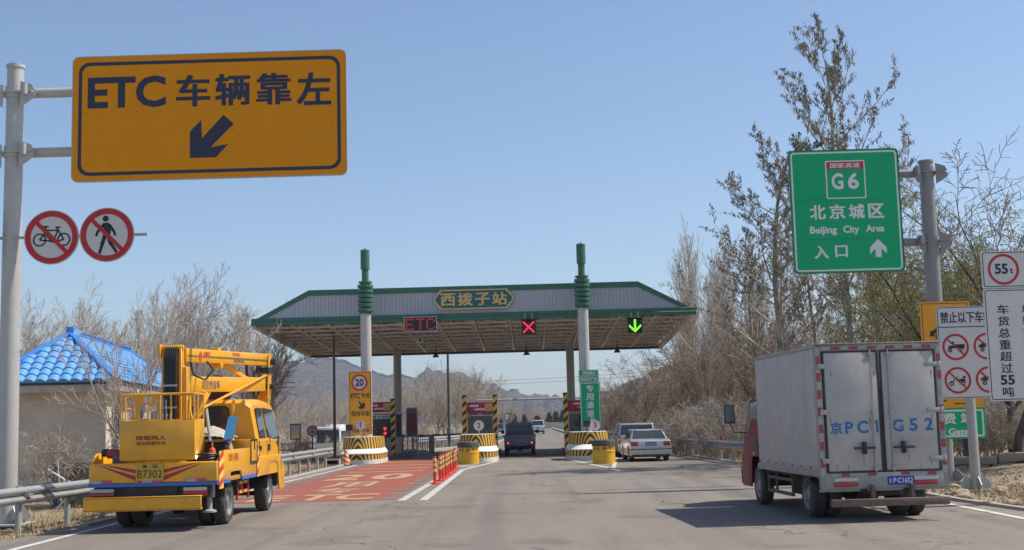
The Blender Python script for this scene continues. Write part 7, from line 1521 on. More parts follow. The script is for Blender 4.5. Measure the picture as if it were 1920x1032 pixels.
 ('vase', 0, 14.37, 90, 10.39, 'farthest bare tree above the truck mirror', 'bare trees in the thicket right of lane 3', 'bare_tree', 1.0, 'tree', 8.0),
 ('vase', 3, 13.97, 80, 6.66, 'farther bare tree above the red truck cab', 'bare trees in the thicket right of lane 3', 'bare_tree', 1.0, 'tree', 8.0),
 ('vase', 2, 6.17, 105, 5.12, 'farthest bare tree right of the green lane sign', 'bare trees in the thicket right of lane 3', 'bare_tree', 1.0, 'tree', 8.0),
 ('vase', 0, 9.3, 110, 5.67, 'farther bare tree between the silver minivan and sedan', 'bare trees in the thicket right of lane 3', 'bare_tree', 1.0, 'tree', 8.0),
 ('column', 0, 9.69, 74, 14.22, 'tallest slim bare poplar at the right end of the canopy', 'bare trees in the thicket right of lane 3', 'slim_poplar', 1.0, 'tree', 13.0),
 ('column', 1, 9.58, 80, 12.95, 'slim bare poplar touching the canopy tip', 'bare trees in the thicket right of lane 3', 'slim_poplar', 1.0, 'tree', 13.0),
 ('column', 2, 11.93, 82, 14.06, 'slim bare poplar right of the tallest slim one', 'bare trees in the thicket right of lane 3', 'slim_poplar', 1.0, 'tree', 13.0),
 ('column', 0, 11.71, 76, 11.84, 'nearer slim bare poplar left of the truck mirror', 'bare trees in the thicket right of lane 3', 'slim_poplar', 1.0, 'tree', 13.0),
 ('column', 1, 12.75, 92, 14.58, 'farther slim bare poplar above the middle of the right guardrail', 'bare trees in the thicket right of lane 3', 'slim_poplar', 1.0, 'tree', 13.0),
 ('column', 2, 14.13, 84, 13.59, 'farther slim bare poplar above the red truck cab', 'bare trees in the thicket right of lane 3', 'slim_poplar', 1.0, 'tree', 13.0),
 ('column', 0, 14.29, 78, 13.05, 'slim bare poplar behind the front end of the white cargo box', 'bare trees in the thicket right of lane 3', 'slim_poplar', 1.0, 'tree', 13.0),
 ('column', 1, 15.97, 100, 14.14, 'farther slim bare poplar above the truck mirror', 'bare trees in the thicket right of lane 3', 'slim_poplar', 1.0, 'tree', 13.0),
 ('column', 2, 12.03, 96, 13.32, 'slim bare poplar under the right canopy tip', 'bare trees in the thicket right of lane 3', 'slim_poplar', 1.0, 'tree', 13.0),
 ('column', 0, 15.71, 104, 15.55, 'farther slim bare poplar left of the truck mirror', 'bare trees in the thicket right of lane 3', 'slim_poplar', 1.0, 'tree', 13.0),
 ('column', 1, 12.38, 70, 11.01, 'nearer slim bare poplar above the red truck cab', 'bare trees in the thicket right of lane 3', 'slim_poplar', 1.0, 'tree', 13.0),
 ('column', 2, 16.08, 82, 13.07, 'slim bare poplar left of the green G6 sign', 'bare trees in the thicket right of lane 3', 'slim_poplar', 1.0, 'tree', 13.0),
 ('column', 0, 10.82, 66, 9.09, 'nearer slim bare poplar above the truck mirror', 'bare trees in the thicket right of lane 3', 'slim_poplar', 1.0, 'tree', 13.0),
 ('column', 1, 9.12, 64, 8.9, 'nearer slim bare poplar above the middle of the right guardrail', 'bare trees in the thicket right of lane 3', 'slim_poplar', 1.0, 'tree', 13.0),
 ('poplar', 0, 11.67, 45, 16.41, 'very tall poplar with brown catkins rising above the green sign', 'tall trees behind the green sign', 'catkin_poplar', 1.1, 'tree', 16.0),
 ('poplar', 1, 9.42, 46, 12.16, 'poplar with brown catkins spreading left of the green sign', 'tall trees behind the green sign', 'catkin_poplar', 1.35, 'tree', 16.0),
 ('poplar', 2, 14.21, 50, 11.24, 'catkin poplar standing just right behind the green sign', 'tall trees behind the green sign', 'catkin_poplar', 1.2, 'tree', 16.0),
 ('poplar', 0, 12.68, 54, 12.07, 'catkin poplar half hidden behind the green sign', 'tall trees behind the green sign', 'catkin_poplar', 1.1, 'tree', 16.0),
 ('poplar', 2, 11.5, 62, 11.0, 'smaller catkin poplar left of the green sign', 'tall trees behind the green sign', 'catkin_poplar', 1.0, 'tree', 16.0),
 ('poplar', 1, 15.07, 56, 11.19, 'catkin poplar trunk seen below the green sign', 'tall trees behind the green sign', 'catkin_poplar', 1.0, 'tree', 16.0),
 ('willow', 0, 13.85, 40, 8.94, 'pale green willow between the right pole and the edge', 'tall trees behind the green sign', 'willow_tree', 1.0, 'tree', 8.0),
 ('locust', 0, 14.6, 38, 10.59, 'tall bare tree with dark crooked limbs at the right edge', 'tall trees behind the green sign', 'bare_tree', 0.95, 'tree', 8.0),
 ('locust', 2, 15.17, 43, 11.23, 'tall bare tree with fine twigs right of the right pole', 'tall trees behind the green sign', 'bare_tree', 0.9, 'tree', 8.0),
 ('vase', 2, 16.67, 50, 11.18, 'bare tree directly behind the top of the right pole', 'tall trees behind the green sign', 'bare_tree', 1.0, 'tree', 8.0),
 ('willow', 1, 15.7, 41, 8.2, 'pale green willow at the right edge below the dark limbs', 'tall trees behind the green sign', 'willow_tree', 0.9, 'tree', 8.0),
 ('willow', 2, 14.85, 46, 9.06, 'pale green willow behind the right pole', 'tall trees behind the green sign', 'willow_tree', 1.0, 'tree', 8.0),
 ('willow', 0, 14.94, 36, 8.63, 'pale green willow cut off by the right edge', 'tall trees behind the green sign', 'willow_tree', 1.0, 'tree', 8.0),
 ('willow', 1, 15.78, 52, 8.47, 'lower pale green willow behind the box truck', 'tall trees behind the green sign', 'willow_tree', 1.0, 'tree', 8.0),
 ('vase', 0, 16.89, 50, 6.66, 'bare tree right of the right sign pole', 'tall trees behind the green sign', 'bare_tree', 1.0, 'tree', 8.0),
 ('locust', 1, 17.65, 48, 6.84, 'bare tree behind the left edge of the 55t board', 'tall trees behind the green sign', 'bare_tree', 1.0, 'tree', 8.0),
 ('vase', 2, 20.24, 52, 7.01, 'bare tree behind the 55t board', 'tall trees behind the green sign', 'bare_tree', 1.0, 'tree', 8.0),
 ('locust', 0, 17.95, 56, 6.79, 'bare tree behind the right sign pole', 'tall trees behind the green sign', 'bare_tree', 1.0, 'tree', 8.0),
 ('vase', 0, 5.37, 84, 4.62, 'nearest bare tree right of the green lane sign', 'bare trees in the thicket right of lane 3', 'bare_tree', 1.0, 'tree', 8.0),
 ('vase', 1, 6.01, 80, 4.22, 'middle bare tree above the silver minivan', 'bare trees in the thicket right of lane 3', 'bare_tree', 1.0, 'tree', 8.0),
 ('locust', 2, 8.37, 92, 5.42, 'nearer bare tree between the silver minivan and sedan', 'bare trees in the thicket right of lane 3', 'bare_tree', 1.0, 'tree', 8.0),
 ('vase', 3, 9.08, 90, 5.7, 'farther bare tree above the silver sedan', 'bare trees in the thicket right of lane 3', 'bare_tree', 1.0, 'tree', 8.0),
 ('vase', 0, 9.19, 84, 5.96, 'middle bare tree at the left end of the right guardrail', 'bare trees in the thicket right of lane 3', 'bare_tree', 1.0, 'tree', 8.0),
 ('locust', 1, 9.44, 80, 6.61, 'bare tree under the right canopy tip', 'bare trees in the thicket right of lane 3', 'bare_tree', 1.0, 'tree', 8.0),
 ('vase', 2, 11.22, 88, 8.58, 'farther bare tree just right of the canopy tip', 'bare trees in the thicket right of lane 3', 'bare_tree', 1.0, 'tree', 8.0),
 ('vase', 3, 10.27, 70, 6.7, 'nearer bare tree above the middle of the right guardrail', 'bare trees in the thicket right of lane 3', 'bare_tree', 1.0, 'tree', 8.0),
 ('locust', 0, 12.35, 78, 8.25, 'middle bare tree above the truck mirror', 'bare trees in the thicket right of lane 3', 'bare_tree', 1.0, 'tree', 8.0),
 ('vase', 1, 12.33, 72, 8.03, 'nearer bare tree above the red truck cab', 'bare trees in the thicket right of lane 3', 'bare_tree', 1.0, 'tree', 8.0),
 ('locust', 2, 14.09, 76, 8.68, 'farther bare tree behind the front end of the white cargo box', 'bare trees in the thicket right of lane 3', 'bare_tree', 1.0, 'tree', 8.0),
 ('vase', 2, 14.67, 74, 8.47, 'farther bare tree left of the green G6 sign', 'bare trees in the thicket right of lane 3', 'bare_tree', 1.0, 'tree', 8.0),
 ('locust', 1, 15.2, 72, 7.65, 'farther bare tree at the left edge of the green G6 sign', 'bare trees in the thicket right of lane 3', 'bare_tree', 1.0, 'tree', 8.0),
 ('vase', 3, 15.83, 70, 7.46, 'farthest bare tree under the left side of the green G6 sign', 'bare trees in the thicket right of lane 3', 'bare_tree', 1.0, 'tree', 8.0),
 ('vase', 0, 16.99, 68, 7.26, 'farther bare tree under the middle of the green G6 sign', 'bare trees in the thicket right of lane 3', 'bare_tree', 1.0, 'tree', 8.0),
 ('locust', 2, 18.32, 64, 6.88, 'bare tree under the lower right corner of the green G6 sign', 'bare trees in the thicket right of lane 3', 'bare_tree', 1.0, 'tree', 8.0),
 ('shrub', 0, 7.02, 58, 2.53, 'bare shrub under the right canopy tip', 'bare shrubs along the guardrails', 'bare_shrub', 1.1, 'shrub', 3.0),
 ('shrub', 1, 8.04, 61, 2.96, 'bare shrub just right of the canopy tip', 'bare shrubs along the guardrails', 'bare_shrub', 1.1, 'shrub', 3.0),
 ('shrub', 2, 8.24, 57, 2.72, 'nearer bare shrub above the middle of the right guardrail', 'bare shrubs along the guardrails', 'bare_shrub', 1.1, 'shrub', 3.0),
 ('shrub', 3, 9.45, 60, 3.05, 'farther bare shrub left of the truck mirror', 'bare shrubs along the guardrails', 'bare_shrub', 1.1, 'shrub', 3.0),
 ('shrub', 0, 9.25, 55, 3.08, 'nearer bare shrub above the red truck cab', 'bare shrubs along the guardrails', 'bare_shrub', 1.1, 'shrub', 3.0),
 ('shrub', 1, 10.38, 58, 2.29, 'bare shrub behind the front end of the white cargo box', 'bare shrubs along the guardrails', 'bare_shrub', 1.1, 'shrub', 3.0),
 ('shrub', 2, 10.36, 54, 2.22, 'nearer bare shrub left of the green G6 sign', 'bare shrubs along the guardrails', 'bare_shrub', 1.1, 'shrub', 3.0),
 ('shrub', 3, 11.67, 57, 3.37, 'bare shrub at the left edge of the green G6 sign', 'bare shrubs along the guardrails', 'bare_shrub', 1.1, 'shrub', 3.0),
 ('shrub', 0, 11.32, 52, 2.56, 'nearer bare shrub under the left side of the green G6 sign', 'bare shrubs along the guardrails', 'bare_shrub', 1.1, 'shrub', 3.0),
 ('shrub', 1, 12.68, 55, 2.53, 'farther bare shrub under the left side of the green G6 sign', 'bare shrubs along the guardrails', 'bare_shrub', 1.1, 'shrub', 3.0),
 ('shrub', 2, 12.27, 50, 3.59, 'bare shrub under the character lines of the green G6 sign', 'bare shrubs along the guardrails', 'bare_shrub', 1.1, 'shrub', 3.0),
 ('shrub', 3, 13.55, 52, 2.86, 'bare shrub under the middle of the green G6 sign', 'bare shrubs along the guardrails', 'bare_shrub', 1.1, 'shrub', 3.0),
 ('shrub', 0, 13.61, 49, 3.37, 'bare shrub under the right side of the green G6 sign', 'bare shrubs along the guardrails', 'bare_shrub', 1.1, 'shrub', 3.0),
 ('shrub', 1, 13.86, 47, 2.87, 'bare shrub under the lower right corner of the green G6 sign', 'bare shrubs along the guardrails', 'bare_shrub', 1.1, 'shrub', 3.0),
 ('shrub', 2, 14.04, 45, 3.09, 'bare shrub left of the right sign pole', 'bare shrubs along the guardrails', 'bare_shrub', 1.1, 'shrub', 3.0),
 ('shrub', 3, 14.41, 43.5, 2.31, 'nearer bare shrub right of the right sign pole', 'bare shrubs along the guardrails', 'bare_shrub', 1.1, 'shrub', 3.0),
 ('shrub', 0, 14.55, 42, 2.22, 'bare shrub behind the vehicle ban board', 'bare shrubs along the guardrails', 'bare_shrub', 1.1, 'shrub', 3.0),
 ('shrub', 1, 14.82, 41, 2.34, 'nearer bare shrub behind the left edge of the 55t board', 'bare shrubs along the guardrails', 'bare_shrub', 1.1, 'shrub', 3.0),
 ('shrub', 2, 15.24, 40.5, 2.41, 'bare shrub behind the 55t board', 'bare shrubs along the guardrails', 'bare_shrub', 1.1, 'shrub', 3.0),
 ('shrub', 3, 15.66, 40, 2.04, 'nearest bare shrub at the right edge behind the 55t board', 'bare shrubs along the guardrails', 'bare_shrub', 1.1, 'shrub', 3.0),
 ('shrub', 0, 17.07, 42, 2.49, 'middle bare shrub at the right edge behind the 55t board', 'bare shrubs along the guardrails', 'bare_shrub', 1.1, 'shrub', 3.0),
 ('shrub', 1, 7.32, 72, 2.86, 'bare shrub above the silver sedan', 'bare shrubs along the guardrails', 'bare_shrub', 1.1, 'shrub', 3.0),
 ('shrub', 2, 7.45, 80, 3.21, 'bare shrub between the silver minivan and sedan', 'bare shrubs along the guardrails', 'bare_shrub', 1.1, 'shrub', 3.0),
 ('shrub', 3, 7.65, 68, 3.43, 'bare shrub at the left end of the right guardrail', 'bare shrubs along the guardrails', 'bare_shrub', 1.1, 'shrub', 3.0),
 ('shrub', 0, 6.2, 84, 3.2, 'bare shrub above the silver minivan', 'bare shrubs along the guardrails', 'bare_shrub', 1.1, 'shrub', 3.0),
 ('shrub', 1, 5.8, 92, 3.49, 'bare shrub right of the green lane sign', 'bare shrubs along the guardrails', 'bare_shrub', 1.1, 'shrub', 3.0),
 ('shrub', 2, 15.98, 47, 2.44, 'farther bare shrub right of the right sign pole', 'bare shrubs along the guardrails', 'bare_shrub', 1.1, 'shrub', 3.0),
 ('shrub', 3, 17.12, 46, 2.55, 'farther bare shrub behind the left edge of the 55t board', 'bare shrubs along the guardrails', 'bare_shrub', 1.1, 'shrub', 3.0),
 ('shrub', 0, 18.7, 47, 1.88, 'farthest bare shrub at the right edge behind the 55t board', 'bare shrubs along the guardrails', 'bare_shrub', 1.1, 'shrub', 3.0),
 ('shrub', 1, 11.18, 64, 2.39, 'farther bare shrub above the red truck cab', 'bare shrubs along the guardrails', 'bare_shrub', 1.1, 'shrub', 3.0),
 ('shrub', 2, 12.16, 62, 2.5, 'farther bare shrub left of the green G6 sign', 'bare shrubs along the guardrails', 'bare_shrub', 1.1, 'shrub', 3.0),
 ('shrub', 3, 9.54, 68, 3.55, 'farther bare shrub above the middle of the right guardrail', 'bare shrubs along the guardrails', 'bare_shrub', 1.1, 'shrub', 3.0),
 ('shrub', 0, 7.86, 52, 2.81, 'nearer bare shrub left of the truck mirror', 'bare shrubs along the guardrails', 'bare_shrub', 1.1, 'shrub', 3.0),
 ('shrub', 1, -13.38, 72, 1.89, 'middle bare shrub below the left mountain shoulder', 'bare shrubs along the guardrails', 'bare_shrub', 1.1, 'shrub', 3.0),
 ('shrub', 2, -13.31, 76, 1.53, 'bare shrub below the left mountain tower', 'bare shrubs along the guardrails', 'bare_shrub', 1.1, 'shrub', 3.0),
 ('shrub', 3, -12.69, 66, 1.76, 'nearest bare shrub below the left mountain shoulder', 'bare shrubs along the guardrails', 'bare_shrub', 1.1, 'shrub', 3.0),
 ('shrub', 0, -13.48, 82, 1.62, 'nearer bare shrub left of the thin brown camera pole', 'bare shrubs along the guardrails', 'bare_shrub', 1.1, 'shrub', 3.0),
 ('shrub', 1, -12.18, 60, 1.59, 'bare shrub behind the old utility pole', 'bare shrubs along the guardrails', 'bare_shrub', 1.1, 'shrub', 3.0),
 ('shrub', 2, -10.58, 50, 1.84, 'bare shrub just right of the boom knuckle', 'bare shrubs along the guardrails', 'bare_shrub', 1.1, 'shrub', 3.0),
 ('shrub', 3, -16.42, 41, 1.84, 'bare shrub behind the left end of the blue roof', 'bare shrubs along the guardrails', 'bare_shrub', 1.1, 'shrub', 3.0),
 ('shrub', 0, -11.56, 31.2, 2.19, 'bare shrub at the blue roof peak', 'bare shrubs along the guardrails', 'bare_shrub', 1.1, 'shrub', 3.0),
 ('shrub', 1, -16.35, 88, 1.95, 'farthest bare shrub below the left mountain shoulder', 'bare shrubs along the guardrails', 'bare_shrub', 1.1, 'shrub', 3.0),
 ('shrub', 2, -14.02, 90, 2.22, 'bare shrub behind the thin brown camera pole', 'bare shrubs along the guardrails', 'bare_shrub', 1.1, 'shrub', 3.0),
 ('shrub', 3, -11.96, 92, 2.14, 'bare shrub behind the left front column', 'bare shrubs along the guardrails', 'bare_shrub', 1.1, 'shrub', 3.0),
 ('shrub', 0, -8.61, 90, 2.29, 'bare shrub above the upright light box', 'bare shrubs along the guardrails', 'bare_shrub', 1.1, 'shrub', 3.0),
 ('shrub', 1, -7.62, 92, 1.94, 'bare shrub left of the dark lamp pole', 'bare shrubs along the guardrails', 'bare_shrub', 1.1, 'shrub', 3.0),
 ('shrub', 2, -6.3, 90, 1.38, 'bare shrub just left of the dark lamp pole', 'bare shrubs along the guardrails', 'bare_shrub', 1.1, 'shrub', 3.0),
 ('shrub', 3, -5.17, 92, 2.15, 'bare shrub right of the dark lamp pole', 'bare shrubs along the guardrails', 'bare_shrub', 1.1, 'shrub', 3.0),
 ('shrub', 0, -4.45, 96, 2.26, 'bare shrub above booth 2', 'bare shrubs along the guardrails', 'bare_shrub', 1.1, 'shrub', 3.0),
 ('shrub', 1, -3.35, 100, 2.2, 'bare shrub above the right half of the booth 2 banner', 'bare shrubs along the guardrails', 'bare_shrub', 1.1, 'shrub', 3.0),
 ('shrub', 2, -10.22, 96, 1.83, 'bare shrub behind the left rear column', 'bare shrubs along the guardrails', 'bare_shrub', 1.1, 'shrub', 3.0),
 ('shrub', 3, -16.19, 96, 1.99, 'farther bare shrub left of the thin brown camera pole', 'bare shrubs along the guardrails', 'bare_shrub', 1.1, 'shrub', 3.0),
 ('shrub', 0, -14.29, 100, 1.43, 'bare shrub left of the yellow 20 sign', 'bare shrubs along the guardrails', 'bare_shrub', 1.1, 'shrub', 3.0),
 ('shrub', 1, -10.13, 46, 2.11, 'bare shrub above the boom knuckle', 'bare shrubs along the guardrails', 'bare_shrub', 1.1, 'shrub', 3.0),
 ('vase', 0, -7.41, 300.7, 5.76, 'small hazy tree above the right striped post of booth 2', 'far trees at the end of the road', 'far_tree', 1.2, 'tree', 8.0),
 ('bud', 1, -7.41, 339.4, 6.19, 'farthest small hazy tree beside the far street lamp', 'far trees at the end of the road', 'far_tree', 1.2, 'tree', 8.0),
 ('locust', 0, -6.2, 307.6, 5.64, 'small hazy tree beside the far street lamp', 'far trees at the end of the road', 'far_tree', 1.2, 'tree', 8.0),
 ('vase', 1, -6.57, 327.3, 4.37, 'small hazy tree beside the far street lamp', 'far trees at the end of the road', 'far_tree', 1.2, 'tree', 8.0),
 ('bud', 0, -6.08, 318.8, 5.99, 'small hazy tree beside the far street lamp', 'far trees at the end of the road', 'far_tree', 1.2, 'tree', 8.0),
 ('locust', 1, -4.52, 303.2, 4.12, 'nearest small hazy tree beside the far street lamp', 'far trees at the end of the road', 'far_tree', 1.2, 'tree', 8.0),
 ('vase', 0, -3.81, 312.8, 3.93, 'farthest small hazy tree above the pickup', 'far trees at the end of the road', 'far_tree', 1.2, 'tree', 8.0),
 ('bud', 1, -3.65, 289.2, 4.52, 'nearest small hazy tree above the pickup', 'far trees at the end of the road', 'far_tree', 1.2, 'tree', 8.0),
 ('locust', 0, -3.47, 295.9, 4.94, 'second farthest small hazy tree above the pickup', 'far trees at the end of the road', 'far_tree', 1.2, 'tree', 8.0),
 ('vase', 1, -2.32, 293.6, 5.58, 'second nearest small hazy tree above the pickup', 'far trees at the end of the road', 'far_tree', 1.2, 'tree', 8.0),
 ('bud', 0, -1.56, 302.3, 3.89, 'small hazy tree left of the white minibus', 'far trees at the end of the road', 'far_tree', 1.2, 'tree', 8.0),
 ('locust', 1, -0.99, 305.8, 4.88, 'small hazy tree left of the white minibus', 'far trees at the end of the road', 'far_tree', 1.2, 'tree', 8.0),
 ('vase', 0, -0.86, 320.4, 4.74, 'farthest small hazy tree left of the white minibus', 'far trees at the end of the road', 'far_tree', 1.2, 'tree', 8.0),
 ('bud', 1, -0.22, 319.1, 4.0, 'small hazy tree left of the white minibus', 'far trees at the end of the road', 'far_tree', 1.2, 'tree', 8.0),
 ('locust', 0, 0.3, 308.7, 4.35, 'small hazy tree left of the white minibus', 'far trees at the end of the road', 'far_tree', 1.2, 'tree', 8.0),
 ('vase', 1, 0.57, 301.6, 3.79, 'nearest small hazy tree left of the white minibus', 'far trees at the end of the road', 'far_tree', 1.2, 'tree', 8.0),
 ('bud', 0, 1.48, 315.2, 5.82, 'small hazy tree above the white minibus', 'far trees at the end of the road', 'far_tree', 1.2, 'tree', 8.0),
 ('locust', 1, 1.96, 316.9, 5.81, 'small hazy tree above the white minibus', 'far trees at the end of the road', 'far_tree', 1.2, 'tree', 8.0),
 ('vase', 0, 2.79, 319.8, 5.74, 'small hazy tree above the white minibus', 'far trees at the end of the road', 'far_tree', 1.2, 'tree', 8.0),
 ('bud', 1, 3.3, 310.6, 4.37, 'nearest small hazy tree above the white minibus', 'far trees at the end of the road', 'far_tree', 1.2, 'tree', 8.0),
 ('locust', 0, 3.73, 323.9, 4.35, 'farthest small hazy tree above the white minibus', 'far trees at the end of the road', 'far_tree', 1.2, 'tree', 8.0),
 ('vase', 1, 3.52, 288.3, 4.18, 'nearest small hazy tree above the pale wall at the bend', 'far trees at the end of the road', 'far_tree', 1.2, 'tree', 8.0),
 ('bud', 0, 5.17, 298.8, 4.65, 'second nearest small hazy tree above the pale wall at the bend', 'far trees at the end of the road', 'far_tree', 1.2, 'tree', 8.0),
 ('locust', 1, 5.41, 302.6, 4.86, 'second farthest small hazy tree above the pale wall at the bend', 'far trees at the end of the road', 'far_tree', 1.2, 'tree', 8.0),
 ('vase', 0, 5.73, 305.3, 4.43, 'farthest small hazy tree above the pale wall at the bend', 'far trees at the end of the road', 'far_tree', 1.2, 'tree', 8.0),
 ('bud', 1, 6.28, 305.7, 4.07, 'second farthest small hazy tree left of booth 3', 'far trees at the end of the road', 'far_tree', 1.2, 'tree', 8.0),
 ('locust', 0, 6.79, 316.3, 4.22, 'farthest small hazy tree left of booth 3', 'far trees at the end of the road', 'far_tree', 1.2, 'tree', 8.0),
 ('vase', 1, 7.22, 297.2, 3.92, 'second nearest small hazy tree left of booth 3', 'far trees at the end of the road', 'far_tree', 1.2, 'tree', 8.0),
 ('bud', 0, 7.64, 295.3, 4.59, 'nearest small hazy tree left of booth 3', 'far trees at the end of the road', 'far_tree', 1.2, 'tree', 8.0),
 ('locust', 1, 8.52, 290.6, 4.74, 'nearest small hazy tree behind the right rear column', 'far trees at the end of the road', 'far_tree', 1.2, 'tree', 8.0),
 ('vase', 0, 9.89, 330.8, 4.89, 'small hazy tree behind the right rear column', 'far trees at the end of the road', 'far_tree', 1.2, 'tree', 8.0),
 ('bud', 1, 9.87, 294.3, 4.71, 'small hazy tree behind the right rear column', 'far trees at the end of the road', 'far_tree', 1.2, 'tree', 8.0),
 ('locust', 0, 11.57, 333.7, 4.85, 'farthest small hazy tree behind the right rear column', 'far trees at the end of the road', 'far_tree', 1.2, 'tree', 8.0),
 ('vase', 1, 10.23, 291.7, 4.31, 'small hazy tree behind the right rear column', 'far trees at the end of the road', 'far_tree', 1.2, 'tree', 8.0),
 ('bud', 0, 12.12, 329.4, 3.97, 'small hazy tree behind the right rear column', 'far trees at the end of the road', 'far_tree', 1.2, 'tree', 8.0),
 ('locust', 1, 11.6, 300.3, 3.82, 'small hazy tree behind the right rear column', 'far trees at the end of the road', 'far_tree', 1.2, 'tree', 8.0),
 ('vase', 0, 13.84, 329.3, 4.97, 'small hazy tree behind the green lane sign', 'far trees at the end of the road', 'far_tree', 1.2, 'tree', 8.0),
 ('bud', 1, 12.68, 301.1, 3.83, 'small hazy tree behind the green lane sign', 'far trees at the end of the road', 'far_tree', 1.2, 'tree', 8.0),
 ('locust', 0, 13.51, 304.0, 4.57, 'small hazy tree behind the green lane sign', 'far trees at the end of the road', 'far_tree', 1.2, 'tree', 8.0),
 ('vase', 1, 14.39, 307.5, 3.58, 'small hazy tree behind the green lane sign', 'far trees at the end of the road', 'far_tree', 1.2, 'tree', 8.0),
 ('bud', 0, 13.62, 285.3, 3.4, 'small hazy tree behind the green lane sign', 'far trees at the end of the road', 'far_tree', 1.2, 'tree', 8.0),
 ('locust', 1, 17.67, 339.3, 4.78, 'farthest small hazy tree behind the green lane sign', 'far trees at the end of the road', 'far_tree', 1.2, 'tree', 8.0),
 ('vase', 0, 18.2, 336.0, 5.19, 'farthest small hazy tree right of the green lane sign', 'far trees at the end of the road', 'far_tree', 1.2, 'tree', 8.0),
 ('bud', 1, 18.31, 331.0, 4.19, 'small hazy tree right of the green lane sign', 'far trees at the end of the road', 'far_tree', 1.2, 'tree', 8.0),
 ('locust', 0, 16.96, 300.9, 4.59, 'small hazy tree right of the green lane sign', 'far trees at the end of the road', 'far_tree', 1.2, 'tree', 8.0),
 ('vase', 1, 16.52, 288.7, 4.01, 'small hazy tree right of the green lane sign', 'far trees at the end of the road', 'far_tree', 1.2, 'tree', 8.0),
 ('conifer', 0, -5.9, 275, 3.98, 'nearer dark conifer beside the far street lamp', 'dark conifers at the far bend', 'conifer_tree', 1.3, 'tree', 6.0),
 ('conifer', 1, -3.19, 275, 3.32, 'dark conifer above the pickup', 'dark conifers at the far bend', 'conifer_tree', 1.3, 'tree', 6.0),
 ('conifer', 0, -1.06, 275, 3.14, 'dark conifer left of the white minibus', 'dark conifers at the far bend', 'conifer_tree', 1.3, 'tree', 6.0),
 ('conifer', 1, 1.18, 275, 2.85, 'nearer dark conifer above the white minibus', 'dark conifers at the far bend', 'conifer_tree', 1.3, 'tree', 6.0),
 ('conifer', 0, 4.37, 275, 3.47, 'dark conifer above the pale wall at the bend', 'dark conifers at the far bend', 'conifer_tree', 1.3, 'tree', 6.0),
 ('conifer', 1, 6.02, 275, 3.67, 'nearer dark conifer left of booth 3', 'dark conifers at the far bend', 'conifer_tree', 1.3, 'tree', 6.0),
 ('conifer', 0, 7.44, 275, 3.87, 'farther dark conifer left of booth 3', 'dark conifers at the far bend', 'conifer_tree', 1.3, 'tree', 6.0),
 ('conifer', 1, 2.24, 275, 2.82, 'farther dark conifer above the white minibus', 'dark conifers at the far bend', 'conifer_tree', 1.3, 'tree', 6.0),
 ('conifer', 0, -4.48, 275, 3.0, 'farther dark conifer beside the far street lamp', 'dark conifers at the far bend', 'conifer_tree', 1.3, 'tree', 6.0),
 ('vase', 0, -46.47, 248.6, 9.85, 'small hazy tree below the left mountain shoulder', 'far trees at the end of the road', 'far_tree', 1.2, 'tree', 8.0),
 ('vase', 1, -41.91, 241.6, 7.44, 'small hazy tree below the left mountain tower', 'far trees at the end of the road', 'far_tree', 1.2, 'tree', 8.0),
 ('vase', 2, -41.45, 254.0, 8.53, 'small hazy tree left of the thin brown camera pole', 'far trees at the end of the road', 'far_tree', 1.2, 'tree', 8.0),
 ('vase', 3, -38.53, 244.7, 9.23, 'small hazy tree behind the thin brown camera pole', 'far trees at the end of the road', 'far_tree', 1.2, 'tree', 8.0),
 ('vase', 0, -34.93, 239.8, 8.17, 'small hazy tree left of the yellow 20 sign', 'far trees at the end of the road', 'far_tree', 1.2, 'tree', 8.0),
 ('vase', 1, -34.54, 256.3, 8.31, 'farther small hazy tree behind the left front column', 'far trees at the end of the road', 'far_tree', 1.2, 'tree', 8.0),
 ('vase', 2, -26.86, 215.1, 6.68, 'nearer small hazy tree behind the left front column', 'far trees at the end of the road', 'far_tree', 1.2, 'tree', 8.0),
 ('vase', 3, -28.11, 246.9, 8.58, 'small hazy tree between the left columns', 'far trees at the end of the road', 'far_tree', 1.2, 'tree', 8.0),
 ('vase', 0, -24.37, 232.1, 7.05, 'small hazy tree behind the left rear column', 'far trees at the end of the road', 'far_tree', 1.2, 'tree', 8.0),
 ('vase', 1, -23.47, 247.5, 7.08, 'small hazy tree above the upright light box', 'far trees at the end of the road', 'far_tree', 1.2, 'tree', 8.0),
 ('vase', 2, -20.27, 249.4, 9.28, 'small hazy tree left of the dark lamp pole', 'far trees at the end of the road', 'far_tree', 1.2, 'tree', 8.0),
 ('vase', 3, -18.1, 251.8, 9.19, 'small hazy tree just left of the dark lamp pole', 'far trees at the end of the road', 'far_tree', 1.2, 'tree', 8.0),
 ('vase', 0, -13.7, 216.1, 7.07, 'small hazy tree behind the dark lamp pole', 'far trees at the end of the road', 'far_tree', 1.2, 'tree', 8.0),
 ('vase', 1, -11.95, 228.4, 6.75, 'small hazy tree right of the dark lamp pole', 'far trees at the end of the road', 'far_tree', 1.2, 'tree', 8.0),
 ('vase', 2, -8.99, 203.3, 7.46, 'small hazy tree above booth 2', 'far trees at the end of the road', 'far_tree', 1.2, 'tree', 8.0),
 ('vase', 3, -6.79, 204.1, 5.72, 'small hazy tree above the right half of the booth 2 banner', 'far trees at the end of the road', 'far_tree', 1.2, 'tree', 8.0),
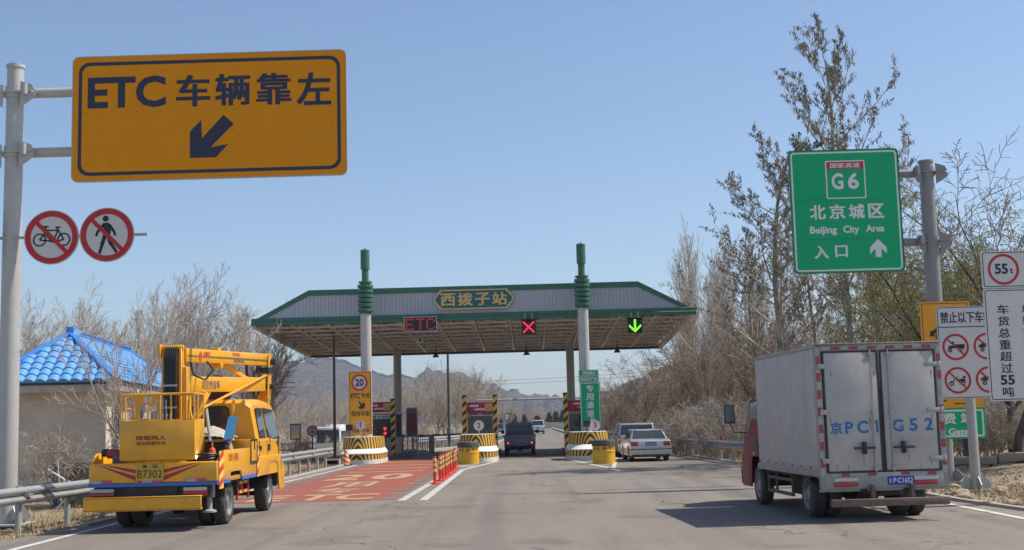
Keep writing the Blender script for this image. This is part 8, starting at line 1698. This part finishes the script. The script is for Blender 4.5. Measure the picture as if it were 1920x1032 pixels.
 ('vase', 0, 8.07, 156.0, 5.58, 'nearest small hazy tree behind the green lane sign', 'far trees at the end of the road', 'far_tree', 1.2, 'tree', 8.0),
 ('vase', 1, 9.53, 172.0, 6.23, 'nearest small hazy tree right of the green lane sign', 'far trees at the end of the road', 'far_tree', 1.2, 'tree', 8.0),
 ('vase', 2, 12.01, 191.1, 6.66, 'small hazy tree right of the green lane sign', 'far trees at the end of the road', 'far_tree', 1.2, 'tree', 8.0),
 ('vase', 3, 11.58, 173.0, 6.63, 'small hazy tree right of the green lane sign', 'far trees at the end of the road', 'far_tree', 1.2, 'tree', 8.0),
 ('vase', 0, 14.9, 200.1, 6.79, 'farther small hazy tree above the silver minivan', 'far trees at the end of the road', 'far_tree', 1.2, 'tree', 8.0),
 ('vase', 1, 12.75, 162.5, 5.85, 'nearer small hazy tree above the silver minivan', 'far trees at the end of the road', 'far_tree', 1.2, 'tree', 8.0),
 ('vase', 2, 17.76, 204.8, 6.84, 'small hazy tree between the silver minivan and sedan', 'far trees at the end of the road', 'far_tree', 1.2, 'tree', 8.0),
 ('vase', 3, 18.11, 193.6, 6.43, 'middle small hazy tree above the silver sedan', 'far trees at the end of the road', 'far_tree', 1.2, 'tree', 8.0),
 ('vase', 0, 18.05, 184.7, 5.66, 'nearest small hazy tree above the silver sedan', 'far trees at the end of the road', 'far_tree', 1.2, 'tree', 8.0),
 ('vase', 1, 20.64, 198.6, 6.43, 'farthest small hazy tree above the silver sedan', 'far trees at the end of the road', 'far_tree', 1.2, 'tree', 8.0),
 ('vase', 2, 20.48, 187.5, 5.67, 'farther small hazy tree at the left end of the right guardrail', 'far trees at the end of the road', 'far_tree', 1.2, 'tree', 8.0),
 ('vase', 3, 20.57, 179.7, 6.01, 'nearer small hazy tree at the left end of the right guardrail', 'far trees at the end of the road', 'far_tree', 1.2, 'tree', 8.0),
]
for k_, i_, x_, y_, h_, lab, grp, nm, sp, ct_, H0_ in TREES: tree(k_, i_, x_, y_, h_, lab, grp, nm, None, H0_, sp, ct_)
